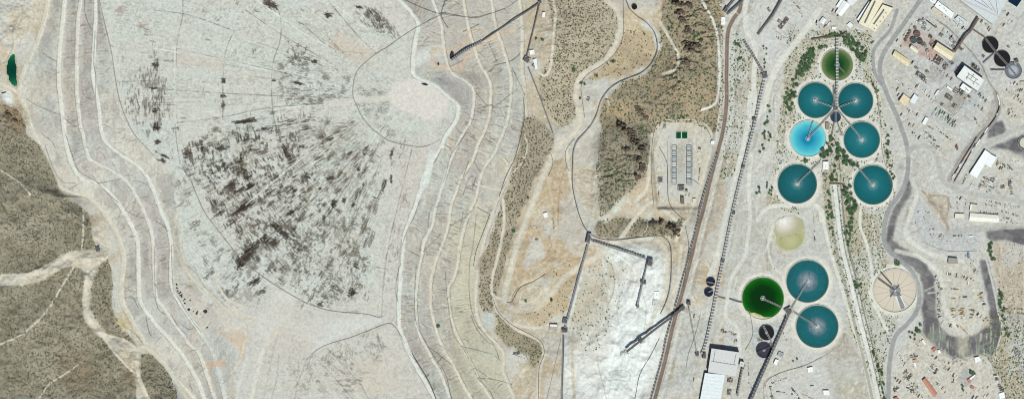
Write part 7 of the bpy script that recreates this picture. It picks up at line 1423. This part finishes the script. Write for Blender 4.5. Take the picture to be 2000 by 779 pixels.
# ------------------------------------------------------------ trees and scrub
m_leaf = mat('desert_leaves', None, .8, .25, .35, spec=.15, objcol=True); m_bark = mat('bark', A(110, 92, 76), .9)
def tree_mesh(seed):
    r = random.Random(seed); mb = MB(); mb.cyl(0, 0, -1, 2.6, .28, 7, .16, mi=1)
    lobes = [(r.uniform(-1.8, 1.8), r.uniform(-1.8, 1.8), r.uniform(2.6, 4.2), r.uniform(1.2, 2.1)) for _ in range(7)]
    for lx, ly, lz, lr in lobes[:5]: mb.bar((0, 0, 1.8), (lx, ly, lz), .14, .14, 1)
    for lx, ly, lz, lr in lobes + [(0, 0, 3.2, 2.0)]:
        for k in range(70):
            u = r.uniform(-1, 1); t = r.uniform(0, 6.28); q = lr * r.random() ** .33; s = math.sqrt(1 - u * u); p = Vector((lx + q * s * math.cos(t), ly + q * s * math.sin(t), lz + q * u * .75))
            n = Vector((r.gauss(0, 1), r.gauss(0, 1), r.gauss(.7, 1))).normalized(); a = n.orthogonal().normalized(); b = n.cross(a); z = r.uniform(.28, .55)
            mb.add([p - a * z, p - b * z * .6, p + a * z, p + b * z * .6], [(0, 1, 2, 3)], 0)
    return mb.mesh('tree', [m_leaf, m_bark])
TM = [tree_mesh(s) for s in range(6)]
TREES = []
def tree(x, y, s, where, dark=None):
    o = bpy.data.objects.new('desert_tree', TM[random.randrange(6)]); COL.objects.link(o); o.location = G(x, y, -.3); sc_ = s * M * 1.25 / 3.0; o.scale = (sc_, sc_, sc_ * random.uniform(.7, 1.0)); o.rotation_euler = (0, 0, random.uniform(0, 6.28))
    v = random.uniform(.8, 1.25); c = random.choice([(104,136,92), (92,124,84), (112,138,96), (86,120,86)]); o.color = (*[float(q) * v for q in A(*c)], 1)
    o['label'] = 'tree ' + where; o['category'] = 'tree'; o['group'] = 'trees ' + where; SETS.setdefault(o['label'], []).append((o, x, y)); TREES.append(o)
def belt(poly, n, s0, s1, where):
    xs_ = [p[0] for p in poly]; ys_ = [p[1] for p in poly]; got = []; tries = 0
    while len(got) < n and tries < 6000:
        tries += 1; x = random.uniform(min(xs_), max(xs_)); y = random.uniform(min(ys_), max(ys_)); s = random.uniform(s0, s1)
        if not inpoly(np.array([x]), np.array([y]), poly)[0] or any(math.hypot(x - a, y - b) < (s + c) * .62 for a, b, c in got): continue
        if any(math.hypot(x - a, y - b) < r + 1.5 for a, b, r in TANKS): continue
        got.append((x, y, s)); tree(x, y, s, where)
belt([(1568,108),(1584,90),(1592,102),(1588,120),(1576,138),(1560,154),(1548,160),(1552,146),(1564,124)], 34, 2.2, 4, 'in the dense belt upper left of the tanks')
belt([(1538,170),(1556,160),(1552,190),(1546,215),(1532,222),(1532,195)], 20, 2, 3.4, 'left of the upper left teal tank')
belt([(1642,70),(1656,66),(1680,88),(1693,105),(1688,120),(1676,118),(1660,95),(1642,84)], 30, 2.3, 3.8, 'in the belt upper right of the dark green tank')
belt([(1600,74),(1644,62),(1642,72),(1622,72)], 8, 2, 3, 'along the black line above the dark green tank')
belt([(1600,90),(1620,86),(1612,92),(1600,98)], 5, 2, 2.8, 'at the left shoulder of the dark green tank')
belt([(1632,275),(1642,285),(1656,308),(1650,318),(1634,312)], 12, 2.4, 3.8, 'between the blue tank and its teal neighbour, right side')
belt([(1612,270),(1626,265),(1628,290),(1616,305),(1598,312),(1608,292)], 13, 2.3, 3.8, 'between the blue tank and its teal neighbour, left side')
belt([(1645,314),(1672,314),(1684,322),(1668,326),(1650,322)], 8, 2.3, 3.5, 'above the lower right teal tank')
belt([(1624,328),(1632,318),(1634,352),(1622,358)], 8, 2, 3.2, 'beside the white control house')
belt([(1646,362),(1660,360),(1664,385),(1672,398),(1674,415),(1662,424),(1652,400)], 24, 2.3, 3.6, 'in the dense belt left of the lower right teal tank')
belt([(1648,424),(1664,424),(1664,462),(1656,480),(1650,460)], 15, 2, 3.2, 'in the thinning belt along the canal')
belt([(1613,372),(1620,376),(1630,425),(1624,430)], 12, 1.8, 3, 'in the left canal row, upper part')
belt([(1612,400),(1618,412),(1625,445),(1632,470),(1627,470),(1616,430)], 10, 1.5, 2.4, 'in the left canal row, lower part')
belt([(1730,320),(1742,322),(1748,345),(1744,352)], 6, 1.6, 2.6, 'on the bank right of the lower right teal tank')
belt([(1726,240),(1740,240),(1746,300),(1734,312)], 11, 1.6, 3, 'on the bank right of the middle teal tank')
belt([(1696,158),(1704,160),(1716,178),(1710,180)], 7, 1.5, 2.3, 'along the plant road right of the top tanks')
belt([(1931,472),(1938,472),(1938,500),(1944,508),(1938,512),(1929,490)], 12, 1.8, 2.8, 'along the slag bank beside the storage plots, upper')
belt([(1950,562),(1958,578),(1964,610),(1962,630),(1955,618),(1950,590)], 17, 1.8, 2.8, 'along the slag bank beside the storage plots, lower')
belt([(1968,635),(1974,655),(1970,662),(1962,640)], 5, 1.6, 2.4, 'at the corner of the storage plots')
belt([(1700,680),(1712,690),(1724,730),(1728,779),(1722,779),(1714,735)], 17, 1.6, 2.8, 'on the lower canal bank beside the paved road')
belt([(1668,545),(1682,540),(1686,560),(1674,568)], 7, 1.8, 3, 'in the thicket left of the drained tank')
belt([(1500,205),(1508,212),(1508,235),(1498,240)], 5, 1.6, 2.6, 'right of the upper ribbed conveyor')
belt([(1490,238),(1498,240),(1496,270),(1486,275)], 6, 1.5, 2.4, 'beside the main conveyor middle stretch')
belt([(1500,255),(1508,262),(1500,285),(1482,300),(1490,280)], 8, 1.5, 2.5, 'in the diagonal row left of the blue tank')
belt([(1476,364),(1484,366),(1485,378),(1478,380)], 3, 2, 3, 'in the lone green clump left of the lower left teal tank')
belt([(1495,355),(1505,355),(1512,385),(1500,380)], 9, 1.3, 2.2, 'in the scatter left of the lower left teal tank')
belt([(1567,312),(1580,310),(1584,316),(1572,320)], 3, 2, 3, 'just above the lower left teal tank')
belt([(1434,82),(1446,88),(1444,102),(1434,104)], 5, 1.5, 2.4, 'right of the upper haul road, upper clump')
belt([(1436,104),(1454,110),(1452,122),(1438,120)], 6, 1.4, 2.4, 'right of the upper haul road, lower clump')
belt([(1490,84),(1498,90),(1498,130),(1492,132)], 8, 1.2, 2, 'in the thin row above the conveyor hub')
for x, y, s, wv in [(1752,514,4.6,'standing alone above the drained tank'),(1120,137,3.4,'standing left of the winding dirt road'),(1198,121,3,'beside the middle of winding dirt road'),(1135,163,2.6,'right of the road narrowing'),(1133,193,2,'against the road left of the brown pad'),(1142,165,2.2,'near the pale pad by the road'),
     (1165,149,2.4,'between winding road and pipeline'),(1003,451,3,'left of the central dirt road'),(1027,588,2.4,'at the left of the two round bushes below the tan curve'),(1077,586,2.6,'at the right of the two round bushes below the tan curve'),(1031,387,2,'by the bend of the hauling track'),(856,637,3,'on the eastern bench road'),(1059,78,2.6,'inside the loop track near the dam head'),(1047,76,2,'left inside the loop track near the dam head')]: tree(x, y, s, wv)
belt([(1568,55),(1584,45),(1592,30),(1575,45)], 0, 1, 2, 'x')
belt([(1305,225),(1335,222),(1348,232),(1300,232)], 10, 1.4, 2.4, 'along the top of the basin yard'); belt([(1350,72),(1370,65),(1372,95),(1358,90)], 11, 1.5, 2.6, 'on the green hill beside the jagged rocks'); belt([(1300,20),(1312,22),(1318,60),(1306,58)], 9, 1.4, 2.3, 'on the left flank of the green hill')
belt([(1225,42),(1290,20)] + [(1290,42)], 0, 1, 2, 'x'); belt([(1545,700),(1560,698),(1556,712),(1548,712)], 2, 1.5, 2, 'beside the dirt yard gate'); belt([(1885,718),(1905,724),(1908,732),(1896,728)], 6, 1.5, 2.4, 'on the upper edge of the grey pad'); belt([(1875,748),(1886,756),(1884,764),(1876,758)], 4, 1.5, 2.3, 'at the lower corner of the grey pad')
belt([(1775,640),(1800,632),(1808,645),(1790,662),(1770,660)], 9, 1.6, 3, 'in the corner between paved road and slag fan')
# the 300 largest trees stay single, the smaller ones are one mass
TREES.sort(key=lambda o: -o.scale[0]); rest = TREES[300:]; vs, fs, cs, n0 = [], [], [], 0
for o in rest:
    me = o.data; V = np.empty(len(me.vertices) * 3, np.float32); me.vertices.foreach_get('co', V); V = V.reshape(-1, 3) * np.array(o.scale); a = o.rotation_euler[2]
    V = np.stack([V[:, 0] * math.cos(a) - V[:, 1] * math.sin(a), V[:, 0] * math.sin(a) + V[:, 1] * math.cos(a), V[:, 2]], 1) + np.array(o.location)
    vs += [tuple(v) for v in V]; fs += [tuple(n0 + i for i in p.vertices) for p in me.polygons]; cs += [tuple(o.color)] * len(V); n0 += len(V)
    SETS[o['label']] = [q for q in SETS[o['label']] if q[0] is not o]; bpy.data.objects.remove(o)
if rest:
    me = bpy.data.meshes.new('small_trees'); me.from_pydata(vs, [], fs); me.materials.append(GM); at = me.color_attributes.new('soil', 'FLOAT_COLOR', 'POINT'); at.data.foreach_set('color', np.array(cs, np.float32).ravel())
    o = bpy.data.objects.new('small_trees', me); COL.objects.link(o); o['kind'] = 'stuff'; o['label'] = 'small green trees scattered among the larger ones around the tanks'; o['category'] = 'trees'
# scrub as one mass
BV = np.array([(math.cos(k * math.pi / 3), math.sin(k * math.pi / 3), -.3) for k in range(6)] + [(.85 * math.cos(k * math.pi / 3 + .5), .85 * math.sin(k * math.pi / 3 + .5), .55) for k in range(6)] + [(0, 0, 1.0)], np.float32)
BF = np.array([(k, (k + 1) % 6, 6 + (k + 1) % 6) for k in range(6)] + [(k, 6 + (k + 1) % 6, 6 + k) for k in range(6)] + [(6 + k, 6 + (k + 1) % 6, 12) for k in range(6)], np.int64)
def scrub(name, label, spots, smin, smax, cols, cat='scrub'):
    n = len(spots)
    xy = np.array(spots, float); s = (rng.random(n) ** 2.2 * (smax - smin) + smin) / 2
    jit = 1 + (rng.random((n, 13, 3)) - .5) * .6
    fx = (xy[:, 0] + 70) / ST; fy = (xy[:, 1] + 70) / ST; z = Z[np.clip(fy, 0, NY - 1).astype(int), np.clip(fx, 0, NX - 1).astype(int)]
    sc2 = M * (H - z) / H; c = np.stack([(xy[:, 0] - 1000) * sc2, (389.5 - xy[:, 1]) * sc2, z], 1)
    V = (BV[None] * jit) * s[:, None, None] * np.array([1, 1, .8]) + c[:, None]
    F = (BF[None] + (np.arange(n) * 13)[:, None, None]).reshape(-1, 3)
    cc = np.array([A(*q) for q in cols])[rng.integers(0, len(cols), n)] * (.75 + .5 * rng.random((n, 1))); cc = np.concatenate([cc, np.ones((n, 1))], 1)
    me = np_mesh(name, V.reshape(-1, 3), F, [GM], np.repeat(cc, 13, 0)); o = bpy.data.objects.new(name, me); COL.objects.link(o); o['kind'] = 'stuff'; o['label'] = label; o['category'] = cat
ROADM = (LAB == L_ROAD) | (LAB == L_PAVE) | (LAB == L_BROWN)
def spots(poly, dens, avoid=True, cl=.5, seed=0):
    p = np.array(poly, float); a = (p[:, 0].max() - p[:, 0].min()) * (p[:, 1].max() - p[:, 1].min()); n = int(a * dens)
    x = rng.uniform(p[:, 0].min(), p[:, 0].max(), n); y = rng.uniform(p[:, 1].min(), p[:, 1].max(), n); ok = inpoly(x, y, poly)
    c = fbm(x / 26, y / 26, 800 + seed, 3) * .6 + vn(x / 6, y / 6, 820 + seed) * .4; ok &= rng.random(n) < sst(.5 - cl, .62, c)
    ix = np.clip(((x + 70) / ST).astype(int), 0, NX - 1); iy = np.clip(((y + 70) / ST).astype(int), 0, NY - 1); ok &= ~ROADM[iy, ix]
    for tx, ty, tr in TANKS: ok &= np.hypot(x - tx, y - ty) > tr + 6
    return list(zip(x[ok], y[ok]))
OLV = [(116,111,90), (104,102,82), (108,112,88), (124,117,98), (92,94,74)]
s1 = []
for k, hp in enumerate((HA, HB, HC, HD)): s1 += spots([(max(-60, a), b) for a, b in hp], .20, seed=k)
scrub('desert_scrub', 'low dry scrub dotting the brown western hills', s1, 1.1, 5.2, [(124,118,98), (114,110,91), (118,118,96), (130,122,103), (98,98,78)])
s2 = []
for k in (0, 1, 2): s2 += spots(SCR[k], [.17, .16, .05][k], seed=10 + k)
scrub('desert_scrub', 'low scrub dotting the tan strip east of the dam', s2, 1.4, 5.0, OLV)
s3 = []
for k in (3, 4, 5): s3 += spots(SCR[k], [.12, .16, .15][k - 3], seed=20 + k)
scrub('hill_scrub', 'dense grey green scrub on the rocky hills', s3, 1.4, 6.6, [(104,116,88), (112,122,96), (118,120,100), (96,112,86)])
s4 = []
for k in (6, 7, 8, 9, 10, 11): s4 += spots(SCR[k], [.12, .03, .02, .09, .10, .13][k - 6], seed=30 + k)
scrub('roadside_scrub', 'sparse scrub along the plant roads and banks', s4, 1.3, 5.6, [(108,128,92), (100,120,86), (122,124,98), (94,112,82)])
s5 = [(x, y) for x, y in zip(rng.uniform(1945, 1998, 900), rng.uniform(476, 606, 900)) if not (1953 < x < 1957 or 1983 < x < 1987 or 509 < y < 512 or 562 < y < 565)]
scrub('scattered_plot_markers', 'small tan stones scattered over the storage plots', s5, 1.5, 4, [(150,134,112), (206,198,184), (120,106,86), (214,210,200)], 'stones')
# ------------------------------------------------------------ tell the repeats apart
for lb, L in SETS.items():
    if len(L) < 2: continue
    xs2 = [a[1] for a in L]; ys2 = [a[2] for a in L]; hor = (max(xs2) - min(xs2)) >= (max(ys2) - min(ys2))
    L.sort(key=lambda a: a[1] if hor else a[2]); 
    if len(L) <= 20:
        for k, (o, x, y) in enumerate(L): o['label'] = ORD[k] + (' from left, ' if hor else ' from top, ') + lb
    else:
        n = len(L)
        for k, (o, x, y) in enumerate(L):
            if k < 10: o['label'] = ORD[k] + (' from left, ' if hor else ' from top, ') + lb
            elif n - 1 - k < 10: o['label'] = ORD[n - 1 - k] + (' from right, ' if hor else ' from bottom, ') + lb
            elif k < 20: o['label'] = ORD[k] + (' from left, ' if hor else ' from top, ') + lb
            else: o['label'] = ORD[min(19, n - 1 - k)] + (' from right, ' if hor else ' from bottom, ') + lb
